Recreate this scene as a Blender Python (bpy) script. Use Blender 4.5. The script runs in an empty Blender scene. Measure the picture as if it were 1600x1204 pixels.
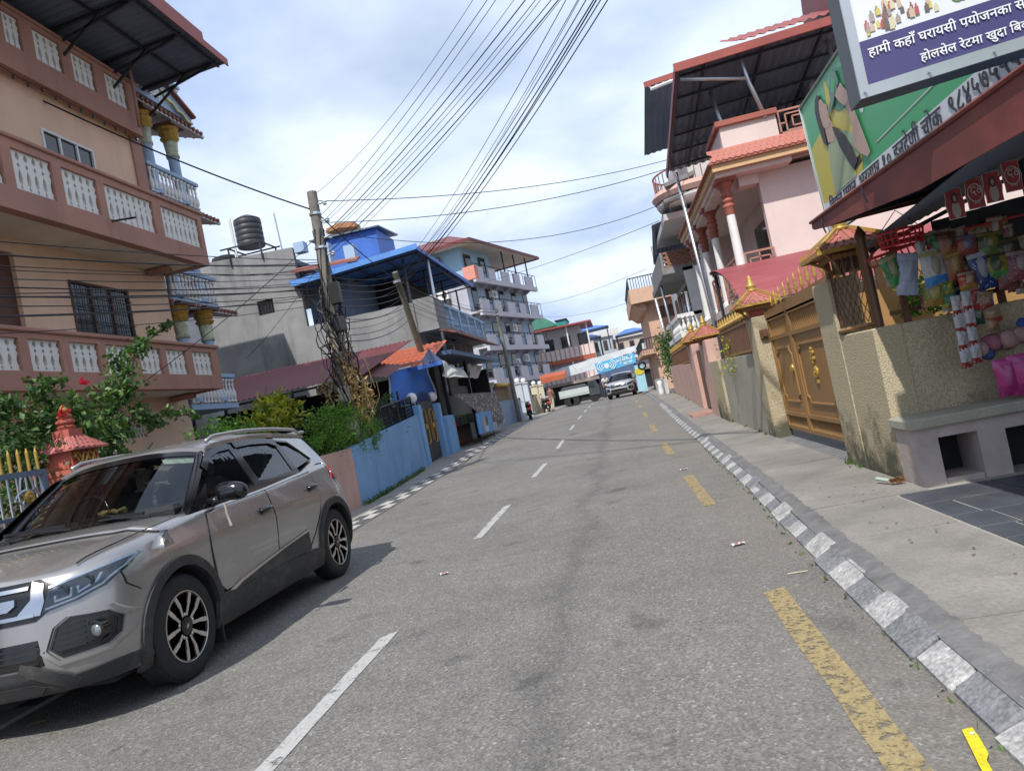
import bpy, bmesh, math, random
from math import sin, cos, pi, radians, sqrt, atan2
from mathutils import Vector, Matrix
import numpy as np

random.seed(7); rng = np.random.default_rng(11)
scene = bpy.context.scene
COL = scene.collection

# ------------------------------------------------------------------ camera
FPX, CAMH = 1140.0, 1.30
R_X = Vector((0.96916132, -0.2011703, -0.14232656))    # world axes seen in camera coordinates (x right, y down, z forward)
R_Y = Vector((0.14494404, -0.00173586, 0.98943833))
R_Z = Vector((-0.19929267, -0.97955474, 0.02747611))
CAMPOS = Vector((0, 0, CAMH))
cam = bpy.data.cameras.new('camera'); cam.sensor_width = 36; cam.lens = 36 * FPX / 1600
cam.clip_start = 0.05; cam.clip_end = 3000
camo = bpy.data.objects.new('camera', cam); COL.objects.link(camo)
camo.matrix_world = Matrix(((R_X.x, -R_X.y, -R_X.z, 0), (R_Y.x, -R_Y.y, -R_Y.z, 0), (R_Z.x, -R_Z.y, -R_Z.z, CAMH), (0, 0, 0, 1)))
scene.camera = camo

# ------------------------------------------------------------------ world and sun
SUN_DIR = Vector((0.30, 1.0, -1.32)).normalized()      # the way the light travels
SUN_EL = math.asin(-SUN_DIR.z)
world = bpy.data.worlds.new('World'); scene.world = world; world.use_nodes = True
nt = world.node_tree; nt.nodes.clear()
def wn(t, **k):
 n = nt.nodes.new(t)
 for a, b in k.items(): setattr(n, a, b)
 return n
out = wn('ShaderNodeOutputWorld'); bg = wn('ShaderNodeBackground'); bg.inputs[1].default_value = 0.112
sky = wn('ShaderNodeTexSky'); sky.sky_type = 'NISHITA'; sky.sun_disc = False
sky.sun_elevation = SUN_EL; sky.sun_rotation = atan2(-SUN_DIR.x, -SUN_DIR.y)
sky.air_density = 1.3; sky.dust_density = 1.2; sky.ozone_density = 2.0
tc = wn('ShaderNodeTexCoord')
sep = wn('ShaderNodeSeparateXYZ'); nt.links.new(tc.outputs['Generated'], sep.inputs[0])
# clouds on a flat layer: direction / (z + 0.18)
ad = wn('ShaderNodeMath', operation='ADD'); nt.links.new(sep.outputs[2], ad.inputs[0]); ad.inputs[1].default_value = 0.28
mx = wn('ShaderNodeMath', operation='MAXIMUM'); nt.links.new(ad.outputs[0], mx.inputs[0]); mx.inputs[1].default_value = 0.08
dv = wn('ShaderNodeVectorMath', operation='DIVIDE'); nt.links.new(tc.outputs['Generated'], dv.inputs[0])
cb = wn('ShaderNodeCombineXYZ')
for i in range(3): nt.links.new(mx.outputs[0], cb.inputs[i])
nt.links.new(cb.outputs[0], dv.inputs[1])
mp = wn('ShaderNodeMapping'); mp.inputs['Location'].default_value = (2.55, 0.9, 0.3); nt.links.new(dv.outputs[0], mp.inputs[0])
n1 = wn('ShaderNodeTexNoise'); n1.inputs['Scale'].default_value = 1.15; n1.inputs['Detail'].default_value = 7; n1.inputs['Roughness'].default_value = 0.47; n1.inputs['Distortion'].default_value = 0.3
n2 = wn('ShaderNodeTexNoise'); n2.inputs['Scale'].default_value = 1.5; n2.inputs['Detail'].default_value = 6; n2.inputs['Roughness'].default_value = 0.5
nt.links.new(mp.outputs[0], n1.inputs[0]); nt.links.new(mp.outputs[0], n2.inputs[0])
r1 = wn('ShaderNodeValToRGB'); r1.color_ramp.elements[0].position = 0.32; r1.color_ramp.elements[1].position = 0.54
r1.color_ramp.elements[0].color = (0.45, 0.45, 0.45, 1)
nt.links.new(n1.outputs[0], r1.inputs[0])
r2 = wn('ShaderNodeValToRGB'); r2.color_ramp.elements[0].position = 0.36; r2.color_ramp.elements[1].position = 0.60
r2.color_ramp.elements[0].color = (3.0, 4.0, 6.2, 1); r2.color_ramp.elements[1].color = (6.6, 7.4, 8.7, 1)
nt.links.new(n2.outputs[0], r2.inputs[0])
mixc = wn('ShaderNodeMixRGB'); nt.links.new(r1.outputs[0], mixc.inputs[0]); nt.links.new(sky.outputs[0], mixc.inputs[1]); nt.links.new(r2.outputs[0], mixc.inputs[2])
nt.links.new(mixc.outputs[0], bg.inputs[0]); nt.links.new(bg.outputs[0], out.inputs[0])

sl = bpy.data.lights.new('sun', 'SUN'); sl.energy = 3.5; sl.angle = radians(0.6); sl.color = (1.0, 0.965, 0.91)
so = bpy.data.objects.new('sun', sl); COL.objects.link(so); so.location = (0, -20, 40)
so.rotation_euler = SUN_DIR.to_track_quat('-Z', 'Y').to_euler()
vs = scene.view_settings; vs.view_transform = 'Standard'; vs.look = 'None'; vs.gamma = 1.0; vs.exposure = 0.4; vs.use_curve_mapping = False
scene.cycles.max_bounces = 5; scene.cycles.diffuse_bounces = 3; scene.cycles.glossy_bounces = 3; scene.cycles.transparent_max_bounces = 10; scene.cycles.use_denoising = True
scene.cycles.caustics_reflective = False; scene.cycles.caustics_refractive = False

# ------------------------------------------------------------------ helpers
def ray(x, y):
 d = Vector((x - 800, y - 602, FPX))
 return Vector((R_X.dot(d), R_Y.dot(d), R_Z.dot(d)))
def at(x, y, X=None, Y=None, Z=None):
 v = ray(x, y)
 if X is not None: t = X / v.x
 elif Y is not None: t = Y / v.y
 else: t = (Z - CAMH) / v.z
 return CAMPOS + v * t
def lerp(a, b, t): return a + (b - a) * t
def interp(x, pts):
 if x <= pts[0][0]: return pts[0][1]
 for (a, va), (b, vb) in zip(pts, pts[1:]):
  if x <= b: return va + (vb - va) * (x - a) / (b - a)
 return pts[-1][1]
def gz(y):   # the street climbs gently beyond 15 m
 if y < 12: return 0.0
 if y > 60: return 0.5
 return interp(y, [(12, 0), (15, .015), (18, .06), (21, .14), (25, .235), (29, .31), (36, .40), (44, .46), (60, .5)])

class MB:
 def __init__(s): s.v = []; s.f = []; s.m = []; s.cur = 0
 def add(s, vs, fs):
  o = len(s.v); s.v += [tuple(p) for p in vs]
  s.f += [tuple(i + o for i in f) for f in fs]; s.m += [s.cur] * len(fs); return s
 def box(s, x0, x1, y0, y1, z0, z1, bev=0.0):
  if bev > 0: return s.bbox(x0, x1, y0, y1, z0, z1, bev)
  vs = [(x, y, z) for z in (z0, z1) for y in (y0, y1) for x in (x0, x1)]
  return s.add(vs, [(0, 2, 3, 1), (4, 5, 7, 6), (0, 1, 5, 4), (2, 6, 7, 3), (0, 4, 6, 2), (1, 3, 7, 5)])
 def bbox(s, x0, x1, y0, y1, z0, z1, b):
  vs = []
  for z, i in ((z0, b), (z0 + b, 0), (z1 - b, 0), (z1, b)):
   vs += [(x0 + i, y0 + i, z), (x1 - i, y0 + i, z), (x1 - i, y1 - i, z), (x0 + i, y1 - i, z)]
  fs = [(3, 2, 1, 0), (12, 13, 14, 15)]
  for k in range(3):
   for j in range(4):
    a = 4 * k + j; c = 4 * k + (j + 1) % 4
    fs.append((a, c, c + 4, a + 4))
  return s.add(vs, fs)
 def obox(s, o, ux, uy, uz):
  """box from corner o along three edge vectors"""
  o = Vector(o); ux = Vector(ux); uy = Vector(uy); uz = Vector(uz)
  vs = [o + ux * a + uy * b + uz * c for c in (0, 1) for b in (0, 1) for a in (0, 1)]
  fs = [(0, 2, 3, 1), (4, 5, 7, 6), (0, 1, 5, 4), (2, 6, 7, 3), (0, 4, 6, 2), (1, 3, 7, 5)]
  if ux.cross(uy).dot(uz) < 0: fs = [f[::-1] for f in fs]
  return s.add(vs, fs)
 def bar(s, a, b, w, h=None, up=(0, 0, 1)):
  a = Vector(a); b = Vector(b); h = h or w
  d = (b - a); L = d.length; d.normalize(); up = Vector(up)
  if abs(d.dot(up)) > .98: up = Vector((1, 0, 0))
  x = d.cross(up).normalized(); y = x.cross(d).normalized()
  return s.obox(a - x * w / 2 - y * h / 2, x * w, y * h, d * L)
 def tube(s, path, r, n=6, caps=True):
  path = [Vector(p) for p in path]; k = len(path); rs = r if isinstance(r, (list, tuple)) else [r] * k
  vs = []; prev = None
  for i, p in enumerate(path):
   d = (path[min(i + 1, k - 1)] - path[max(i - 1, 0)])
   if d.length < 1e-9: d = Vector((0, 0, 1))
   d.normalize()
   if prev is None:
    u = Vector((0, 0, 1)) if abs(d.z) < .9 else Vector((1, 0, 0))
    x = d.cross(u).normalized()
   else:
    x = prev - d * prev.dot(d)
    x = x.normalized() if x.length > 1e-6 else d.orthogonal().normalized()
   prev = x; y = d.cross(x)
   for j in range(n):
    a = 2 * pi * j / n; vs.append(p + (x * cos(a) + y * sin(a)) * rs[i])
  fs = []
  for i in range(k - 1):
   for j in range(n):
    a = i * n + j; b = i * n + (j + 1) % n; fs.append((a, b, b + n, a + n))
  if caps: fs += [tuple(range(n - 1, -1, -1)), tuple((k - 1) * n + j for j in range(n))]
  return s.add(vs, fs)
 def lathe(s, c, prof, n=12, axis='z', sx=1, sy=1, rot=0):
  c = Vector(c); vs = []; fs = []
  for r, h in prof:
   for j in range(n):
    a = 2 * pi * (j + .5) / n + rot
    p = (r * cos(a) * sx, r * sin(a) * sy, h)
    if axis == 'x': p = (h, p[0], p[1])
    if axis == 'y': p = (p[0], h, p[1])
    vs.append(c + Vector(p))
  k = len(prof)
  for i in range(k - 1):
   for j in range(n):
    a = i * n + j; b = i * n + (j + 1) % n
    fs.append((a, b, b + n, a + n) if axis != 'y' else (a, a + n, b + n, b))
  e = [tuple(range(n - 1, -1, -1)), tuple((k - 1) * n + j for j in range(n))]
  if axis == 'y': e = [q[::-1] for q in e]
  return s.add(vs, fs + e)
 def prism(s, poly, ext):
  """closed 3-d polygon extruded along a vector"""
  poly = [Vector(p) for p in poly]; ext = Vector(ext); n = len(poly)
  nrm = Vector((0, 0, 0))
  for i in range(n): nrm += poly[i].cross(poly[(i + 1) % n])
  if nrm.dot(ext) < 0: poly = poly[::-1]
  vs = poly + [p + ext for p in poly]
  return s.add(vs, [tuple(range(n - 1, -1, -1)), tuple(range(n, 2 * n))] + [(i, (i + 1) % n, (i + 1) % n + n, i + n) for i in range(n)])
 def quad(s, a, b, c, d): return s.add([a, b, c, d], [(0, 1, 2, 3)])
 def grid(s, P, closed_u=False):
  """P: rows of points"""
  m = len(P); n = len(P[0]); vs = [p for r in P for p in r]; fs = []
  for i in range(m - 1):
   for j in range(n if closed_u else n - 1):
    a = i * n + j; b = i * n + (j + 1) % n; fs.append((a, b, b + n, a + n))
  return s.add(vs, fs)
 def corr(s, o, u, v, pitch=.13, amp=.018, th=.004, seg=4):
  """corrugated sheet: origin o, ridges run along v, waves along u"""
  o = Vector(o); u = Vector(u); v = Vector(v); nrm = u.cross(v).normalized(); L = u.length
  k = max(2, int(L / pitch * seg)); top = [];
  for i in range(k + 1):
   t = i / k; w = amp * sin(2 * pi * i / seg)
   top.append(o + u * t + nrm * w)
  vs = []
  for p in top: vs += [p, p + v]
  for p in top: vs += [p - nrm * th, p + v - nrm * th]
  fs = []; B = 2 * (k + 1)
  for i in range(k):
   a = 2 * i; fs.append((a, a + 2, a + 3, a + 1)); fs.append((B + a, B + a + 1, B + a + 3, B + a + 2))
   fs.append((a, B + a, B + a + 2, a + 2)); fs.append((a + 1, a + 3, B + a + 3, B + a + 1))
  return s.add(vs, fs)
 def mesh(s, name, off=(0, 0, 0), smooth=False):
  me = bpy.data.meshes.new(name); o = Vector(off)
  me.from_pydata([(p[0] - o.x, p[1] - o.y, p[2] - o.z) for p in s.v], [], s.f)
  if smooth: me.polygons.foreach_set('use_smooth', [True] * len(me.polygons))
  if any(s.m): me.polygons.foreach_set('material_index', s.m)
  me.update(); return me

ROOT = {}
def rootloc(o): return ROOT.get(o.name, Vector((0, 0, 0)))
def thing(name, label, cat, loc, group=None):
 o = bpy.data.objects.new(name, None); COL.objects.link(o); o.location = loc; o.empty_display_size = .2
 o['label'] = label; o['category'] = cat
 if group: o['group'] = group
 ROOT[o.name] = Vector(loc); return o
def part(name, mb, m, parent, smooth=False, kind=None, label=None, auto=None):
 off = rootloc(parent)
 me = mb.mesh(name, off, smooth or auto is not None) if isinstance(mb, MB) else mb
 for q in (m if isinstance(m, (list, tuple)) else [m]): me.materials.append(q)
 o = bpy.data.objects.new(name, me); COL.objects.link(o); o.parent = parent; ROOT[o.name] = off
 if auto is not None: me.set_sharp_from_angle(angle=radians(auto))
 if kind: o['kind'] = kind
 if label: o['label'] = label
 return o
def piece(name, me, parent, loc, rz=0, scale=None, rot=None):
 """shared-data piece; loc in world coordinates, parent chain unrotated"""
 o = bpy.data.objects.new(name, me); COL.objects.link(o); o.parent = parent
 o.location = Vector(loc) - rootloc(parent); o.rotation_euler = rot or (0, 0, rz)
 if scale: o.scale = scale
 ROOT[o.name] = rootloc(parent); return o
def single(name, mb, m, label, cat, group=None, smooth=False, auto=None, kind=None):
 """a thing that is one mesh; its origin goes to the base centre"""
 xs = np.array(mb.v); lo = xs.min(0); hi = xs.max(0)
 c = Vector(((lo[0] + hi[0]) / 2, (lo[1] + hi[1]) / 2, lo[2]))
 me = mb.mesh(name, c, smooth or auto is not None)
 for q in (m if isinstance(m, (list, tuple)) else [m]): me.materials.append(q)
 o = bpy.data.objects.new(name, me); COL.objects.link(o); o.location = c; ROOT[o.name] = c
 if auto is not None: me.set_sharp_from_angle(angle=radians(auto))
 if label: o['label'] = label
 if cat: o['category'] = cat
 if group: o['group'] = group
 if kind: o['kind'] = kind
 return o
def struct(name, mb, m, smooth=False):
 me = mb.mesh(name, (0, 0, 0), smooth)
 for q in (m if isinstance(m, (list, tuple)) else [m]): me.materials.append(q)
 o = bpy.data.objects.new(name, me); COL.objects.link(o); o['kind'] = 'structure'; return o
def copy_tree(o, parent=None):
 c = o.copy(); COL.objects.link(c); c.parent = parent
 for ch in o.children: copy_tree(ch, c)
 return c

# ------------------------------------------------------------------ materials
def mat(name, col, rough=.65, metal=0., var=.14, scale=1.6, bump=.0, bscale=60., dirt=0., dirtcol=None, dscale=.9, spec=.4, fine=.0, coat=0., streak=0.):
 m = bpy.data.materials.new(name); m.use_nodes = True; t = m.node_tree; N = t.nodes; L = t.links
 b = N['Principled BSDF']; b.inputs['Roughness'].default_value = rough; b.inputs['Metallic'].default_value = metal
 b.inputs['Specular IOR Level'].default_value = spec
 if coat: b.inputs['Coat Weight'].default_value = coat; b.inputs['Coat Roughness'].default_value = .05
 col = tuple(col) + (1,)
 tc = N.new('ShaderNodeTexCoord'); src = tc.outputs['Object']
 n = N.new('ShaderNodeTexNoise'); n.inputs['Scale'].default_value = scale; n.inputs['Detail'].default_value = 6; n.inputs['Roughness'].default_value = .62
 L.new(src, n.inputs[0])
 rp = N.new('ShaderNodeValToRGB'); rp.color_ramp.elements[0].position = .28; rp.color_ramp.elements[1].position = .72
 rp.color_ramp.elements[0].color = tuple(c * (1 - var) for c in col[:3]) + (1,); rp.color_ramp.elements[1].color = tuple(min(1, c * (1 + var)) for c in col[:3]) + (1,)
 L.new(n.outputs[0], rp.inputs[0]); cur = rp.outputs[0]
 if fine:
  f = N.new('ShaderNodeTexNoise'); f.inputs['Scale'].default_value = 55; f.inputs['Detail'].default_value = 3; L.new(src, f.inputs[0])
  mr = N.new('ShaderNodeMapRange'); mr.inputs[1].default_value = .3; mr.inputs[2].default_value = .7; mr.inputs[3].default_value = 1 - fine; mr.inputs[4].default_value = 1 + fine
  L.new(f.outputs[0], mr.inputs[0])
  mm = N.new('ShaderNodeMixRGB'); mm.blend_type = 'MULTIPLY'; mm.inputs[0].default_value = 1; L.new(cur, mm.inputs[1]); L.new(mr.outputs[0], mm.inputs[2]); cur = mm.outputs[0]
 if dirt:
  d = N.new('ShaderNodeTexNoise'); d.inputs['Scale'].default_value = dscale; d.inputs['Detail'].default_value = 8; d.inputs['Roughness'].default_value = .7
  if streak:
   mp = N.new('ShaderNodeMapping'); mp.inputs['Scale'].default_value = (streak, streak, .35); L.new(src, mp.inputs[0]); L.new(mp.outputs[0], d.inputs[0])
  else: L.new(src, d.inputs[0])
  dr = N.new('ShaderNodeValToRGB'); dr.color_ramp.elements[0].position = .5; dr.color_ramp.elements[1].position = .72
  dr.color_ramp.elements[1].color = (dirt, dirt, dirt, 1); L.new(d.outputs[0], dr.inputs[0])
  dm = N.new('ShaderNodeMixRGB'); L.new(dr.outputs[0], dm.inputs[0]); L.new(cur, dm.inputs[1])
  dm.inputs[2].default_value = tuple(dirtcol or [c * .35 for c in col[:3]]) + (1,); cur = dm.outputs[0]
 L.new(cur, b.inputs['Base Color'])
 rr = N.new('ShaderNodeMapRange'); rr.inputs[3].default_value = max(.03, rough - .1); rr.inputs[4].default_value = min(1, rough + .1); L.new(n.outputs[0], rr.inputs[0]); L.new(rr.outputs[0], b.inputs['Roughness'])
 if bump:
  bn = N.new('ShaderNodeTexNoise'); bn.inputs['Scale'].default_value = bscale; bn.inputs['Detail'].default_value = 5; L.new(src, bn.inputs[0])
  bp = N.new('ShaderNodeBump'); bp.inputs['Strength'].default_value = bump; bp.inputs['Distance'].default_value = .01; L.new(bn.outputs[0], bp.inputs['Height']); L.new(bp.outputs[0], b.inputs['Normal'])
 return m
def plain(name, col, rough=.5, metal=0., spec=.5, emit=0):
 m = bpy.data.materials.new(name); m.use_nodes = True; b = m.node_tree.nodes['Principled BSDF']
 b.inputs['Base Color'].default_value = tuple(col) + (1,); b.inputs['Roughness'].default_value = rough; b.inputs['Metallic'].default_value = metal; b.inputs['Specular IOR Level'].default_value = spec
 return m
def glassmat(name, tint=(.35, .38, .38), rough=.02, refl=.75):
 m = bpy.data.materials.new(name); m.use_nodes = True; t = m.node_tree; t.nodes.clear(); N = t.nodes; L = t.links
 o = N.new('ShaderNodeOutputMaterial'); tr = N.new('ShaderNodeBsdfTransparent'); tr.inputs[0].default_value = tuple(tint) + (1,)
 g = N.new('ShaderNodeBsdfGlossy'); g.inputs['Roughness'].default_value = rough; g.inputs[0].default_value = (.9, .95, 1, 1)
 lw = N.new('ShaderNodeFresnel'); lw.inputs[0].default_value = 1.55
 mu = N.new('ShaderNodeMath'); mu.operation = 'MULTIPLY_ADD'; mu.inputs[1].default_value = refl; mu.inputs[2].default_value = .03; L.new(lw.outputs[0], mu.inputs[0])
 mi = N.new('ShaderNodeMixShader'); L.new(mu.outputs[0], mi.inputs[0]); L.new(tr.outputs[0], mi.inputs[1]); L.new(g.outputs[0], mi.inputs[2]); L.new(mi.outputs[0], o.inputs[0]); return m
def leafmat(name, c0, c1, trans=.25, rough=.45):
 m = bpy.data.materials.new(name); m.use_nodes = True; t = m.node_tree; N = t.nodes; L = t.links
 b = N['Principled BSDF']; b.inputs['Roughness'].default_value = rough; b.inputs['Specular IOR Level'].default_value = .35
 g = N.new('ShaderNodeNewGeometry'); rp = N.new('ShaderNodeValToRGB')
 rp.color_ramp.elements[0].color = tuple(c0) + (1,); rp.color_ramp.elements[1].color = tuple(c1) + (1,)
 L.new(g.outputs['Random Per Island'], rp.inputs[0]); L.new(rp.outputs[0], b.inputs['Base Color'])
 tl = N.new('ShaderNodeBsdfTranslucent'); mm = N.new('ShaderNodeMixRGB'); mm.blend_type = 'MULTIPLY'; mm.inputs[0].default_value = 1; mm.inputs[2].default_value = (1.2, 1.3, .5, 1)
 L.new(rp.outputs[0], mm.inputs[1]); L.new(mm.outputs[0], tl.inputs[0])
 mi = N.new('ShaderNodeMixShader'); mi.inputs[0].default_value = trans; L.new(b.outputs[0], mi.inputs[1]); L.new(tl.outputs[0], mi.inputs[2])
 L.new(mi.outputs[0], N['Material Output'].inputs[0]); return m

M = {}
M['black'] = mat('black_plastic', (.018, .018, .02), .45, var=.2)
M['blacksteel'] = mat('black_steel', (.02, .022, .028), .5, var=.2)
M['chrome'] = plain('chrome', (.55, .56, .58), .2, 1)
M['steel'] = mat('galvanised_steel', (.55, .57, .6), .38, .85, var=.1)
M['gold'] = mat('gold_paint', (.46, .29, .065), .42, .3, var=.2, scale=8)
M['white'] = mat('white_paint', (.74, .73, .70), .6, var=.06, dirt=.35, dirtcol=(.45, .42, .36), dscale=2.5)
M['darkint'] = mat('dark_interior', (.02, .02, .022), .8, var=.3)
M['dglass'] = plain('dark_window_glass', (.02, .025, .03), .06, 0, .6)
M['wire'] = plain('wire_sheath', (.008, .008, .01), .6)
M['rubber'] = mat('tyre_rubber', (.022, .022, .022), .8, var=.25, scale=10)

def leaf_mesh(mb, centers, sizes, normals=None, fold=.25, aspect=.55, up=.25):
 """many small folded leaves, 2 quads each, into one builder"""
 n = len(centers); d = rng.normal(size=(n, 3)); d[:, 2] -= .25; d /= np.linalg.norm(d, axis=1)[:, None]
 nn = rng.normal(size=(n, 3)); nn[:, 2] = np.abs(nn[:, 2]) + up
 s = np.cross(d, nn); s /= np.linalg.norm(s, axis=1)[:, None] + 1e-9
 nrm = np.cross(s, d); sz = np.asarray(sizes)[:, None]; c = np.asarray(centers)
 a = c; t = c + d * sz; l = c + d * sz * .45 + s * sz * aspect * .5 + nrm * sz * fold * .3; r = c + d * sz * .45 - s * sz * aspect * .5 + nrm * sz * fold * .3
 V = np.stack([a, r, t, l], 1).reshape(-1, 3); o = len(mb.v)
 mb.v += [tuple(p) for p in V]; mb.f += [(o + 4 * i, o + 4 * i + 1, o + 4 * i + 2, o + 4 * i + 3) for i in range(n)]
 mb.m += [mb.cur] * n
def blob_points(n, c, r, shell=.55):
 """points in an ellipsoid, denser near the skin, with clumps"""
 d = rng.normal(size=(n, 3)); d /= np.linalg.norm(d, axis=1)[:, None]
 q = shell + (1 - shell) * rng.random(n); q = np.where(rng.random(n) < .25, rng.random(n), q)
 return np.array(c) + d * q[:, None] * np.array(r)
# ================================================================== ground, road, pavements
YS = [-14, -6, 0, 3, 6, 9, 12, 13.5, 15, 16.5, 18, 19.5, 21, 23, 25, 27, 29, 32, 36, 40, 44, 50, 60, 75, 95]
def strip(xl, xr, dz, ys=YS, nx=1):
 mb = MB(); P = []
 for y in ys:
  a = xl(y) if callable(xl) else xl; b = xr(y) if callable(xr) else xr
  P.append([(lerp(a, b, i / nx), y, gz(y) + dz) for i in range(nx + 1)])
 return mb.grid(P)
M['earth'] = mat('earth', (.17, .15, .12), .95, var=.3, scale=.6, bump=.5, bscale=12)
mb = MB(); ys = [-300, -14] + YS[1:] + [200, 1500]
struct('ground', MB().grid([[(x, y, gz(y) - .06) for x in (-900, -40, -8, 4, 40, 900)] for y in ys]), M['earth'])

def asphalt():
 m = bpy.data.materials.new('asphalt'); m.use_nodes = True; t = m.node_tree; N = t.nodes; L = t.links; b = N['Principled BSDF']
 tc = N.new('ShaderNodeTexCoord'); src = tc.outputs['Object']
 def noise(sc, det=4, ro=.6, vec=None):
  n = N.new('ShaderNodeTexNoise'); n.inputs['Scale'].default_value = sc; n.inputs['Detail'].default_value = det; n.inputs['Roughness'].default_value = ro; L.new(vec or src, n.inputs[0]); return n
 def ramp(i, stops):
  r = N.new('ShaderNodeValToRGB'); e = r.color_ramp.elements
  while len(e) < len(stops): e.new(.5)
  for k, (p, c) in enumerate(stops): e[k].position = p; e[k].color = (c if isinstance(c, tuple) else (c, c, c)) + (1,)
  L.new(i, r.inputs[0]); return r
 def mul(a, bb, f=1.):
  x = N.new('ShaderNodeMixRGB'); x.blend_type = 'MULTIPLY'; x.inputs[0].default_value = f; L.new(a, x.inputs[1]); L.new(bb, x.inputs[2]); return x.outputs[0]
 v = N.new('ShaderNodeTexVoronoi'); v.inputs['Scale'].default_value = 85; L.new(src, v.inputs[0])
 stone = ramp(v.outputs['Color'], [(0, (.110, .103, .093)), (.5, (.172, .162, .148)), (.84, (.226, .214, .196)), (1, (.37, .355, .325))])
 v2 = N.new('ShaderNodeTexVoronoi'); v2.inputs['Scale'].default_value = 38; L.new(src, v2.inputs[0])
 peb = ramp(v2.outputs['Distance'], [(0, 1.55), (.15, 1.18), (.26, 1.0), (1, .92)])
 big = ramp(noise(.45, 7, .68).outputs[0], [(.25, .74), (.5, 1.0), (.75, 1.18)])
 mid = ramp(noise(4.5, 5, .7).outputs[0], [(.3, .90), (.7, 1.09)])
 spots = ramp(noise(2.1, 3, .45).outputs[0], [(.24, .45), (.31, .70), (.36, 1.0)])
 small = ramp(noise(7.3, 2, .4).outputs[0], [(.21, .42), (.26, 1.0)])
 # oily dark trail in the wheel path of the near lane
 sp = N.new('ShaderNodeSeparateXYZ'); L.new(src, sp.inputs[0])
 wob = noise(.8, 3); wa = N.new('ShaderNodeMath'); wa.operation = 'MULTIPLY_ADD'; wa.inputs[1].default_value = .7; L.new(wob.outputs[0], wa.inputs[0]); L.new(sp.outputs[0], wa.inputs[2])
 sb = N.new('ShaderNodeMath'); sb.operation = 'ADD'; sb.inputs[1].default_value = .27; L.new(wa.outputs[0], sb.inputs[0])
 ab = N.new('ShaderNodeMath'); ab.operation = 'ABSOLUTE'; L.new(sb.outputs[0], ab.inputs[0])
 trail = ramp(ab.outputs[0], [(0, .72), (.07, .86), (.20, 1.0)])
 c = mul(stone.outputs[0], peb.outputs[0]); c = mul(c, big.outputs[0]); c = mul(c, mid.outputs[0]); c = mul(c, spots.outputs[0], .7); c = mul(c, small.outputs[0], .8); c = mul(c, trail.outputs[0], .8)
 # dusty margin by the kerbs
 du = N.new('ShaderNodeMapRange'); du.inputs[1].default_value = .1; du.inputs[2].default_value = .95; L.new(sp.outputs[0], du.inputs[0])
 dn = ramp(noise(1.7, 5, .7).outputs[0], [(.35, 0.), (.7, .9)]); dm = N.new('ShaderNodeMath'); dm.operation = 'MULTIPLY'; L.new(du.outputs[0], dm.inputs[0]); L.new(dn.outputs[0], dm.inputs[1])
 mx = N.new('ShaderNodeMixRGB'); L.new(dm.outputs[0], mx.inputs[0]); L.new(c, mx.inputs[1]); mx.inputs[2].default_value = (.20, .172, .138, 1)
 L.new(mx.outputs[0], b.inputs['Base Color']); b.inputs['Roughness'].default_value = .82; b.inputs['Specular IOR Level'].default_value = .35
 bp = N.new('ShaderNodeBump'); bp.inputs['Strength'].default_value = .55; bp.inputs['Distance'].default_value = .006; L.new(v.outputs['Distance'], bp.inputs['Height'])
 L.new(bp.outputs[0], b.inputs['Normal']); return m
M['asphalt'] = asphalt()
KR = [(-14, .88), (2.5, .90), (5, .95), (7.7, 1.05), (13, 1.17), (21, 1.22), (31, 1.28), (60, 1.35), (95, 1.4)]
KL = [(-14, -4.02), (9, -4.05), (12, -4.2), (16, -4.36), (22, -4.42), (40, -4.3), (95, -4.2)]
kr = lambda y: interp(y, KR)
kl = lambda y: interp(y, KL)
road = struct('road', strip(lambda y: kl(y) - .04, lambda y: kr(y) + .06, 0.0), M['asphalt'])

def paint(name, col, wear=.5, sc=9.):
 m = bpy.data.materials.new(name); m.use_nodes = True; t = m.node_tree; N = t.nodes; L = t.links; b = N['Principled BSDF']
 tc = N.new('ShaderNodeTexCoord'); n = N.new('ShaderNodeTexNoise'); n.inputs['Scale'].default_value = sc; n.inputs['Detail'].default_value = 9; n.inputs['Roughness'].default_value = .78; L.new(tc.outputs['Object'], n.inputs[0])
 r = N.new('ShaderNodeValToRGB'); r.color_ramp.elements[0].position = wear - .05; r.color_ramp.elements[1].position = wear + .05; L.new(n.outputs[0], r.inputs[0])
 n2 = N.new('ShaderNodeTexNoise'); n2.inputs['Scale'].default_value = 60; n2.inputs['Detail'].default_value = 3; L.new(tc.outputs['Object'], n2.inputs[0])
 q = N.new('ShaderNodeValToRGB'); q.color_ramp.elements[0].position = .3; q.color_ramp.elements[1].position = .7
 q.color_ramp.elements[0].color = tuple(c * .72 for c in col) + (1,); q.color_ramp.elements[1].color = tuple(col) + (1,); L.new(n2.outputs[0], q.inputs[0])
 L.new(q.outputs[0], b.inputs['Base Color']); b.inputs['Roughness'].default_value = .7
 tr = N.new('ShaderNodeBsdfTransparent'); mi = N.new('ShaderNodeMixShader'); L.new(r.outputs[0], mi.inputs[0]); L.new(tr.outputs[0], mi.inputs[1]); L.new(b.outputs[0], mi.inputs[2]); L.new(mi.outputs[0], N['Material Output'].inputs[0]); return m
M['pwhite'] = paint('worn_white_road_paint', (.46, .45, .43), .41)
M['pyellow'] = paint('worn_yellow_road_paint', (.37, .285, .135), .45, 22.)
M['pyellow2'] = paint('faded_yellow_road_paint', (.42, .34, .17), .55, 3.)
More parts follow.
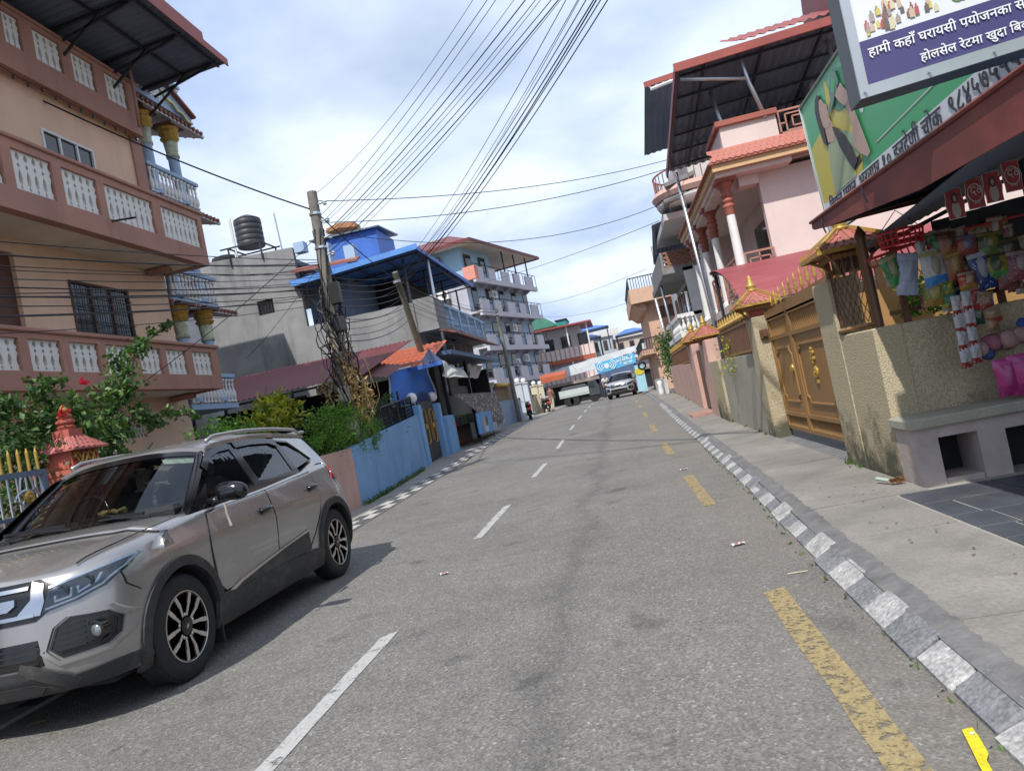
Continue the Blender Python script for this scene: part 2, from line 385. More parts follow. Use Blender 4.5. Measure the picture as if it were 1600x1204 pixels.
def mark(x, y0, y1, w, m, skew=0.):
 mb = MB(); n = max(2, int((y1 - y0) * 7)); P = []
 for i in range(n + 1):
  y = lerp(y0, y1, i / n); j = random.uniform(-.006, .006); e = (skew if i == n else 0)
  P.append([(x - w / 2 + j, y + 0, gz(y) + .004), (x + w / 2 + j * .5, y + e, gz(y) + .004)])
 part('lane_mark', mb.grid(P), m, road)
k = 0
for i in range(12):
 y0 = 2.45 + 5.12 * i; mark(-1.775, y0, y0 + 2.08, .095, M['pwhite'], .12)
for i in range(9):
 y0 = 2.1 + 5.03 * i if i else 1.9; mark(.605, y0, (y0 + 2.25) if i else 4.22, .125, M['pyellow'], .05)
for y0, y1 in ((3.0, 4.6), (6.5, 9.0), (9.05, 10.3), (12.0, 15.2), (15.4, 18.5), (20.5, 25), (27, 31)): mark(-3.80 if y0 < 16 else -3.9, y0, y1, .10, M['pyellow2'])

# ---- right kerb: sloped stones painted black and white by turns
M['kwhite'] = mat('kerb_white', (.37, .36, .345), .8, var=.25, scale=9, bump=.9, bscale=38, dirt=.8, dirtcol=(.17, .17, .17), dscale=8, fine=.35)
M['kgrey'] = mat('kerb_grey', (.175, .178, .182), .8, var=.3, scale=8, bump=.9, bscale=38, dirt=.5, dirtcol=(.24, .24, .235), dscale=11, fine=.35)
kerb = struct('kerb_right', MB().grid([[(kr(y) + .02, y, gz(y) - .05), (kr(y) + .03, y, gz(y) + .02), (kr(y) + .11, y, gz(y) + .06), (kr(y) + .18, y, gz(y) + .068)] for y in YS]), M['kgrey'])
y = 1.15; i = 0
while y < 27:
 L_ = random.uniform(.27, .36) if y < 9 else .30
 y1 = y + L_ - .012; x0, x1 = kr(y), kr(y1); z = gz(y); w = random.uniform(.112, .13); h = random.uniform(.072, .092); jx = random.uniform(-.014, .014)
 if y > 9.5: jx *= .4
 rows = []
 for (xx, yy, ed) in ((x0, y, 1), (x0, y + .012, 0), (x1, y1 - .012, 0), (x1, y1, 1)):
  e = .012 * ed; b = jx + xx
  rows.append([(b + .005 + e, yy, z - .04), (b + e, yy, z + .018 - e), (b + w * .80, yy, z + h - .012 - e), (b + w, yy, z + h - e), (b + w + .035, yy, z + h - .004 - e), (b + w + .04, yy, z - .03)])
 mb = MB().grid(rows); n0 = 6
 mb.f += [tuple(range(5, -1, -1))[::-1], tuple(range(18, 24))[::-1]]; mb.m += [0, 0]
 part('kerb_stone', mb, M['kwhite'] if i % 2 else M['kgrey'], kerb)
 y += L_; i += 1
# ---- right pavement: cast slabs with open joints, dark mortar band behind the kerb
M['slab'] = mat('pavement_concrete', (.238, .219, .195), .85, var=.26, scale=.9, bump=.4, bscale=30, dirt=.7, dirtcol=(.15, .14, .125), dscale=1.7, fine=.14)
M['mortar'] = mat('dark_mortar', (.15, .147, .145), .9, var=.35, scale=7, bump=.8, bscale=25, dirt=.6, dirtcol=(.22, .205, .185), dscale=5)
M['joint'] = mat('joint_fill', (.20, .185, .165), .95, var=.3, scale=8, bump=.8, bscale=25)
XW = 2.04
wallx = lambda y: interp(y, [(5, 2.04), (13, 2.06), (20, 2.14), (36, 2.3), (60, 2.5), (95, 2.6)])
pav = struct('pavement_right', MB().grid([[(kr(y) + .12, y, gz(y) + .06), (kr(y) + .2, y, gz(y) + .078), (wallx(y) + 3.6, y, gz(y) + .080)] for y in YS if y > -10]), M['mortar'])
def slabpiece(xa, xb, y0, y1, z):
 mb = MB(); b = .012; a0, a1, b0, b1 = xa(y0), xa(y1), xb(y0), xb(y1)
 t0, t1, t2, t3 = [random.uniform(-.004, .004) for _ in range(4)]
 n = max(1, int((y1 - y0) / .25))
 # ragged outer edge where the slab meets the mortar
 lo = []
 for i in range(n + 1):
  yy = lerp(y0, y1, i / n); lo.append((lerp(a0, a1, i / n) + random.uniform(-.01, .01), yy))
 up = [(lerp(b0, b1, i / n), lerp(y0, y1, i / n)) for i in range(n + 1)]
 P = [[(p[0], p[1], gz(p[1]) + z - .03) for p in lo], [(p[0] + .006, p[1], gz(p[1]) + z + t0) for p in lo], [(p[0], p[1], gz(p[1]) + z + t2) for p in up], [(p[0], p[1], gz(p[1]) + z - .03) for p in up]]
 mb.grid(P); m_ = len(lo)
 mb.f += [(0, m_, 2 * m_, 3 * m_), (4 * m_ - 1, 3 * m_ - 1, 2 * m_ - 1, m_ - 1)]; mb.m += [0, 0]
 return mb
ys = [.9, 1.75, 2.45, 3.17, 3.65, 4.70, 5.72, 6.85, 8.1, 9.5, 11.0, 12.6, 14.4, 16.4, 18.6, 21, 24, 27.5, 31.5, 36, 41, 47, 54]
for a, b in zip(ys, ys[1:]):
 near = b < 5.75
 xb = (lambda y: 1.80) if near else (lambda y: wallx(y) - .0)
 part('paving_slab', slabpiece(lambda y: kr(y) + .19, xb, a + .006, b - .006, .095), M['slab'], pav)
mb = MB(); n = 500; P = []
for i in range(n + 1):      # ragged smear of dark mortar over the slab edges
 y = lerp(.9, 26, (i / n) ** 1.35); w = .005 + .02 * abs(sin(y * 2.1 + sin(y * 5.3))) + random.uniform(0, .02)
 P.append([(kr(y) + .105, y, gz(y) + .080), (kr(y) + .19, y, gz(y) + .1005), (kr(y) + .20 + w, y + random.uniform(-.02, .02), gz(y) + .1005)])
part('mortar_smear', mb.grid(P), M['mortar'], pav)
# gate apron in front of the brown gate and small strips beside the slabs
M['slate'] = mat('slate_tile', (.060, .066, .078), .55, var=.28, scale=2.2, bump=.5, bscale=22, dirt=.5, dirtcol=(.15, .145, .135), dscale=2.4, spec=.5)
M['grout'] = mat('pale_grout', (.33, .31, .27), .9, var=.2, scale=5)
fore = struct('slate_forecourt', MB().box(1.805, 5.6, -2, 6.1, .02, .088), M['grout'])
yrow = 5.70
r = 0
while yrow > 1.2:
 dy = random.choice([.30, .42, .36]); x = 1.82 + (.0 if r % 2 else -.0); k = 0
 while x < 4.7:
  dx = random.choice([.24, .42, .55, .62, .34]); x1 = min(x + dx, 4.72)
  if k == 0 and r % 2: x1 = x + .2
  z = .094 + random.uniform(0, .005)
  part('slate_tile', MB().bbox(x + .008, x1 - .008, yrow - dy + .008, yrow - .008, .06, z, .004), M['slate'], fore)
  x = x1; k += 1
 yrow -= dy; r += 1

# ---- left kerb and pavement: flush concrete with black and white painted blocks
M['lconc'] = mat('left_pavement_concrete', (.30, .28, .25), .88, var=.2, scale=1.2, bump=.4, bscale=30, dirt=.6, dirtcol=(.12, .115, .105), dscale=2.2, fine=.12)
wl = lambda y: interp(y, [(-14, -5.1), (13, -5.15), (21, -5.72), (24.5, -5.75), (38, -5.5), (60, -5.6), (95, -6)])
lp = struct('pavement_left', strip(lambda y: wl(y) - 3.4, lambda y: kl(y) - .0, .012), M['lconc'])
M['lwhite'] = paint('painted_block_white', (.52, .50, .46), .40, 6.)
M['lblack'] = paint('painted_block_black', (.10, .10, .105), .40, 6.)
y = 4.2; i = 0
while y < 36:
 d = .52
 for c, (xa, xb) in enumerate(((-.02, -.19), (-.20, -.37))):
  mb = MB().grid([[(kl(q) + xb, q, gz(q) + .026), (kl(q) + xa, q, gz(q) + .024)] for q in (y + .01, y + d - .01)])
  mb.grid([[(kl(q) + xa, q, gz(q) + .024), (kl(q) + xa + .004, q, gz(q) + .001)] for q in (y + .01, y + d - .01)])
  part('painted_block', mb, M['lwhite'] if (i + c) % 2 else M['lblack'], lp)
 y += d; i += 1
part('kerb_bed', MB().grid([[(kl(q) - .40, q, gz(q) + .014), (kl(q) - .385, q, gz(q) + .022), (kl(q) - .01, q, gz(q) + .020), (kl(q) + .0, q, gz(q) - .01)] for q in YS]), M['lconc'], lp)
# ================================================================== the SUV in the foreground
M['carpaint'] = mat('grey_brown_metallic_paint', (.335, .322, .312), .26, .6, var=.04, scale=2, spec=.5, coat=.7)
M['cladding'] = mat('grey_black_cladding', (.035, .035, .036), .62, var=.25, scale=6, bump=.25, bscale=200, dirt=.55, dirtcol=(.13, .12, .10), dscale=5)
M['gloss'] = plain('gloss_black', (.008, .008, .009), .12, 0, .6)
M['carglass'] = glassmat('tinted_car_glass', (.50, .55, .53), .01, .8)
M['lampglass'] = glassmat('clear_lamp_glass', (.75, .8, .85), .02, .8)
M['lamphouse'] = plain('lamp_housing', (.05, .055, .065), .25, .6)
M['drl'] = plain('lamp_light_guide', (.75, .8, .88), .2, 0)
M['redlens'] = plain('red_lens', (.28, .012, .015), .1, 0, .7)
M['alloy'] = mat('machined_alloy', (.62, .60, .58), .3, .9, var=.05)
M['wheelblack'] = plain('wheel_black', (.012, .012, .013), .35)
M['seat'] = mat('seat_fabric', (.05, .048, .045), .9, var=.3)
CX0, CY0 = -3.868, 3.52     # car centre line and front bumper
car = thing('parked_car', 'grey-brown compact SUV standing at the left kerb facing the camera', 'car', (CX0, CY0 + 2, 0))
def cw(s, t, z): return Vector((CX0 + t, CY0 + s, z))
def W(z): return interp(z, [(.18, .83), (.28, .868), (.42, .885), (.60, .890), (.72, .888), (.80, .893), (.86, .884), (.95, .862), (1.05, .835), (1.15, .80)])
def S0(z): return interp(z, [(.18, .13), (.26, .05), (.36, .005), (.46, 0), (.58, .015), (.70, .03), (.80, .055), (.88, .10), (.94, .17), (1.02, .3)])
def S1(z): return interp(z, [(.18, 3.88), (.3, 3.96), (.45, 3.99), (.62, 3.985), (.75, 3.93), (.9, 3.885), (1.0, 3.85), (1.12, 3.80)])
LF, NF, LR, NR = .62, 2.9, .34, 2.8
def tside(s, z):
 w = W(z); a = (s - S0(z)) / LF
 bul = .012 * math.exp(-((s - .85) / .42) ** 2) + .014 * math.exp(-((s - 3.33) / .42) ** 2)
 w = w + bul * max(0, 1 - abs(z - .72) / .32)
 # shallow scallop along the doors
 if 1.2 < s < 3.0: w -= .022 * max(0, 1 - abs(z - .55) / .16) * min(1, (s - 1.2) / .3, (3.0 - s) / .3)
 if a < 1:
  a = max(a, 0.0); return w * max(0, 1 - (1 - a) ** NF) ** (1 / NF)
 b = (S1(z) - s) / LR
 if b < 1:
  b = max(b, 0.); return w * max(0, 1 - (1 - b) ** NR) ** (1 / NR)
 return w
def sfront(t, z):
 q = min(.9995, abs(t) / W(z)); return S0(z) + LF * (1 - (1 - q ** NF) ** (1 / NF))
def ztop(s): return interp(s, [(0, .885), (.12, .90), (.3, .935), (.6, .965), (1.0, 1.0), (1.3, 1.012), (2.2, 1.04), (3.0, 1.085), (3.6, 1.125), (4, 1.12)])
# body tub
us = list(np.linspace(0, 1, 15) ** 1.0 * pi / 2)
def outline(z):
 pts = []
 for a in us: pts.append((S0(z) + LF * (1 - max(0, cos(a)) ** (2 / NF)), None))
 for s in np.linspace(.72, 3.58, 30): pts.append((s, None))
 for a in us[::-1]: pts.append((S1(z) - LR * (1 - max(0, cos(a)) ** (2 / NR)), None))
 return [p[0] for p in pts]
NU = 15 + 30 + 15
zl = np.linspace(0, 1, 20)
rows = []
sn = outline(.7)
for q in zl:
 row = []
 for i in range(NU):
  zt = ztop(sn[i]); z = lerp(.245, zt, q); s = outline(z)[i]; row.append((s, tside(s, z) if 0 < i < NU - 1 else 0.0, z))
 rows.append(row)
mb = MB()
ring = [[cw(p[0], p[1], p[2]) for p in r] + [cw(p[0], -p[1], p[2]) for p in r[::-1][1:-1]] for r in rows]
mb.grid(ring, True)
mb.f = [f[::-1] for f in mb.f]
def hoodz(s, t, zt, w):
 if w < .01: return zt
 q = t / w; b = interp(s, [(0, .0), (.2, .028), (.5, .050), (1.0, .058), (1.4, .03), (3.7, .0)])
 crease = .012 * max(0, 1 - abs(abs(q) - .74) / .10) * min(1, max(0, (s - .15) / .3)) if s < 1.1 else 0
 return zt + b * (1 - abs(q) ** 3.2) + crease
def cap(row, flip, fn):
 P = []
 for p in row:
  P.append([cw(p[0], p[1] * c, fn(p[0], p[1] * c, p[2], p[1])) for c in np.linspace(-1, 1, 17)])
 m2 = MB().grid(P)
 if flip: m2.f = [f[::-1] for f in m2.f]
 mb.add(m2.v, m2.f)
cap(rows[-1], True, hoodz); cap(rows[0], False, lambda s, t, z, w: z)
body_me = mb.mesh('body', (0, 0, 0), True)
bm = bmesh.new(); bm.from_mesh(body_me); bmesh.ops.remove_doubles(bm, verts=bm.verts, dist=.0006); bmesh.ops.recalc_face_normals(bm, faces=bm.faces); bm.to_mesh(body_me); bm.free()
from mathutils.bvhtree import BVHTree
_bm = bmesh.new(); _bm.from_mesh(body_me); bmesh.ops.triangulate(_bm, faces=_bm.faces); _bm.normal_update(); _bm.verts.ensure_lookup_table(); _bm.faces.ensure_lookup_table()
_bvh = BVHTree.FromBMesh(_bm); _vn = [v.normal.copy() for v in _bm.verts]; _fv = [[v.index for v in f.verts] for f in _bm.faces]; _co = [v.co.copy() for v in _bm.verts]; _bm.free()
def skin_normal(p):
 h = _bvh.find_nearest(p); a, b, c = _fv[h[2]]; A, B, C = _co[a], _co[b], _co[c]; q = h[0]
 d = [((B - q).cross(C - q)).length, ((C - q).cross(A - q)).length, ((A - q).cross(B - q)).length]
 return (_vn[a] * d[0] + _vn[b] * d[1] + _vn[c] * d[2]).normalized()
tmpb = bpy.data.objects.new('tmp_body', body_me); COL.objects.link(tmpb)
WZ, WR, S_F, S_R = .333, .333, .815, 3.345
cut = MB()
for s in (S_F, S_R):
 for sg in (1, -1):
  c = cw(s, sg * .64, WZ + .015); cut.lathe(c, [(.372, -.36), (.372, .36)], 40, 'x')
cutme = cut.mesh('cut'); bm = bmesh.new(); bm.from_mesh(cutme); bmesh.ops.recalc_face_normals(bm, faces=bm.faces); bm.to_mesh(cutme); bm.free()
tmpc = bpy.data.objects.new('tmp_cut', cutme); COL.objects.link(tmpc)
md = tmpb.modifiers.new('b', 'BOOLEAN'); md.object = tmpc; md.operation = 'DIFFERENCE'; md.solver = 'FAST'
dg = bpy.context.evaluated_depsgraph_get(); me2 = bpy.data.meshes.new_from_object(tmpb.evaluated_get(dg))
bpy.data.objects.remove(tmpb); bpy.data.objects.remove(tmpc)
off = rootloc(car)
for v in me2.vertices: v.co -= off
me2.name = 'body'; me2.materials.clear()
me2.polygons.foreach_set('use_smooth', [True] * len(me2.polygons)); me2.set_sharp_from_angle(angle=radians(38))
body = part('body', me2, [M['carpaint'], M['darkint']], car)
# wheel wells inside are dark
mi_ = []
for p in me2.polygons:
 c = p.center + off; s = c.y - CY0; t = abs(c.x - CX0)
 d = min(math.hypot(s - S_F, c.z - WZ - .015), math.hypot(s - S_R, c.z - WZ - .015))
 mi_.append(1 if (d < .375 and t < tside(s, c.z) - .004) or c.z < .25 else 0)
me2.polygons.foreach_set('material_index', mi_)
_ln = []
for p in me2.polygons:      # the cut panels keep the smooth normals of the uncut skin
 for li in p.loop_indices: _ln.append(tuple(skin_normal(me2.vertices[me2.loops[li].vertex_index].co + off)) if mi_[p.index] == 0 else tuple(p.normal))
me2.normals_split_custom_set(_ln)

def fill(poly, cell=.05):
 """triangulated fill of a 2-d polygon, refined"""
 bm = bmesh.new(); vs = [bm.verts.new((p[0], p[1], 0)) for p in poly]
 es = [bm.edges.new((vs[i], vs[(i + 1) % len(vs)])) for i in range(len(vs))]
 bmesh.ops.triangle_fill(bm, use_beauty=True, edges=es)
 for _ in range(6):
  lg = [e for e in bm.edges if e.calc_length() > cell]
  if not lg: break
  bmesh.ops.subdivide_edges(bm, edges=lg, cuts=1)
  bmesh.ops.triangulate(bm, faces=bm.faces)
 bmesh.ops.recalc_face_normals(bm, faces=bm.faces)
 bm.verts.index_update()
 v = [(q.co.x, q.co.y) for q in bm.verts]; f = [tuple(x.index for x in p.verts) for p in bm.faces]
 be = [tuple(x.index for x in e.verts) for e in bm.edges if len(e.link_faces) == 1]
 # orientation of the boundary edges follows their face
 bo = []
 for e in bm.edges:
  if len(e.link_faces) == 1:
   l = e.link_loops[0]; bo.append((l.vert.index, l.link_loop_next.vert.index))
 up = sum(p.normal.z for p in bm.faces) > 0
 bm.free()
 if not up: f = [x[::-1] for x in f]; bo = [x[::-1] for x in bo]
 return v, f, bo
def patch(mb, poly, fn, cell=.05, flip=False, depth=.012, inward=None):
 """polygon laid on a surface: fn(a,b,off) -> point; gets a rim of the given depth"""
 v, f, bo = fill(poly, cell); n = len(v)
 vs = [fn(a, b, 0.) for a, b in v] + [fn(a, b, -depth) for a, b in v]
 fs = f + [(i, i + n, j + n, j) for i, j in bo]
 if flip: fs = [x[::-1] for x in fs]
 return mb.add(vs, fs)
def sidefn(o, sg=1):
 return lambda s, z, d: cw(s, sg * (tside(s, z) + o + d), z)
def frontfn(o): return lambda t, z, d: cw(sfront(t, z) - o - d, t, z)
def ribbon(path, w):
 """closed polygon round an open 2-d path"""
 L = []; Rr = []
 for i, p in enumerate(path):
  a = path[max(0, i - 1)]; b = path[min(len(path) - 1, i + 1)]; dx, dy = b[0] - a[0], b[1] - a[1]; l = math.hypot(dx, dy) or 1
  ww = w[i] if isinstance(w, (list, tuple)) else w
  L.append((p[0] - dy / l * ww / 2, p[1] + dx / l * ww / 2)); Rr.append((p[0] + dy / l * ww / 2, p[1] - dx / l * ww / 2))
 return L + Rr[::-1]
def arc(c, r, a0, a1, n=14): return [(c[0] + r * cos(radians(lerp(a0, a1, i / n))), c[1] + r * sin(radians(lerp(a0, a1, i / n)))) for i in range(n + 1)]

# greenhouse -----------------------------------------------------------------
def tg(s, z):
 base = interp(s, [(1.0, .80), (1.6, .815), (3.0, .805), (3.5, .775), (3.85, .72)])
 return base - .44 * (z - 1.03) - .10 * max(0, z - 1.40) ** 1.0
def roofz(s): return interp(s, [(1.60, 1.44), (1.75, 1.471), (2.0, 1.496), (2.5, 1.508), (3.0, 1.490), (3.5, 1.452), (3.66, 1.43)])
def zs(z): return z - .04 * min(1, max(0, (z - 1.08) / .40))
def ghfn(o, sg=1): return lambda s, z, d: cw(s, sg * (tg(s, z) + o + d), zs(z))
R0, R1 = 1.66, 3.66
mb = MB(); P = []
for s in np.linspace(R0, R1, 22):
 zr = roofz(s); w = tg(s, zr) + .01; r = []
 for c in np.linspace(-1, 1, 21):
  drop = .055 * abs(c) ** 4; front = .09 * c * c if s < R0 + .01 else 0
  r.append(cw(s + (.10 * c * c if s < 1.9 else 0) * max(0, (1.9 - s) / .24), c * w, zr + .055 - drop))
 P.append(r)
mb.grid(P)
P2 = [[Vector((p.x, p.y, p.z - .03)) for p in r] for r in P]
m2 = MB().grid(P2); m2.f = [f[::-1] for f in m2.f]; mb.add(m2.v, m2.f)
for r, r2 in ((P[0], P2[0]), (P[-1], P2[-1])): mb.grid([r, r2])
mb.grid([[r[0] for r in P], [r[0] for r in P2]]); mb.grid([[r[-1] for r in P], [r[-1] for r in P2]])
roof = part('roof', mb, M['carpaint'], car, auto=50)
for sg in (1, -1):
 mb = MB(); pth = [cw(s, sg * (tg(s, roofz(s)) - .005), roofz(s) + .028 + .024 * min(1, 6 * min(s - 1.85, 3.55 - s) / .6)) for s in np.linspace(1.85, 3.55, 18)]
 mb.tube(pth, .016, 8); part('roof_rail', mb, M['carpaint'], roof, smooth=True)
mb = MB(); mb.tube([cw(2.05, -.05, 1.545), cw(2.14, -.05, 1.60)], .007, 6); part('antenna', mb, M['black'], roof)
# side window frame (black), panes, pillars
zb = lambda s: ztop(s) - .005
for sg in (1, -1):
 fl = sg < 0
 frame_out = [(1.13, zb(1.13)), (1.6, zb(1.6)), (2.2, zb(2.2)), (2.8, zb(2.8)), (3.30, zb(3.3)), (3.62, 1.19), (3.42, 1.33), (3.2, 1.455), (2.9, 1.492), (2.5, 1.505), (2.1, 1.492), (1.82, 1.468), (1.62, 1.40), (1.38, 1.20)]
 A = [(1.40, 1.055), (2.13, 1.085), (2.13, 1.455), (1.90, 1.44), (1.74, 1.385), (1.52, 1.19)]
 B = [(2.24, 1.088), (2.90, 1.128), (2.90, 1.395), (2.84, 1.44), (2.5, 1.462), (2.24, 1.458)]
 Cq = [(2.98, 1.135), (3.40, 1.185), (3.30, 1.28), (3.12, 1.385), (2.98, 1.405)]
 # frame as strips round each pane
 mb = MB(); f = ghfn(.004, sg)
 patch(mb, ribbon([(1.12, 1.02), (1.40, 1.225), (1.66, 1.42), (1.84, 1.478), (2.1, 1.495), (2.5, 1.506), (2.9, 1.490), (3.18, 1.45)], [.06, .07, .075, .055, .05, .05, .055, .05]), f, .07, fl)
 patch(mb, [(1.13, zb(1.13)), (1.52, 1.205), (1.40, 1.055), (2.9, 1.128), (3.0, 1.14), (3.0, zb(3.0)), (2.2, zb(2.2)), (1.6, zb(1.6))], f, .07, fl)
 patch(mb, [(2.13, 1.08), (2.24, 1.08), (2.24, 1.475), (2.13, 1.475)], f, .07, fl)
 patch(mb, [(2.90, 1.12), (2.98, 1.125), (2.98, 1.42), (2.90, 1.42)], f, .07, fl)
 wf = part('window_frame', mb, M['gloss'], car, auto=40)
 for nm, poly, dr in (('front', A, None), ('rear', B, None), ('quarter', Cq, None)):
  part('window_pane', patch(MB(), poly, ghfn(-.004, sg), .1, fl, .003), M['carglass'], wf, smooth=False)
 # rain visors over the doors
 for a in ([(1.60, 1.33), (1.76, 1.435), (1.94, 1.475), (2.14, 1.485)], [(2.22, 1.488), (2.5, 1.493), (2.80, 1.476), (2.93, 1.42)]):
  part('rain_visor', patch(MB(), ribbon(a, .055), ghfn(.016, sg), .06, fl, .006), M['gloss'], wf, auto=40)
 # rear quarter in body colour
 mb = MB(); patch(mb, [(2.98, zb(2.98)), (3.3, zb(3.3)), (3.74, 1.118), (3.80, 1.13), (3.66, 1.40), (3.58, 1.50), (3.3, 1.522), (2.96, 1.520), (2.95, 1.475), (3.18, 1.44), (3.30, 1.34), (3.46, 1.20), (3.40, 1.16)], ghfn(.006, sg), .06, fl, .03); part('rear_quarter', mb, M['carpaint'], car, auto=40)
# tailgate and rear glass
mb = MB(); P = []
for q in np.linspace(0, 1, 8):
 z = lerp(1.10, 1.455, q); s = lerp(3.83, 3.60, q); w = tg(s, z) - .0; P.append([cw(s + .05 * (1 - c * c), c * w, z) for c in np.linspace(-1, 1, 9)])
mb.grid(P); part('rear_glass', mb, M['gloss'], car, smooth=True)
mb = MB(); mb.add(*[(lambda a: (a.v, a.f))(MB().box(CX0 - .55, CX0 + .55, CY0 + 3.55, CY0 + 3.78, 1.455, 1.485, .01))][0]); part('spoiler', mb, M['carpaint'], car)
# windscreen: bowed sheet between cowl and roof
P = []
for q in np.linspace(0, 1, 12):
 r = []
 for c in np.linspace(-1, 1, 17):
  s = lerp(1.02, 1.66, q) + lerp(.17, .10, q) * c * c; z = lerp(1.035, 1.492, q) + .02 * sin(pi * q) - lerp(.03, .055, q) * abs(c) ** 3; w = lerp(.735, tg(1.66, 1.47) - .03, q); r.append(cw(s, c * w, z))
 P.append(r)
part('windscreen', MB().grid(P), M['carglass'], car, smooth=True)
for sg in (0, 1):   # A-pillars joining windscreen edge and the side frame
 mb = MB(); col = -1 if sg else 0
 e = [r[col] for r in P]; sgn = 1 if sg else -1
 o_ = [cw(lerp(1.14, 1.70, q), sgn * (tg(lerp(1.14, 1.70, q), lerp(1.03, 1.435, q)) + .006), lerp(1.03, 1.435, q)) for q in np.linspace(0, 1, 12)]
 inn = [a + (b - a) * -.35 for a, b in zip(e, o_)]
 out2 = [p + Vector((-.03 * sgn, .05, -.01)) for p in o_]
 g_ = MB().grid([[a + Vector((0, -.004, .004)) for a in inn], [a + Vector((0, -.006, .006)) for a in e], o_, out2])
 part('a_pillar', g_, M['gloss'], car, smooth=True)
mb = MB(); mb.grid([[p + Vector((0, -.004, .006)) for p in P[-1]], [p + Vector((0, -.003, .004)) for p in P[-2]]]); part('windscreen_band', mb, M['gloss'], car, smooth=True)
mb = MB(); mb.grid([[cw(.985 + .19 * c * c, c * .79, 1.045 - .035 * abs(c) ** 3) for c in np.linspace(-1, 1, 17)], [cw(1.06 + .17 * c * c, c * .76, 1.062 - .03 * abs(c) ** 3) for c in np.linspace(-1, 1, 17)]]); part('cowl', mb, M['black'], car, smooth=True)
for a, b in (((1.03, .60, 1.055), (1.13, -.02, 1.085)), ((1.0, .02, 1.075), (1.13, -.62, 1.08))):
 mb = MB(); mb.tube([cw(*a) + Vector((0, 0, .0)), cw((a[0] + b[0]) / 2, (a[1] + b[1]) / 2, (a[2] + b[2]) / 2 + .018), cw(*b)], .008, 5); mb.bar(cw(a[0] + .05, a[1] - .08, a[2] + .028), cw(b[0] + .045, b[1] - .05, b[2] + .03), .012, .02); part('wiper', mb, M['black'], car)
# interior
mb = MB(); mb.box(CX0 - .70, CX0 + .70, CY0 + 1.15, CY0 + 1.55, 1.0, 1.10, .03); dash = part('dashboard', mb, M['darkint'], car)
mb = MB()
mb.tube([cw(1.62 + .05 * cos(a), -.33 + .17 * sin(a), 1.10 + .16 * cos(a)) for a in np.linspace(0, 2 * pi, 20)], .014, 6); part('steering_wheel', mb, M['gloss'], dash, smooth=True)
for s, t in ((1.95, .36), (1.95, -.36), (2.85, .38), (2.85, -.38)):
 mb = MB(); mb.bbox(CX0 + t - .23, CX0 + t + .23, CY0 + s, CY0 + s + .16, .95, 1.22, .05); mb.bbox(CX0 + t - .12, CX0 + t + .12, CY0 + s + .06, CY0 + s + .15, 1.2, 1.38, .04); part('seat', mb, M['seat'], car, auto=40)
mb = MB(); mb.bbox(CX0 - .11, CX0 + .11, CY0 + 1.62, CY0 + 1.645, 1.36, 1.42, .01); part('rear_view_mirror', mb, M['gloss'], car)
mb = MB(); pp = [P[9][13], P[9][16], P[11][16], P[11][12]]; mb.add([p + Vector((0, .012, -.012)) for p in pp], [(0, 1, 2, 3)]); part('windscreen_sticker', mb, mat('sticker', (.62, .66, .55), .5, var=.4, scale=25), car)
mb = MB(); mb.tube([cw(1.30 + .03 * sin(k * 2.), .0 + .028 * k, 1.12 + .012 * (k % 2)) for k in range(9)], .018, 6); part('flower_garland', mb, mat('dry_garland', (.35, .25, .10), .9, var=.5, scale=30), dash)
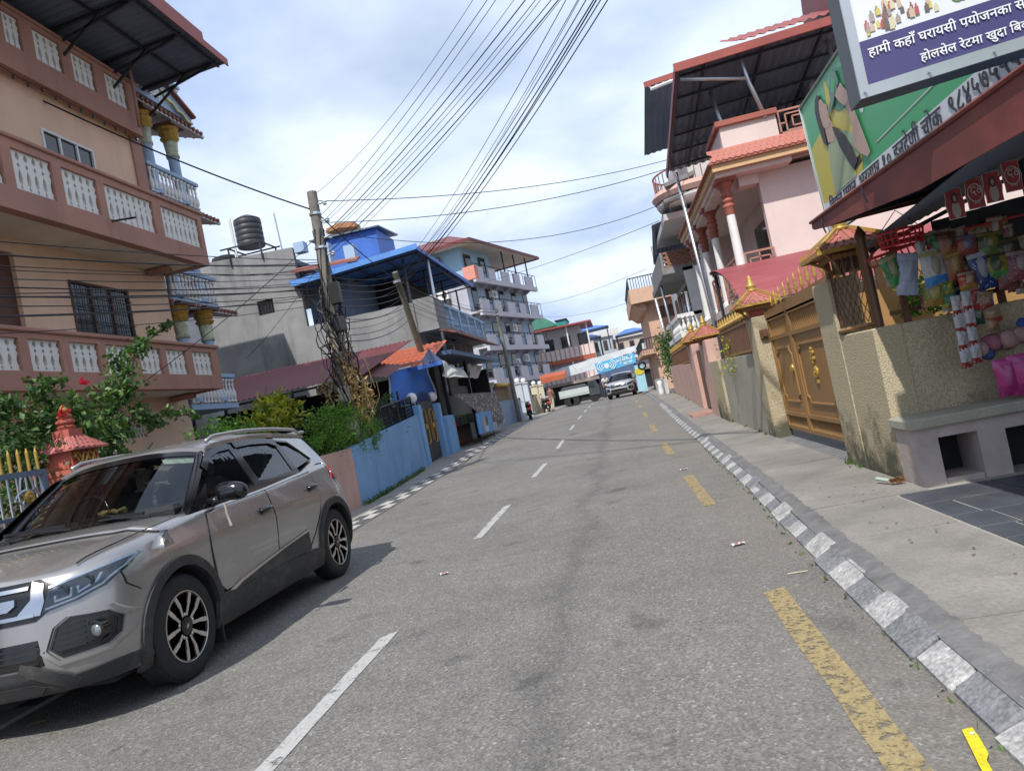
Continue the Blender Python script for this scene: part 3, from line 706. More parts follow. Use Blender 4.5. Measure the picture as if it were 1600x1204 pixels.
# doors: raised panels with dark shut lines --------------------------------------
D1 = [(1.22, .50), (1.30, .43), (2.165, .43), (2.165, zb(2.165) - .012), (1.6, zb(1.6) - .012), (1.28, zb(1.28) - .016), (1.20, .80)]
D2 = [(2.185, .43), (2.72, .43), (2.86, .52), (3.02, .70), (3.08, .80), (3.08, zb(3.05) - .02), (2.6, zb(2.6) - .012), (2.185, zb(2.185) - .012)]
for sg in (1, -1):
 fl = sg < 0
 part('shut_line', patch(MB(), [(1.185, .42), (2.74, .42), (2.88, .51), (3.04, .69), (3.096, .80), (3.096, zb(3.06) - .004), (2.2, zb(2.2) - .002), (1.26, zb(1.26) - .004), (1.185, .80)], sidefn(.0012, sg), .06, fl, .004), M['gloss'], body, smooth=True)
 for D, hs, hz, nm in ((D1, 2.03, .875, 'front'), (D2, 2.98, .925, 'rear')):
  dd = part('door', patch(MB(), D, sidefn(.005, sg), .045, fl, .008), M['carpaint'], car, smooth=True); dd.data.normals_split_custom_set_from_vertices([tuple(skin_normal(v.co + off)) for v in dd.data.vertices])
  mb = MB(); patch(mb, [(hs - .085, hz - .03), (hs + .085, hz - .022), (hs + .09, hz + .034), (hs - .08, hz + .028)], sidefn(.007, sg), .05, fl, .004)
  mb.tube([cw(hs - .09, sg * (tside(hs, hz) + .012), hz + .004), cw(hs - .07, sg * (tside(hs, hz) + .036), hz + .006), cw(hs + .06, sg * (tside(hs, hz) + .036), hz + .012), cw(hs + .10, sg * (tside(hs, hz) + .012), hz + .013)], [.014, .018, .018, .014], 8)
  part('handle', mb, M['gloss'], dd, smooth=True)
 # sill cladding, arch cladding
 mb = MB(); patch(mb, [(1.16, .20), (2.98, .20), (2.98, .36), (2.80, .385), (2.2, .40), (1.45, .40), (1.22, .43), (1.16, .36)], sidefn(.018, sg), .06, fl, .03)
 patch(mb, [(1.26, .39), (2.72, .40), (2.74, .56), (2.3, .52), (1.9, .48), (1.5, .435), (1.33, .40)], sidefn(.012, sg), .06, fl, .01)
 part('sill_cladding', mb, M['cladding'], car, auto=40)
 part('door_trim_strip', patch(MB(), ribbon([(1.25, .365), (1.32, .405), (1.5, .443), (1.9, .488), (2.3, .528), (2.74, .568)], [.022, .024, .022, .018, .014, .02]), sidefn(.017, sg), .05, fl, .006), M['alloy'], car)
 for s, z0 in ((S_F, 0), (S_R, 0)):
  c = (s, WZ + .015)
  inner = arc(c, .368, -22, 202, 26); outer = arc(c, .432, -20, 200, 26)
  outer = [(x, min(y, .80)) for x, y in outer]
  part('wheel_arch', patch(MB(), inner + outer[::-1], sidefn(.016, sg), .05, fl, .035), M['cladding'], car, auto=40)
 mb = MB(); mb.box(CX0 + sg * .80 - .07, CX0 + sg * .80 + .07, CY0 + 1.185, CY0 + 1.2, .10, .34); part('mud_flap', mb, M['black'], car)
 # mirror
 mb = MB(); mb.tube([cw(1.42, sg * .80, 1.045), cw(1.40, sg * .90, 1.06)], [.035, .03], 8)
 c = cw(1.40, sg * 1.0, 1.105); P3 = []
 for a in np.linspace(0, pi, 9):
  rr = sin(a) ** .55; P3.append([c + Vector((sg * -cos(a) * .12, .01 + (.055 * cos(b) - .012) * rr, .07 * sin(b) * rr + .012 * cos(a))) for b in np.linspace(0, 2 * pi, 14)[:-1]])
 mb.grid(P3, True); mr = part('mirror', mb, M['gloss'], car, smooth=True)
 part('indicator', MB().bbox(c.x - .055, c.x + .06, c.y - .068, c.y - .05, c.z - .012, c.z + .004, .003), M['lamphouse'], mr)
 # tail lamp
 mb = MB(); patch(mb, [(3.50, .96), (3.84, .90), (3.87, 1.02), (3.80, 1.10), (3.58, 1.085)], sidefn(.012, sg), .04, fl, .02); part('tail_light', mb, M['redlens'], car, auto=40)
 mb = MB(); patch(mb, [(3.30, .20), (3.93, .20), (3.97, .40), (3.86, .46), (3.74, .46), (3.74, .3)], sidefn(.012, sg), .05, fl, .02); part('rear_bumper_cladding', mb, M['cladding'], car, auto=40)
for sg in (1, -1): part('bumper_seam', patch(MB(), ribbon([(.345, .845), (.36, .74), (.44, .68)], .007), sidefn(.002, sg), .04, sg < 0, .004), M['gloss'], body)
for sg in (1, -1): part('fog_lamp_frame', patch(MB(), [(sg * a, b) for a, b in ribbon([(.53, .49), (.575, .615), (.65, .665), (.815, .642), (.862, .575), (.85, .475), (.80, .425), (.60, .415), (.53, .49)], .026)], frontfn(.016), .03, False, .016), M['carpaint'], car, auto=50)
mb = MB(); mb.tube([cw(1.40, .93, 1.03), cw(1.395, .935, .95), cw(1.40, .95, .86)], [.008, .007, .011], 5); part('charm_string', mb, mat('braided_string', (.42, .37, .31), .9), car)
# hood shut line and fender edge
mb = MB()
for sg in (1, -1):
 path = [cw(.30, sg * .70, .0), cw(.62, sg * .745, 0), cw(1.0, sg * .765, 0), cw(1.09, sg * .76, 0)]
 pts = []
 for q in np.linspace(0, 1, 30):
  s = lerp(.24, 1.06, q); t = sg * interp(s, [(.24, .66), (.5, .735), (.9, .765), (1.06, .765)]); w = tside(s, ztop(s)); pts.append(cw(s, t, hoodz(s, t, ztop(s), w) + .0005))
 mb.tube(pts, .0045, 4)
part('hood_seam', mb, M['gloss'], body)
# front: grille, lamps, bumper -----------------------------------------------------
g_ = part('grille', patch(MB(), [(-.50, .66), (.50, .66), (.56, .70), (.60, .83), (.50, .875), (-.50, .875), (-.60, .83), (-.56, .70)], frontfn(.004), .05, False, .01), M['gloss'], car, auto=40)
mb = MB()
for z, w in ((.70, .50), (.845, .46)): patch(mb, ribbon([(-w, z), (-.2, z), (.2, z), (w, z)], .02), frontfn(.016), .06, False, .012)
patch(mb, [(.13, .74), (.36, .74), (.40, .765), (.40, .80), (.20, .80)], frontfn(.02), .05, False, .02); patch(mb, [(-.13, .74), (-.36, .74), (-.40, .765), (-.40, .80), (-.20, .80)][::-1], frontfn(.02), .05, False, .02)

for sg in (1, -1): part('chrome_wing', patch(MB(), [(sg * .40, .70), (sg * .53, .69), (sg * .55, .76), (sg * .535, .85), (sg * .47, .875), (sg * .48, .78)], frontfn(.012), .05, False, .012), M['chrome'], g_, auto=40)
part('chrome_bar', mb, M['chrome'], g_, auto=40)
for sg in (1, -1):
 fx = lambda L: [(sg * a, b) for a, b in L]
 hl = part('headlight', patch(MB(), fx([(.545, .700), (.70, .725), (.80, .765), (.855, .83), (.872, .905), (.80, .885), (.70, .86), (.575, .835)]), frontfn(.006), .035, False, .012), M['lamphouse'], car, auto=40)
 mb = MB(); patch(mb, fx(ribbon([(.565, .825), (.70, .852), (.80, .876), (.866, .895)], .013)), frontfn(.011), .03, False, .006); patch(mb, fx(ribbon([(.555, .715), (.69, .738), (.79, .778), (.848, .845), (.864, .89)], .010)), frontfn(.011), .03, False, .006)
 part('light_guide', mb, M['drl'], hl, auto=40)
 mb = MB(); patch(mb, fx(ribbon([(.60, .775), (.60, .745), (.67, .755), (.67, .80)], .012)), frontfn(.010), .03, False, .006); patch(mb, fx(ribbon([(.70, .80), (.70, .765), (.77, .80), (.78, .84)], .012)), frontfn(.010), .03, False, .006)
 part('lamp_bracket', mb, M['drl'], hl, auto=40)
 mb = MB()
 for t_, z_ in ((.635, .79), (.735, .815)):
  c = cw(sfront(t_, z_) - .008, sg * t_, z_); mb.lathe(c, [(.036, .01), (.036, 0), (.024, -.004), (.022, .004)], 14, 'y')
 part('lamp_lens', mb, M['dglass'], hl, smooth=False)
 part('lamp_cover', patch(MB(), fx([(.545, .700), (.70, .725), (.80, .765), (.855, .83), (.872, .905), (.80, .885), (.70, .86), (.575, .835)]), frontfn(.018), .035, False, .003), M['lampglass'], hl, auto=40)
 # fog lamp pocket
 fo = part('fog_lamp_pocket', patch(MB(), fx([(.565, .50), (.60, .60), (.66, .638), (.80, .618), (.835, .57), (.825, .49), (.79, .455), (.62, .445)]), frontfn(.004), .03, False, .008), M['gloss'], car, auto=40)
 mb = MB(); rim = [(.565, .50), (.60, .60), (.66, .638), (.80, .618), (.835, .57), (.825, .49), (.79, .455), (.62, .445), (.565, .50)]
 patch(mb, fx(ribbon(rim, .013)), frontfn(.010), .03, False, .008)
 for z in (.485, .515, .545, .575, .605): patch(mb, fx(ribbon([(.59 if z < .56 else .61, z), (.66, z), (.72, z)], .009)), frontfn(.014), .03, False, .01)
 part('slat', mb, M['black'], fo, auto=40)
 c = cw(sfront(.755, .535) - .02, sg * .755, .535); part('fog_lamp', MB().lathe(c, [(.062, .05), (.062, .0), (.048, -.004), (.046, .01)], 22, 'y'), M['gloss'], fo, auto=40)
 c2 = cw(sfront(.765, .535) - .022, sg * .765, .535); part('fog_lamp_lens', MB().lathe(c2, [(.041, .02), (.038, -.004), (.02, -.012), (.001, -.014)], 22, 'y'), plain('fog_lens', (.30, .32, .34), .12, .7), fo, smooth=True)
part('lower_bumper', patch(MB(), [(-.80, .25), (.80, .25), (.858, .28), (.866, .345), (.80, .345), (.60, .325), (.50, .33), (.42, .41), (-.42, .41), (-.50, .33), (-.60, .325), (-.80, .345), (-.866, .345), (-.858, .28)], frontfn(.014), .05, False, .03), M['cladding'], car, auto=40)
part('skid_plate', patch(MB(), [(-.46, .262), (.46, .262), (.50, .30), (.44, .33), (-.44, .33), (-.50, .30)], frontfn(.024), .05, False, .02), M['cladding'], car, auto=40)
mb = MB(); patch(mb, [(-.52, .42), (.52, .42), (.50, .56), (-.50, .56)], frontfn(.004), .05, False, .008); gi = part('lower_intake', mb, M['gloss'], car, auto=40)
mb = MB()
for z in (.44, .47, .50, .53): patch(mb, ribbon([(-.5, z), (0, z), (.5, z)], .010), frontfn(.010), .06, False, .008)
part('intake_bar', mb, M['black'], gi, auto=40)
for sg in (1, -1): part('bumper_corner_trim', patch(MB(), ribbon([(sg * .40, .43), (sg * .46, .40), (sg * .60, .31), (sg * .64, .275)], [.05, .07, .08, .07]), frontfn(.019), .05, False, .012), M['cladding'], car, auto=40)
part('number_plate', patch(MB(), [(-.25, .575), (.25, .575), (.25, .655), (-.25, .655)], frontfn(.02), .06, False, .01), plain('pale_plate', (.45, .43, .41), .5), car)
# wheels ------------------------------------------------------------------------
def wheel(s, sg):
 c = cw(s, sg * .775, WZ)
 mb = MB(); pr = [(.222, -.09), (.30, -.105), (.326, -.085), (WR, -.05), (WR, .05), (.326, .085), (.30, .103), (.255, .104), (.222, .095), (.215, .0)]
 pr = [(r, h * sg) for r, h in pr]; mb.lathe(c, pr + [pr[0]], 44, 'x')
 mb.f = mb.f[:-2]; mb.m = mb.m[:-2]
 for k in range(44):    # tread blocks and grooves
  a = 2 * pi * k / 44
  for h, tw in ((-.062, .02), (.062, -.02), (0, .01)):
   p = c + Vector((h, cos(a) * (WR - .002), sin(a) * (WR - .002))); q = c + Vector((h + tw, cos(a + .06) * (WR - .002), sin(a + .06) * (WR - .002))); mb.bar(p, q, .034, .010, (0, cos(a), sin(a)))
 w = part('wheel', mb, M['rubber'], car, auto=35)
 mb = MB(); mb.lathe(c, [(.218, .088 * sg), (.222, .098 * sg), (.208, .098 * sg), (.200, .07 * sg), (.190, .04 * sg), (.02, .035 * sg)], 40, 'x'); part('rim', mb, M['wheelblack'], w, auto=35)
 mb = MB(); mb.lathe(c, [(.208, .088 * sg), (.218, .1005 * sg), (.224, .099 * sg), (.222, .08 * sg)], 40, 'x')
 for k in range(5):
  for d in (-.27, .27):
   a = 2 * pi * k / 5 + d + .3; a2 = a + d * .42
   for bend, wd in ((0, 1),):
    p0 = c + Vector((sg * .082, cos(a) * .06, sin(a) * .06)); p1 = c + Vector((sg * .094, cos((a + a2) / 2) * .14, sin((a + a2) / 2) * .14)); p2 = c + Vector((sg * .093, cos(a2) * .212, sin(a2) * .212))
    for q0, q1, w0 in ((p0, p1, .020), (p1, p2, .028)):
     mb.bar(q0, q1, w0, .010, (1, 0, 0))
 part('spoke', mb, M['alloy'], w)
 mb = MB()
 for k in range(10):
  a = 2 * pi * k / 10 + .3; mb.bar(c + Vector((sg * .07, cos(a) * .04, sin(a) * .04)), c + Vector((sg * .078, cos(a) * .20, sin(a) * .20)), .052, .014, (1, 0, 0))
 part('spoke_web', mb, M['wheelblack'], w)
 mb = MB(); mb.lathe(c, [(.058, .06 * sg), (.056, .092 * sg), (.03, .097 * sg), (.028, .095 * sg), (.001, .096 * sg)], 24, 'x'); part('hub_cap', mb, M['wheelblack'], w, smooth=False)
 mb = MB()
 for k in range(5): a = 2 * pi * k / 5 + .3; mb.lathe(c + Vector((sg * .078, cos(a) * .075, sin(a) * .075)), [(.012, 0), (.012, .012 * sg), (.006, .016 * sg)], 6, 'x')
 mb.bar(c + Vector((sg * .097, .012, .014)), c + Vector((sg * .097, -.012, -.002)), .007, .004, (1, 0, 0)); mb.bar(c + Vector((sg * .097, .012, .002)), c + Vector((sg * .097, -.012, -.014)), .007, .004, (1, 0, 0))
 part('wheel_nut', mb, M['alloy'], w)
for s in (S_F, S_R):
 for sg in (1, -1): wheel(s, sg)
mb = MB(); mb.box(CX0 - .72, CX0 + .72, CY0 + .3, CY0 + 3.8, .20, .26); part('underbody', mb, M['darkint'], car)
# ================================================================== left side of the street
M['peach'] = mat('peach_plaster', (.72, .49, .345), .8, var=.08, scale=1.1, dirt=.4, dirtcol=(.46, .33, .25), dscale=1.4, streak=1.5, bump=.15, bscale=50)
M['terra'] = mat('terracotta_paint', (.37, .19, .14), .75, var=.14, scale=1.3, dirt=.5, dirtcol=(.23, .125, .10), dscale=1.2, streak=1.8, bump=.15)
M['cream'] = mat('cream_soffit', (.70, .62, .52), .85, var=.08, dirt=.3, dirtcol=(.38, .33, .27))
M['balu'] = mat('cast_white_baluster', (.70, .68, .63), .75, var=.08, scale=3, dirt=.45, dirtcol=(.42, .36, .29), dscale=3)
M['sheetdark'] = mat('dark_roof_sheet', (.12, .15, .21), .5, .05, var=.2, scale=1.5)
M['sheetred'] = mat('red_roof_sheet', (.30, .075, .06), .5, .1, var=.18, scale=1.2, dirt=.35, dirtcol=(.16, .06, .05))
M['sheetmaroon'] = mat('maroon_roof_sheet', (.17, .045, .045), .55, .1, var=.22, scale=1.0, dirt=.5, dirtcol=(.10, .045, .04))
M['brownwood'] = mat('brown_wood', (.10, .045, .03), .6, var=.25, scale=4)
M['winframe'] = mat('white_window_frame', (.66, .66, .66), .5, var=.05)

def flat_baluster(w, h, d):
 """cast panel baluster: flat plate whose edges leave club- and vase-shaped holes"""
 pr = [(0, 1), (.05, .95), (.10, .72), (.16, .88), (.22, .62), (.34, .50), (.46, .68), (.53, .93), (.565, 1.0), (.60, .82), (.645, .62), (.69, .85), (.72, 1.0), (.76, .96), (.80, .62), (.865, .48), (.92, .70), (.96, .92), (1, 1)]
 L = [(-w / 2 * q, h * t) for t, q in pr]; Rr = [(w / 2 * q, h * t) for t, q in pr[::-1]]
 mb = MB(); n = len(pr)
 for k in range(n - 1):
  (t0, q0), (t1, q1) = pr[k], pr[k + 1]; a, b = w / 2 * q0, w / 2 * q1
  V = [(-d, -a, h * t0), (-d, a, h * t0), (-d, b, h * t1), (-d, -b, h * t1), (d, -a, h * t0), (d, a, h * t0), (d, b, h * t1), (d, -b, h * t1)]
  mb.add(V, [(0, 3, 2, 1), (4, 5, 6, 7), (0, 4, 7, 3), (1, 2, 6, 5)])
 return mb
def turned_baluster(h, r, n=8):
 pr = [(.9, 0), (.9, .06), (.5, .10), (.75, .16), (1.0, .30), (.85, .44), (.42, .60), (.38, .70), (.62, .76), (.38, .80), (.55, .90), (.9, .94), (.9, 1)]
 return MB().lathe((0, 0, 0), [(a * r, b * h) for a, b in pr], n)

house = thing('peach_house', 'peach three-storey house with terracotta balconies and white cast balusters', 'house', (-10.5, 9, 0))
HX = -9.0; HB = -16.0; HY0, HY1 = 3.0, 14.42
# walls, floor by floor, with window openings cut as boxes round the holes
def wall_yz(mb, x0, x1, y0, y1, z0, z1, holes):
 """wall slab in the y-z plane with rectangular holes (ya, yb, za, zb)"""
 ysx = sorted({y0, y1, *[h[0] for h in holes], *[h[1] for h in holes]}); zsx = sorted({z0, z1, *[h[2] for h in holes], *[h[3] for h in holes]})
 for a, b in zip(ysx, ysx[1:]):
  z = z0
  segs = []
  for c, d in zip(zsx, zsx[1:]):
   my, mz = (a + b) / 2, (c + d) / 2
   if any(h[0] < my < h[1] and h[2] < mz < h[3] for h in holes): continue
   if segs and abs(segs[-1][1] - c) < 1e-6: segs[-1][1] = d
   else: segs.append([c, d])
  for c, d in segs: mb.box(x0, x1, a, b, c, d)
 return mb
def wall_xz(mb, y0, y1, x0, x1, z0, z1, holes):
 xsx = sorted({x0, x1, *[h[0] for h in holes], *[h[1] for h in holes]}); zsx = sorted({z0, z1, *[h[2] for h in holes], *[h[3] for h in holes]})
 for a, b in zip(xsx, xsx[1:]):
  segs = []
  for c, d in zip(zsx, zsx[1:]):
   mx_, mz = (a + b) / 2, (c + d) / 2
   if any(h[0] < mx_ < h[1] and h[2] < mz < h[3] for h in holes): continue
   if segs and abs(segs[-1][1] - c) < 1e-6: segs[-1][1] = d
   else: segs.append([c, d])
  for c, d in segs: mb.box(a, b, y0, y1, c, d)
 return mb
HW = [(11.55, 12.85, 7.30, 7.78), (11.52, 13.10, 4.05, 5.02), (9.0, 10.42, 3.1, 5.3), (11.5, 12.9, 2.12, 2.38)]
mb = MB(); wall_yz(mb, HX - .22, HX, HY0, HY1, 0, 8.55, HW); mb.box(HB, HX - .23, HY1 - .2, HY1, 0, 8.55); mb.box(HB, HX - .23, HY0, HY0 + .2, 0, 8.55); mb.box(HB - .2, HB, HY0, HY1, 0, 8.55)
part('wall', mb, M['peach'], house)
mb = MB(); mb.box(HB, HX - .23, HY0 + .21, HY1 - .21, 8.2, 8.4); mb.box(HB, HX - .5, HY0 + .21, HY1 - .21, 2.9, 3.1); mb.box(HB, HX - .5, HY0 + .21, HY1 - .21, 5.6, 5.8); part('floor_slab', mb, M['darkint'], house)
def balcony(zb_, zt_, y0, y1, xf, xb, panels, pz0, pz1, sof=True):
 b = part('balcony', MB().box(xb, xf, y0, y1, zb_, zb_ + .10), M['cream'], house)
 # parapet built round its baluster panels
 mb = MB(); wall_yz(mb, xf - .16, xf + .03, y0, y1 + .03, zb_ - .03, zt_ - .07, [(a, c, pz0, pz1) for a, c in panels]); mb.box(xb, xf - .16, y1 - .13, y1 + .03, zb_ - .03, zt_ - .07)
 part('parapet', mb, M['terra'], b)
 part('coping', MB().box(xf - .20, xf + .07, y0, y1 + .07, zt_ - .068, zt_, .015).box(xb, xf - .2, y1 - .17, y1 + .07, zt_ - .068, zt_ - .002), M['terra'], b)
 for a, c in panels:
  n = max(3, round((c - a) / .16)); w = (c - a) / n
  key = ('bal', round(w, 3), round(pz1 - pz0, 3))
  me = flat_baluster(w * .995, pz1 - pz0, .035).mesh('baluster'); me.materials.append(M['balu'])
  for k in range(n): piece('baluster', me, b, (xf - .05, a + w * (k + .5), pz0))
 return b
lowp = [(7.0, 7.6), (7.75, 8.35), (8.45, 9.04), (9.21, 9.81), (9.99, 10.61), (10.78, 11.38), (11.61, 12.21), (12.37, 13.0), (13.21, 13.89)]
balcony(2.88, 3.76, 4, 14.10, -8.0, HX, lowp, 3.13, 3.60)
midp = [(6.9, 8.0), (8.2, 9.35), (9.54, 10.32), (10.52, 11.32), (11.5, 12.83), (13.08, 14.36)]
balcony(5.55, 6.70, 4, 14.48, -8.0, HX, midp, 5.87, 6.50)
topp = [(9.2, 9.85), (10.05, 10.65), (10.82, 11.19), (11.47, 12.12), (12.38, 12.98), (13.29, 13.93)]
balcony(8.50, 9.66, 4, 14.20, -8.78, HX - .6, topp, 8.92, 9.50)
mb = MB();
for z in (2.73, 5.40): mb.box(HX + .01, -8.3, 8.9, 9.15, z + .04, z + .115); mb.box(HX + .01, -8.5, 14.0 - .25, 14.0 - .05, z + .04, z + .115)
part('beam', mb, M['terra'], house, kind='stuff')
part('corner_trim', MB().box(HX - .05, HX + .04, 14.10, 14.45, 6.6, 8.5), M['terra'], house)
# windows
def window(parent, x, y0, y1, z0, z1, nx, fm, gm, grille=False, depth=.08, face=1):
 mb = MB(); t = .045
 mb.box(x - .06, x + .02, y0, y1, z0, z0 + t).box(x - .06, x + .02, y0, y1, z1 - t, z1).box(x - .06, x + .02, y0, y0 + t, z0 + t, z1 - t).box(x - .06, x + .02, y1 - t, y1, z0 + t, z1 - t)
 for k in range(1, nx):
  yy = lerp(y0, y1, k / nx); mb.box(x - .05, x + .012, yy - t / 2, yy + t / 2, z0 + t, z1 - t)
 w = part('window', mb, fm, parent)
 for k in range(nx): part('pane', MB().box(x - .03, x - .02, lerp(y0, y1, k / nx) + t * .5, lerp(y0, y1, (k + 1) / nx) - t * .5, z0 + t, z1 - t), gm, w)
 if grille:
  mb = MB()
  for k in range(1, 12): yy = lerp(y0, y1, k / 12); mb.tube([(x + .05, yy, z0 + .02), (x + .05, yy, z1 - .02)], .008, 4)
  for k in range(1, 4): zz = lerp(z0, z1, k / 4); mb.tube([(x + .05, y0, zz), (x + .05, y1, zz)], .008, 4)
  part('grille', mb, M['blacksteel'], w, kind='stuff')
 return w
window(house, HX, *HW[0], 3, M['winframe'], M['dglass'])
window(house, HX, *HW[1], 3, M['brownwood'], M['dglass'], True)
dr = part('shutter', MB().box(HX - .12, HX - .08, 9.0, 10.42, 3.1, 5.3), M['brownwood'], house)
mb = MB()   # ventilation lattice
y0, y1, z0, z1 = HW[3]
for k in range(14): yy = lerp(y0, y1, k / 14); mb.bar((HX - .05, yy, z0), (HX - .05, yy + .14, z1), .05, .022); mb.bar((HX - .052, yy + .14, z0), (HX - .052, yy, z1), .05, .022)
part('vent_lattice', mb, M['cream'], house, kind='stuff')
part('vent_lattice', MB().box(HX - .06, HX + .005, 9.2, 10.1, 5.32, 5.5), M['cream'], house)
# cut conduit and drain pipe on the parapet, spout on the middle balcony
part('drain_pipe', MB().tube([(-8.68, 14.05, 10.3), (-8.66, 14.05, 9.75), (-8.62, 14.0, 9.3), (-8.62, 13.95, 8.55)], .035, 8), M['terra'], house, smooth=True)
part('water_spout', MB().tube([(-7.98, 11.55, 5.83), (-7.55, 11.6, 5.81)], .018, 6), M['blacksteel'], house)
# string of bulb holders under the top slab
mb = MB(); pts = [(-8.74, y, 8.42 - .06 * abs(sin(y * 3))) for y in np.linspace(8, 14.1, 40)]; mb.tube(pts, .008, 4)
for k in range(2, 40, 2): mb.lathe((pts[k][0], pts[k][1], pts[k][2] - .07), [(.01, .05), (.026, .02), (.02, -.01), (.004, -.03)], 6)
part('bulb_string', mb, M['black'], house, kind='stuff')
# roof canopy with steel trusses
rc = part('roof_canopy', MB().corr((-7.05, 4, 10.05), (0, 11.15, 0), (-4.6, 0, -.35), .18, .02), M['sheetdark'], house)
part('upper_canopy', MB().corr((-7.25, 4, 10.46), (0, 10.6, 0), (-5, 0, .7), .18, .02), M['sheetdark'], house)
for x, z, y1 in ((-7.04, 10.08, 15.2), (-7.24, 10.49, 14.66)): part('fascia', MB().box(x, x + .03, 4, y1, z - .10, z + .06), M['sheetred'], rc)
mb = MB()
for yy in (9.0, 10.6, 12.2, 13.6, 14.9):
 mb.bar((-7.15, yy, 9.98), (-11.5, yy, 9.64), .06, .05); mb.bar((-8.72, yy, 9.6), (-7.3, yy, 9.93), .04, .04); mb.bar((-9.1, yy, 8.6), (-9.1, yy, 9.8), .07, .07); mb.bar((-9.1, yy, 9.1), (-7.9, yy, 9.9), .04, .04); mb.bar((-9.1, yy, 9.2), (-10.3, yy, 9.7), .04, .04)
for x in (-7.2, -8.0, -9.1, -10.2, -11.3): mb.bar((x, 4, 9.985 + (x + 7.1) * .076), (x, 15.1, 9.985 + (x + 7.1) * .076), .05, .05)
part('truss', mb, M['blacksteel'], rc, kind='stuff')

# ---- blue and white neighbour with gold-capital columns ----------------------------
M['bluewhite'] = mat('pale_blue_paint', (.34, .46, .62), .7, var=.08, dirt=.3, dirtcol=(.25, .3, .36))
M['bluedeep'] = mat('blue_paint', (.06, .14, .36), .6, var=.12)
M['skycream'] = mat('offwhite_plaster', (.56, .54, .52), .8, var=.08, dirt=.3, dirtcol=(.36, .35, .34))
M['tile'] = mat('red_clay_tile', (.26, .10, .075), .75, var=.25, scale=5, dirt=.4, dirtcol=(.12, .06, .05))
nb = thing('columned_house', 'pale blue and cream house with gold-capital columns behind the peach house', 'house', (-12, 16, 0))
mb = MB(); mb.box(-18, -10.7, 14.75, 17.0, 0, 10.0); mb.box(-18, -12.9, 17.001, 22.6, 0, 10.2); part('wall', mb, M['skycream'], nb)
def tiled_eave(parent, x0, x1, y0, y1, z, drop=.28, side='x'):
 """sloped eave slab with rows of tile ribs; falls toward +x and +y ends"""
 e = part('eave', MB().add([(x0, y0, z), (x1, y0, z - drop), (x1, y1, z - drop), (x0, y1 - (x1 - x0) * .5, z), (x0, y0, z + .07), (x1, y0, z - drop + .06), (x1, y1, z - drop + .06), (x0, y1 - (x1 - x0) * .5, z + .07)], [(0, 3, 2, 1), (4, 5, 6, 7), (0, 1, 5, 4), (1, 2, 6, 5), (2, 3, 7, 6), (3, 0, 4, 7)]), M['skycream'], parent)
 mb = MB(); n = int((y1 - y0) / .16)
 for k in range(n + 1):
  yy = lerp(y0, y1, k / n); xa = x0 if yy < y1 - (x1 - x0) * .5 else x0 + (yy - (y1 - (x1 - x0) * .5)) * 2
  if xa < x1: mb.tube([(xa, yy, z + .085 - (xa - x0) / (x1 - x0) * drop), (x1 + .05, yy, z + .085 - drop - .015)], .05, 6)
 nx = int((x1 - x0) / .16)
 for k in range(nx):
  xx = lerp(x0, x1, (k + .5) / nx); ye = y1 - (x1 - xx) * .5; mb.tube([(xx, ye - .05, z + .085 - (xx - x0) / (x1 - x0) * drop), (xx + .02, ye + .10, z + .05 - (xx - x0) / (x1 - x0) * drop)], .05, 6)
 part('tile_row', mb, M['tile'], e, kind='stuff'); return e
for z in (4.98, 7.36, 9.62): tiled_eave(nb, -10.75, -9.0, 14.5, 17.3, z + .2)
tb = turned_baluster(.55, .055).mesh('baluster', smooth=True); tb.materials.append(M['white'])
for z in (2.6, 4.98, 7.32, 9.75):
 f = part('porch_floor', MB().box(-10.69, -8.98, 14.5, 16.45, z - .02, z + .10), M['bluewhite'], nb)
 mb = MB().box(-9.06, -8.94, 14.5, 16.45, z + .60 + .10, z + .60 + .19, .01).box(-10.69, -9.06, 16.33, 16.44, z + .60 + .10, z + .60 + .188); part('rail', mb, M['bluewhite'], f)
 for k in range(13): piece('baluster', tb, f, (-9.0, 14.62 + k * .145, z + .12))
 for k in range(8): piece('baluster', tb, f, (-9.2 - k * .18, 16.39, z + .12))
def gold_column(parent, x, y, z0, z1, r=.13):
 h = z1 - z0
 c = part('column', MB().lathe((x, y, z0), [(r * 1.35, 0), (r * 1.35, .08), (r * 1.05, .12), (r, .2), (r * .95, h - .75)], 12), M['bluewhite'], parent, auto=40)
 part('painted_band', MB().lathe((x, y, z0), [(r * 1.15, h - .76), (r * 1.2, h - .72), (r * 1.05, h - .66), (r * 1.25, h - .40), (r * 1.1, h - .38)], 12), mat('green_cream_band', (.42, .44, .30), .6, var=.6, scale=6), c, smooth=True)
 part('capital', MB().lathe((x, y, z0), [(r * 1.2, h - .38), (r * 1.7, h - .30), (r * 1.3, h - .26), (r * 1.8, h - .17), (r * 1.45, h - .12), (r * 1.9, h - .05)], 10), M['gold'], c)
 part('abacus', MB().box(x - r * 2.1, x + r * 2.1, y - r * 2.1, y + r * 2.1, z1 - .05, z1 + .02), M['brownwood'], c)
for z0, z1 in ((2.75, 4.95), (5.1, 7.25), (7.45, 9.35)):
 gold_column(nb, -9.1, 14.85, z0, z1); gold_column(nb, -9.1, 15.85, z0, z1)
 part('back_panel', MB().box(-10.66, -10.6, 14.8, 16.3, z0, z1), M['bluedeep'], nb)
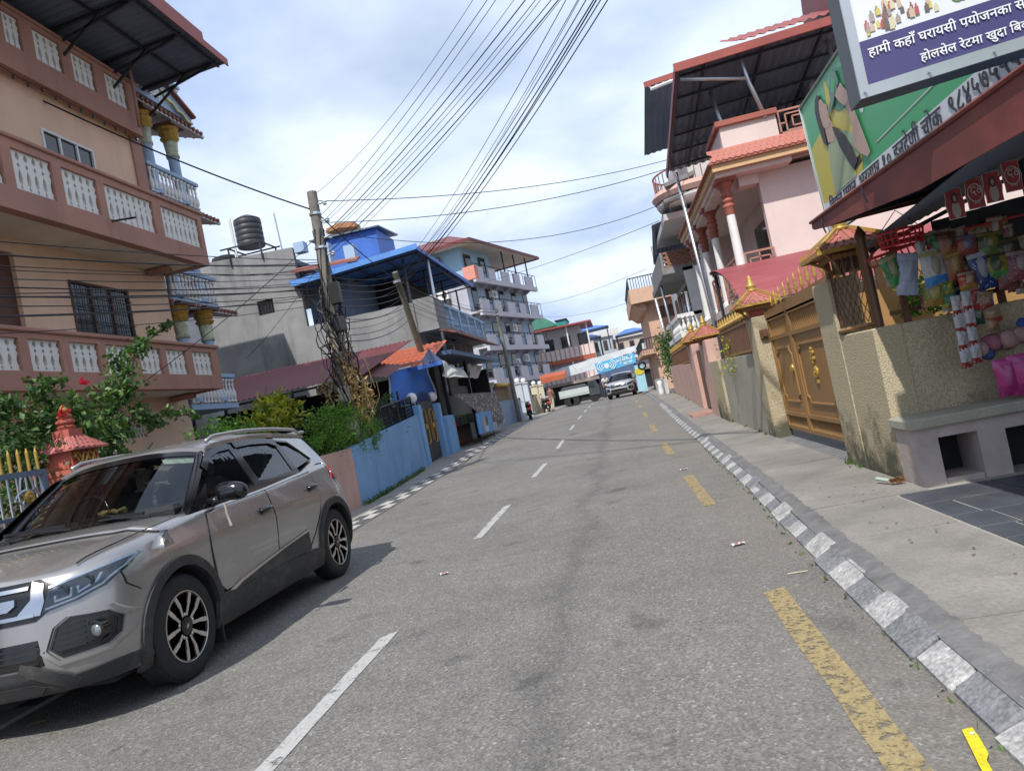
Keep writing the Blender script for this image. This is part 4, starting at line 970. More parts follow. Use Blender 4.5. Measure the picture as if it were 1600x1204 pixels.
# stepped arch board with blue border
arch_pts = [(14.3, 10.35), (14.9, 10.62), (15.1, 10.55), (16.7, 9.82), (16.7, 9.66), (16.45, 9.66), (16.3, 9.78), (16.1, 9.78), (15.95, 9.9), (15.75, 9.92), (15.6, 10.05), (15.2, 10.3), (14.85, 10.34), (14.6, 10.2), (14.5, 9.95), (14.3, 9.95)]
part('arch_board', MB().prism([(-8.93, a, b) for a, b in arch_pts], (-.10, 0, 0)), M['bluewhite'], nb)
part('arch_trim', MB().prism([(-8.90, a, b) for a, b in [(14.3, 10.02), (14.5, 10.02), (14.62, 10.26), (14.85, 10.40), (15.2, 10.37), (15.6, 10.12), (15.78, 9.99), (16.0, 9.96), (16.12, 9.84), (16.35, 9.83), (16.5, 9.72), (16.7, 9.71), (16.7, 9.66), (16.45, 9.66), (16.3, 9.78), (16.1, 9.78), (15.95, 9.9), (15.75, 9.92), (15.6, 10.05), (15.2, 10.3), (14.85, 10.34), (14.6, 10.2), (14.5, 9.95), (14.3, 9.95)]], (-.03, 0, 0)), mat('yellow_trim', (.55, .50, .22), .6), nb)
part('medallion', MB().lathe((-8.87, 14.85, 10.46), [(.13, -.03), (.13, 0), (.10, .02), (.05, .015), (.02, .03)], 14, 'x'), M['gold'], nb, auto=40)
part('arch_cap', MB().prism([(-8.82, a, b) for a, b in [(14.2, 10.40), (14.9, 10.68), (16.75, 9.88), (16.75, 9.82), (14.9, 10.62), (14.2, 10.34)]], (-.3, 0, 0)), M['tile'], nb)

# ---- garden wall, fence and red gate pillar at the far left -------------------------
M['bluewall'] = mat('sky_blue_wall_paint', (.19, .35, .58), .75, var=.14, scale=1.6, dirt=.6, dirtcol=(.13, .23, .37), dscale=1.5, streak=1.2, bump=.2, bscale=40, fine=.05)
M['navywall'] = mat('dark_blue_wall_paint', (.085, .125, .22), .75, var=.15, scale=1.5, dirt=.4, dirtcol=(.06, .08, .12))
M['pinkwall'] = mat('salmon_wall_paint', (.52, .33, .27), .8, var=.10, scale=1.6, dirt=.55, dirtcol=(.30, .21, .18), dscale=1.3, streak=1.3, bump=.2, bscale=40)
M['redpillar'] = mat('brick_red_paint', (.42, .105, .075), .7, var=.12, scale=3, dirt=.3, dirtcol=(.25, .08, .06))
FX = -5.2
single('low_garden_wall', MB().box(FX - .18, FX, 1.0, 6.05, 0, 1.12).box(FX - .18, FX, 6.9, 11.9, 0, 1.10), M['navywall'], 'dark blue low wall under the grey scroll fence', 'wall')
fe = thing('scroll_fence', 'grey steel scroll fence with gold spear tips on the dark blue wall', 'fence', (FX - .09, 4, 1.12))
mb = MB(); mb.bar((FX - .09, 1.0, 1.57), (FX - .09, 6.02, 1.57), .045, .05); mb.bar((FX - .09, 1.0, 1.20), (FX - .09, 6.02, 1.20), .03, .03); mb.bar((FX - .09, 6.0, 1.12), (FX - .09, 6.0, 1.58), .05, .05); mb.bar((FX - .09, 3.3, 1.12), (FX - .09, 3.3, 1.56), .05, .05)
M['fencegrey'] = mat('grey_blue_metal_paint', (.14, .19, .25), .5, .3, var=.15)
part('rail', mb, M['fencegrey'], fe, kind='stuff')
for k in range(44):
 yy = 1.6 + k * .10
 part('picket', MB().tube([(FX - .09, yy, 1.12), (FX - .09, yy, 1.56)], .010, 5), M['steel'], fe)
 part('spear_tip', MB().tube([(FX - .09, yy + .06, 1.59), (FX - .09, yy + .06, 1.76), (FX - .09, yy + .06, 1.80)], [.014, .014, .003], 6), M['gold'], fe)
for k in range(9):
 yy = 1.6 + k * .52
 for sg in (1, -1):
  pts = [(FX - .06, yy + sg * (.05 + .10 * (1 - q) * cos(3.6 * pi * q * .7)), 1.36 + .12 * q * 1.3 - .02 + .05 * sin(3.6 * pi * q * .7)) for q in np.linspace(0, 1, 18)]
  part('scroll', MB().tube(pts, .010, 5), M['steel'], fe)
  part('scroll', MB().tube([(p[0], p[1], 2.72 - p[2]) for p in pts], .010, 5), M['steel'], fe)
 part('rosette', MB().lathe((FX - .05, yy, 1.36), [(.055, -.01), (.06, .005), (.04, .02), (.025, .012), (.02, .025), (.002, .03)], 10, 'x'), M['gold'], fe)
gp = thing('red_gate_pillar', 'brick red gate pillar with tiled pagoda cap and gold finial behind the car', 'pillar', (FX - .1, 6.45, 0))
part('shaft', MB().box(FX - .36, FX + .06, 6.20, 6.72, 0, 1.50), M['redpillar'], gp)
part('shoulder', MB().box(FX - .38, FX + .08, 6.19, 6.73, 1.50, 1.55).box(FX - .30, FX + .0, 6.28, 6.64, 1.56, 1.74), M['redpillar'], gp)
part('gold_lattice', MB().tube([(FX + .01, 6.30 + .32 * q, 1.65 + .05 * sin(q * 12)) for q in np.linspace(0, 1, 20)], .014, 5).tube([(FX + .012, 6.30 + .32 * q, 1.65 + .05 * cos(q * 14)) for q in np.linspace(0, 1, 20)], .012, 5), M['gold'], gp, kind='stuff')
def pyramid_cap(parent, cx, cy, z, hw, h, m, rows=4, trim=None, topw=.10):
 mb = MB()
 for k in range(rows):
  a = lerp(hw, topw, k / rows); b = lerp(hw, topw, (k + 1) / rows) - .0; z0 = z + h * k / rows; z1 = z + h * (k + 1) / rows
  mb.add([(cx - a, cy - a, z0), (cx + a, cy - a, z0), (cx + a, cy + a, z0), (cx - a, cy + a, z0), (cx - b, cy - b, z1), (cx + b, cy - b, z1), (cx + b, cy + b, z1), (cx - b, cy + b, z1), (cx - a, cy - a, z0 - .018), (cx + a, cy - a, z0 - .018), (cx + a, cy + a, z0 - .018), (cx - a, cy + a, z0 - .018)],
               [(0, 1, 5, 4), (1, 2, 6, 5), (2, 3, 7, 6), (3, 0, 4, 7), (8, 9, 1, 0), (9, 10, 2, 1), (10, 11, 3, 2), (11, 8, 0, 3), (4, 5, 6, 7), (11, 10, 9, 8)])
  n = max(2, int(2 * a / .07))     # tile ribs on the four slopes
  for j in range(n):
   q = (j + .5) / n * 2 - 1
   for dx, dy in ((0, -1), (1, 0), (0, 1), (-1, 0)):
    p0 = (cx + (dx * a if dx else q * a), cy + (dy * a if dy else q * a), z0 + .004); p1 = (cx + (dx * b if dx else q * b), cy + (dy * b if dy else q * b), z1 + .004)
    mb.bar(p0, p1, .022, .014)
 c = part('tiled_cap', mb, m, parent)
 if trim:
  t = MB()
  for sx in (1, -1):
   for sy in (1, -1): t.bar((cx + sx * hw * 1.02, cy + sy * hw * 1.02, z + .012), (cx + sx * topw, cy + sy * topw, z + h + .012), .035, .03)
  for a, b in (((-1, -1), (1, -1)), ((1, -1), (1, 1)), ((1, 1), (-1, 1)), ((-1, 1), (-1, -1))): t.bar((cx + a[0] * hw, cy + a[1] * hw, z - .02), (cx + b[0] * hw, cy + b[1] * hw, z - .02), .035, .035)
  part('cap_trim', t, trim, c, kind='stuff')
 return c
pyramid_cap(gp, FX - .15, 6.46, 1.74, .235, .12, mat('red_cap_tile', (.40, .13, .11), .7, var=.2, scale=8), 3, None, .10)
part('finial_base', MB().box(FX - .24, FX - .06, 6.37, 6.55, 1.86, 1.94), M['redpillar'], gp)
part('finial', MB().lathe((FX - .15, 6.46, 1.94), [(.075, 0), (.09, .03), (.06, .045), (.085, .07), (.085, .09), (.055, .105), (.07, .13), (.065, .15), (.04, .165)], 12), M['redpillar'], gp, smooth=False)
part('finial_tip', MB().lathe((FX - .15, 6.46, 2.10), [(.035, 0), (.045, .03), (.035, .055), (.008, .09)], 10), M['gold'], gp, smooth=True)

# ---- salmon and blue boundary walls, hedge, gate ------------------------------------
def wall_run(p, q, th, z0a, z0b, z1a, z1b):
 p = Vector((p[0], p[1], 0)); q = Vector((q[0], q[1], 0)); d = (q - p).normalized(); n = Vector((-d.y, d.x, 0)) * th
 a = [(p.x, p.y, z0a), (q.x, q.y, z0b), (q.x + n.x, q.y + n.y, z0b), (p.x + n.x, p.y + n.y, z0a)]; b = [(p.x, p.y, z1a), (q.x, q.y, z1b), (q.x + n.x, q.y + n.y, z1b), (p.x + n.x, p.y + n.y, z1a)]
 return MB().add(a + b, [(0, 3, 2, 1), (4, 5, 6, 7), (0, 1, 5, 4), (1, 2, 6, 5), (2, 3, 7, 6), (3, 0, 4, 7)])
single('salmon_wall', wall_run((-5.17, 11.0), (-5.15, 13.2), .16, -.05, -.05, 1.09, 1.13), M['pinkwall'], 'short salmon pink boundary wall between the car and the blue wall', 'wall')
bw = single('blue_wall', wall_run((-5.15, 13.21), (-5.66, 20.0), .16, -.05, .0, 1.13, 1.60), M['bluewall'], 'sky blue boundary wall below the hedge and black railing', 'wall')
# black mesh railing on the blue wall
rl = thing('mesh_railing', 'black mesh railing standing on the blue wall beside the gate', 'railing', (-5.6, 18.5, 1.5))
mb = MB(); a0 = Vector((-5.50, 16.3, 1.32)); a1 = Vector((-5.72, 19.7, 1.56)); up = Vector((0, 0, .55))
mb.bar(a0, a1, .04).bar(a0 + up, a1 + up, .04)
for k in range(5): q = a0.lerp(a1, k / 4); mb.bar(q, q + up, .035)
part('rail', mb, M['blacksteel'], rl, kind='stuff')
mb = MB()
for k in range(44):
 q = a0.lerp(a1, k / 44); mb.tube([q, a0.lerp(a1, min(1, (k + 3) / 44)) + up], .005, 3); mb.tube([a0.lerp(a1, min(1, (k + 3) / 44)), q + up], .005, 3)
part('wire_mesh', mb, M['blacksteel'], rl, kind='stuff')
# gate with globe lamps
M['bpost'] = mat('gatepost_blue', (.20, .40, .68), .7, var=.08, dirt=.3, dirtcol=(.14, .28, .48))
gt = thing('black_gate', 'tall black and gold steel gate between sky blue posts', 'gate', (-5.78, 21.3, .1))
zg = gz(21.3)
part('leaf', MB().box(-5.80, -5.76, 20.45, 21.28, zg + .06, 1.95).box(-5.80, -5.76, 21.30, 22.12, zg + .06, 1.95), M['blacksteel'], gt)
for c in (20.87, 21.71):
 mb = MB(); z0, z1 = zg + .55, 1.72
 for w, o in ((.28, 0), (.17, .008)):
  pts = [(-5.745 + o, c - w, z0 + .1), (-5.745 + o, c - w, z1 - .1), (-5.745 + o, c - w * .5, z1), (-5.745 + o, c + w * .5, z1), (-5.745 + o, c + w, z1 - .1), (-5.745 + o, c + w, z0 + .1), (-5.745 + o, c + w * .5, z0), (-5.745 + o, c - w * .5, z0), (-5.745 + o, c - w, z0 + .1)]
  mb.tube(pts, .012, 4)
 mb.lathe((-5.74, c, (z0 + z1) / 2), [(.09, 0), (.09, .02), (.03, .03)], 8, 'x')
 part('gold_moulding', mb, M['gold'], gt, kind='stuff')
for k in range(12):
 yy = 20.5 + k * .145; part('spike', MB().tube([(-5.78, yy, 1.95), (-5.78, yy, 2.10 + .14 * sin(pi * k / 11)), (-5.78, yy, 2.16 + .14 * sin(pi * k / 11))], [.014, .014, .003], 5), M['blacksteel'], gt)
for k, yy in enumerate((20.12, 22.42)):
 p = part('post', MB().bbox(-5.98, -5.62, yy - .17, yy + .17, -.02, 1.86, .015), M['bpost'], gt)
part('side_pier', MB().bbox(-5.98, -5.52, 22.62, 23.7, 0, 1.42, .05), M['bpost'], gt)
M['globe'] = plain('opal_glass_globe', (.82, .81, .78), .25)
for yy in (20.12, 22.42):
 l = thing('globe_lamp', 'white globe lamp on the %s post of the black and gold gate' % ('nearer' if yy < 21 else 'farther'), 'lamp', (-5.8, yy, 1.86), 'globe lamps on the blue gateposts')
 part('neck', MB().lathe((-5.8, yy, 1.86), [(.08, 0), (.06, .04), (.05, .1)], 10), M['blacksteel'], l)
 part('globe', MB().lathe((-5.8, yy, 2.08), [(.16 * sin(a), -.16 * cos(a)) for a in np.linspace(.05, pi - .02, 12)], 18), M['globe'], l, smooth=True)
# ---- grey concrete house with the blue canopy --------------------------------------
M['conc'] = mat('bare_stained_plaster', (.245, .243, .238), .9, var=.25, scale=.7, bump=.35, bscale=25, dirt=.85, dirtcol=(.10, .10, .105), dscale=.8, streak=1.6, fine=.08)
M['bluesheet'] = mat('blue_roof_sheet', (.06, .17, .46), .5, .1, var=.25, scale=1.2, dirt=.4, dirtcol=(.05, .10, .24))
M['bluebright'] = mat('bright_blue_paint', (.045, .14, .47), .55, var=.22, scale=1.1, dirt=.4, dirtcol=(.05, .09, .24))
gh = thing('concrete_house', 'bare grey plaster house with a blue steel roof canopy and side windows', 'house', (-11, 30, 0))
GX, GY = -6.75, 26.0
holes = [(-12.70, -12.05, 6.55, 7.10), (-12.15, -11.45, 2.75, 3.25), (-11.05, -10.3, 2.95, 3.50), (-10.9, -10.55, 6.2, 6.6)]
mb = MB(); wall_xz(mb, GY, GY + .2, -17, GX, 0, 5.75, holes[1:3]); wall_xz(mb, GY, GY + .2, -17, -10.9, 5.75, 8.75, holes[:1])
mb.box(GX - .2, GX, GY + .2, 36, 0, 4.6); mb.box(-17, -16.8, GY + .2, 36, 0, 8.75); mb.box(-17, GX, 35.8, 36, 0, 5.7)
mb.add([(-17, GY - .002, 8.75), (-10.9, GY - .002, 8.75), (-10.9, GY + .2, 8.75), (-17, GY + .2, 8.75), (-17, GY - .002, 9.15), (-10.9, GY - .002, 8.80), (-10.9, GY + .2, 8.80), (-17, GY + .2, 9.15)], [(0, 3, 2, 1), (4, 5, 6, 7), (0, 1, 5, 4), (1, 2, 6, 5), (2, 3, 7, 6), (3, 0, 4, 7)])
part('wall', mb, M['conc'], gh)
part('floor_slab', MB().box(-16.8, GX - .21, GY + .21, 35.8, 4.6, 4.8).box(-16.8, -11.1, GY + .21, 35.8, 8.3, 8.5).box(-16.7, GX - .3, GY + 1.0, 35.5, 2.0, 2.1), M['conc'], gh)
for h in holes[:3]:
 w = part('window', MB().box(h[0], h[1], GY + .12, GY + .16, h[2], h[3]), M['dglass'], gh)
 mb = MB()
 for k in range(1, 5): xx = lerp(h[0], h[1], k / 5); mb.tube([(xx, GY + .08, h[2]), (xx, GY + .08, h[3])], .012, 4)
 mb.bar((h[0], GY + .09, h[3] - .03), (h[1], GY + .09, h[3] - .03), .04); part('bar', mb, M['brownwood'], w, kind='stuff')
part('terrace_room', MB().box(-11.0, -9.3, GY + .9, 34, 5.75, 7.9), mat('slate_blue_plaster', (.14, .18, .25), .8, var=.15), gh)
part('terrace_room', MB().box(-9.2, -8.0, GY + 4, 34, 4.8, 7.6), M['darkint'], gh)
# blue and white balustrade stub on the tall part
for k in range(3): part('parapet_post', MB().box(-10.85 + k * .95, -10.45 + k * .95, GY + .02, GY + .42, 7.62 + (.95 if k == 0 else .35 - k * .1), 8.95 - k * .28), M['bluewhite'], gh)
part('tiled_ledge', MB().obox((-11.0, GY - .35, 7.75), (2.6, 0, -.1), (0, .5, .2), (0, 0, .08)), M['tile'], gh)
part('blue_ledge', MB().obox((-11.15, GY - .3, 7.38), (2.3, 0, .12), (0, .5, .1), (0, 0, .12)), M['bluebright'], gh)
can = part('roof_canopy', MB().corr((-6.1, GY - .25, 7.62), (0, 10.0, .1), (-5.0, 0, -.28), .2, .02), M['bluesheet'], gh)
part('canopy_fascia', MB().obox((-11.1, GY - .32, 7.27), (5.0, 0, .30), (0, .04, 0), (0, 0, .20)), mat('light_blue_fascia', (.10, .26, .60), .45), can)
part('canopy_fascia', MB().box(-6.1, -6.06, GY - .3, 35.8, 7.50, 7.64), M['bluebright'], can)
mb = MB()
for k in range(7): yy = GY + k * 1.6; mb.bar((-6.15, yy, 7.52), (-11, yy, 7.25), .06)
for x in (-6.3, -7.4, -8.5, -9.6): mb.bar((x, GY - .2, 7.50 + (x + 6.1) * .056), (x, 35.6, 7.50 + (x + 6.1) * .056), .05)
for k in range(4): mb.bar((-6.9, GY + .4 + k * 3, 5.7), (-6.9, GY + .4 + k * 3, 7.5), .07)
part('purlin', mb, M['blacksteel'], can, kind='stuff')
part('steel_post', MB().tube([(-6.2, 27.3, 3.6), (-6.2, 27.3, 7.6)], .07, 10), M['steel'], gh, smooth=True)
# street balcony
bl = part('balcony', MB().box(GX, -5.95, GY + .05, 36, 4.62, 4.82), M['conc'], gh)
part('parapet', MB().box(GX, -5.97, GY + .06, GY + .2, 4.82, 5.85).box(-6.12, -5.97, GY + .2, GY + 1.6, 4.82, 5.80), M['conc'], bl)
part('rail', MB().box(-6.1, -5.95, GY + 1.6, 36, 5.62, 5.74), M['bluewhite'], bl)
for k in range(5): piece('parapet_post', (lambda m: (m.materials.append(M['bluewhite']), m)[1])(MB().box(-.1, .1, -.14, .14, 0, .82).mesh('parapet_post')), bl, (-6.03, GY + 2.4 + k * 1.7, 4.82))
tb2 = turned_baluster(.78, .07, 6).mesh('baluster', smooth=True); tb2.materials.append(M['bluewhite'])
for k in range(28): piece('baluster', tb2, bl, (-6.03, GY + 1.85 + k * .29, 4.83))
part('tiled_ledge', MB().obox((-6.0, GY + .1, 4.55), (.6, 0, -.2), (0, 9.9, 0), (0, 0, .06)), M['tile'], gh)
part('street_door', MB().box(GX + .005, GX + .03, 28, 29.2, 2.2, 4.3).box(GX + .005, GX + .03, 31, 33, 2.6, 4.0), M['dglass'], gh)
# blue penthouse on the roof
ph = thing('blue_penthouse', 'bright blue sheet-clad roof box with a dark lid above the concrete house', 'roof hut', (-9.6, 30.5, 8.0))
part('wall', MB().box(-11.3, -8.6, 29.5, 32, 7.6, 9.75), M['bluebright'], ph)
part('roof', MB().obox((-11.5, 29.3, 9.8), (3.1, 0, -.05), (0, 2.9, .2), (0, 0, .06)), M['sheetdark'], ph)
part('roof_tank', MB().lathe((-10.2, 30.2, 9.95), [(.45, 0), (.75, .18), (.75, .38), (.4, .48)], 6), mat('orange_lid', (.45, .22, .10), .7), ph)
# water tanks on steel stands
M['tank'] = mat('black_tank_plastic', (.035, .037, .042), .5, var=.2)
def tank(x, y, z, r, h, label, stand):
 t = thing('water_tank', label, 'water tank', (x, y, z), 'black water tanks on the concrete roof')
 pr = [(r * .97, 0)]
 for k in range(5): z0 = h * .85 * k / 5; pr += [(r, z0 + .02), (r, z0 + h * .85 / 5 - .05), (r * .96, z0 + h * .85 / 5 - .025)]
 pr += [(r * .98, h * .86), (r * .55, h * .96), (r * .3, h * .97), (r * .3, h), (.02, h)]
 part('shell', MB().lathe((x, y, z), pr, 20), M['tank'], t, auto=40)
 mb = MB().tube([(x - r - .06, y - .2, z + h * 1.0), (x - r - .05, y - .2, z - stand * .6)], .035, 6).tube([(x - r - .18, y - .1, z + h * .97), (x - r - .15, y - .1, z - stand * .6)], .03, 6); part('pipe', mb, M['white'], t, kind='stuff')
 mb = MB(); q = r * 1.25
 for a in (-q, q):
  mb.bar((x - q * 1.5, y + a, z - .03), (x + q * 1.3, y + a, z - .03), .05); mb.bar((x + a, y - q, z - .035), (x + a, y + q, z - .035), .05)
  for b in (-q, q): mb.bar((x + a, y + b, z - stand), (x + a, y + b, z - .03), .05)
 part('stand', mb, M['blacksteel'], t, kind='stuff')
tank(-12.75, 26.6, 9.35, .52, 1.25, 'black ribbed water tank raised on a steel stand above the grey wall', .75)
tank(-14.6, 28.0, 8.75, .6, .95, 'lower black water tank half hidden behind the grey parapet', .35)
single('antenna_mast', MB().tube([(-11.5, 26.5, 8.5), (-11.56, 26.5, 10.4)], .03, 6), M['steel'], 'thin grey mast standing on the concrete roof right of the tank', 'mast')

# ---- maroon shed roof, tile roof, blue tarpaulin, shop ------------------------------
sh = thing('maroon_shed', 'low shed with a rusty maroon corrugated roof behind the hedge', 'shed', (-8.5, 21, 0))
A = at(296, 641, Y=17.5); B = at(560, 588, Y=17.5); C_ = at(585, 562, Y=21.5); D_ = at(330, 602, Y=21.5)
dep = Vector((.25, 4.2, (C_.z - B.z) + .35))
part('roof', MB().corr(Vector((A.x - 1.5, 17.5, (A.z + B.z) / 2)), (B.x - A.x + 1.7, 0, .0), dep, .15, .022), M['sheetmaroon'], sh)
zs_ = (A.z + B.z) / 2
mb = MB()
for x in np.linspace(A.x, B.x, 6): mb.bar((x, 17.6, 0), (x, 17.6, zs_ - .03), .06)
mb.bar((A.x - 1.4, 17.6, zs_ - .10), (B.x + .1, 17.6, zs_ - .06), .05); mb.bar((A.x - 1.4, 17.6, 1.6), (B.x, 17.6, 1.75), .05); mb.bar((A.x - 1.4, 17.6, 1.85), (B.x, 17.6, 2.0), .04)
part('frame', mb, M['blacksteel'], sh, kind='stuff')
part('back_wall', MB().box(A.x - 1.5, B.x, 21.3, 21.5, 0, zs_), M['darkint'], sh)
part('side_wall', MB().box(B.x - .9, B.x + .1, 19.0, 19.1, 0, 2.15), M['conc'], sh)
lt = thing('sheet_lean_to', 'small dark corrugated lean-to roof beside the utility pole', 'roof', (-6.6, 19, 2.6))
E0 = at(555, 568, Y=18.6); E1 = at(622, 590, Y=18.6)
part('sheet', MB().corr(at(556, 566, Y=19.5), at(600, 556, Y=19.5) - at(556, 566, Y=19.5) + Vector((.5, 0, -.35)), Vector((-.1, -1.5, -.35)), .12, .02), M['sheetmaroon'], lt)
part('prop', MB().tube([(E1.x - .2, 18.9, 0), (E1.x - .2, 18.9, 2.3)], .03, 6), M['blacksteel'], lt)
th_ = thing('tile_roof_house', 'low house with an orange-red tile sheet roof and blue gable edge', 'house', (-8, 24, 0))
T0 = at(572, 585, Y=21.5); T1 = at(668, 565, Y=21.5); T2 = at(640, 543, Y=24.5); T3 = at(585, 553, Y=24.5)
M['orange'] = mat('orange_tile_sheet', (.42, .105, .05), .55, var=.15, scale=2)
mb = MB(); n = 22
ux = Vector((T1.x - T0.x, 0, 0)); vx = Vector((0, 3.4, T2.z - T1.z + .1)); o = Vector((T0.x, 21.3, T1.z - .1))
for r_ in range(6):
 mb.corr(o + vx * (r_ / 6) + Vector((0, 0, .02)), ux, vx * (1.04 / 6) - Vector((0, 0, .012)), .2, .025)
part('roof', mb, M['orange'], th_)
part('wall', MB().box(T0.x - .6, -7.0, 24.4, 25.5, 0, T1.z - .2), M['conc'], th_)
part('gable_board', MB().prism([at(657, 568, Y=21.25), at(669, 545, Y=21.25), at(690, 563, Y=21.25)], (0, .08, 0)), M['navywall'], th_)
part('eave_board', MB().bar(at(600, 587, Y=21.2), at(690, 566, Y=21.2), .05, .12), M['bluebright'], th_)
# tarpaulin
M['tarp'] = mat('blue_tarpaulin', (.03, .17, .60), .5, var=.2, scale=3, bump=.8, bscale=4)
M['tarpedge'] = mat('worn_white_edge', (.6, .62, .68), .7, var=.4, scale=12)
tp = thing('blue_tarpaulin', 'bright blue tarpaulin sheet with worn white edges hung behind the gate', 'tarpaulin', (-6, 20, 1.8))
q0, q1, q2, q3 = [at(*p, X=-6.05) for p in ((603, 582), (664, 567), (681, 622), (613, 636))]
P = [[q0.lerp(q1, i / 12).lerp(q3.lerp(q2, i / 12), j / 8) + Vector((.05 * sin(i * 1.3 + j * .8) * .6, 0, -.05 * sin(pi * i / 12) if j == 8 else 0)) for i in range(13)] for j in range(9)]
part('sheet', MB().grid(P), M['tarp'], tp, smooth=True)
part('hem', MB().tube([p + Vector((.02, 0, 0)) for p in P[0]], .03, 4), M['tarpedge'], tp); part('hem', MB().tube([r[-1] + Vector((.02, 0, 0)) for r in P], .03, 4), M['tarpedge'], tp); part('hem', MB().tube([p + Vector((.02, 0, 0)) for p in P[-1]], .025, 4), M['tarpedge'], tp); part('hem', MB().tube([r[0] + Vector((.02, 0, 0)) for r in P], .025, 4), M['tarpedge'], tp)

# shop with awnings
SX = -5.75
sp_ = thing('roadside_shop', 'dark open-fronted shop with grey cloth awnings behind the blue pier', 'shop', (SX - 1.5, 28, .2))
zs0 = gz(28)
part('shell', MB().box(SX - 4, SX - 3.8, 23.9, 33, 0, 3.4).box(SX - 4, SX, 32.8, 33, 0, 3.2).box(SX - 4, SX - .2, 23.8, 24.0, 0, 3.4), M['darkint'], sp_)  # near-black walls put the shop's inner shade into the colour
part('roof', MB().obox((SX - 4, 23.6, 3.75), (4.6, 0, -.32), (0, 9.6, 0), (0, 0, .06)), M['sheetdark'], sp_)
part('roof_edge', MB().bar((SX + .6, 23.6, 3.46), (SX + .6, 33.2, 3.46), .05, .14).bar((SX - 4, 23.58, 3.78), (SX + .6, 23.58, 3.46), .05, .14), M['navywall'], sp_)
part('post', MB().box(SX - .06, SX + .06, 28.2, 28.35, 0, 3.4), M['blacksteel'], sp_); part('post', MB().box(SX - .06, SX + .06, 24.1, 24.25, 0, 3.4), M['blacksteel'], sp_)
def cloth(name, corners, m, parent, amp=.05, nu=12, nv=8, label=None):
 a, b, c, d = [Vector(x) for x in corners]; P = []
 for j in range(nv + 1):
  P.append([a.lerp(b, i / nu).lerp(d.lerp(c, i / nu), j / nv) + Vector((amp * sin(i * 1.1 + j * .4), 0, -amp * sin(pi * i / nu) * j / nv)) for i in range(nu + 1)])
 return part(name, MB().grid(P), m, parent, smooth=True)
M['canvas'] = mat('grey_canvas', (.50, .49, .46), .85, var=.15, scale=2, dirt=.4)
M['rustcloth'] = mat('brown_canvas', (.30, .24, .20), .85, var=.35, scale=3)
def spotted():
 m = mat('spotted_cloth', (.19, .165, .15), .85, var=.1); t = m.node_tree; N = t.nodes; L = t.links; b = N['Principled BSDF']
 v = N.new('ShaderNodeTexVoronoi'); v.inputs['Scale'].default_value = 7; tc = N.new('ShaderNodeTexCoord'); L.new(tc.outputs['Object'], v.inputs[0])
 r = N.new('ShaderNodeValToRGB'); r.color_ramp.elements[0].color = (.45, .40, .36, 1); r.color_ramp.elements[1].color = (.12, .10, .095, 1); r.color_ramp.elements[0].position = .28; r.color_ramp.elements[1].position = .36; L.new(v.outputs['Distance'], r.inputs[0]); L.new(r.outputs[0], b.inputs['Base Color']); return m
cloth('awning', [at(690, 562, X=-5.4), at(730, 590, X=-5.0), at(706, 588, X=-4.9), at(692, 586, X=-5.2)], M['canvas'], sp_)
cloth('awning', [at(688, 563, X=-5.5), at(718, 575, X=-5.4), at(733, 589, X=-5.0), at(695, 588, X=-5.0)], M['canvas'], sp_)
cloth('awning', [at(730, 568, X=-5.4), at(752, 571, X=-5.4), at(747, 590, X=-5.1), at(734, 588, X=-5.1)], M['rustcloth'], sp_)
cloth('patterned_cloth', [at(708, 616, X=-5.3), at(772, 612, X=-5.3), at(789, 657, X=-5.0), at(750, 648, X=-5.0)], spotted(), sp_, .06)
cloth('white_sack', [at(757, 650, X=-5.1), at(788, 655, X=-5.1), at(785, 668, X=-5.1), at(768, 672, X=-5.1)], mat('sack', (.4, .42, .46), .8, var=.5, scale=8), sp_, .03)
part('counter', MB().box(SX - .9, SX - .1, 24.6, 27.5, zs0, zs0 + .7), M['brownwood'], sp_)
for k in range(6): part('crate', MB().bbox(SX - .5, SX + .0, 24.8 + k * .55, 25.25 + k * .55, zs0 + .7, zs0 + .95 + .06 * (k % 3), .02), mat('goods_%d' % k, [(.4, .08, .05), (.1, .2, .4), (.45, .35, .1), (.3, .3, .3), (.12, .3, .12), (.4, .3, .25)][k], .6), sp_)
# blue poster board with a face-like figure
pb = thing('poster_board', 'small blue framed poster board standing in front of the shop', 'sign', (-5.0, 28, .2))
c0, c1, c2, c3 = [at(*p, X=-4.95) for p in ((744, 645), (767, 641), (772, 672), (750, 678))]
part('board', MB().prism([c0, c1, c2, c3], (-.04, 0, 0)), mat('poster_blue', (.06, .28, .62), .4, var=.3, scale=2), pb)
mid = (c0 + c1 + c2 + c3) / 4
def disc(c, ry, rz, x=.006, n=18): return [(c.x + x, c.y + ry * cos(2 * pi * k / n), c.z + rz * sin(2 * pi * k / n)) for k in range(n)]
part('print', MB().prism(disc(mid + Vector((0, 0, -.06)), .42, .30), (-.004, 0, 0)), plain('print_white', (.6, .6, .62), .5), pb); part('print', MB().prism(disc(mid + Vector((0, -.1, .02)), .22, .2, .012), (-.004, 0, 0)), plain('print_skin', (.45, .27, .2), .5), pb); part('print', MB().prism(disc(mid + Vector((0, .22, .05)), .2, .2, .014), (-.004, 0, 0)), plain('print_hair', (.05, .03, .03), .5), pb)
part('leg', MB().tube([c3 + Vector((-.02, .05, .05)), Vector((c3.x - .02, c3.y + .05, gz(c3.y)))], .02, 5), M['blacksteel'], pb); part('leg', MB().tube([c2 + Vector((-.02, -.05, .05)), Vector((c2.x - .02, c2.y - .05, gz(c2.y)))], .02, 5), M['blacksteel'], pb)
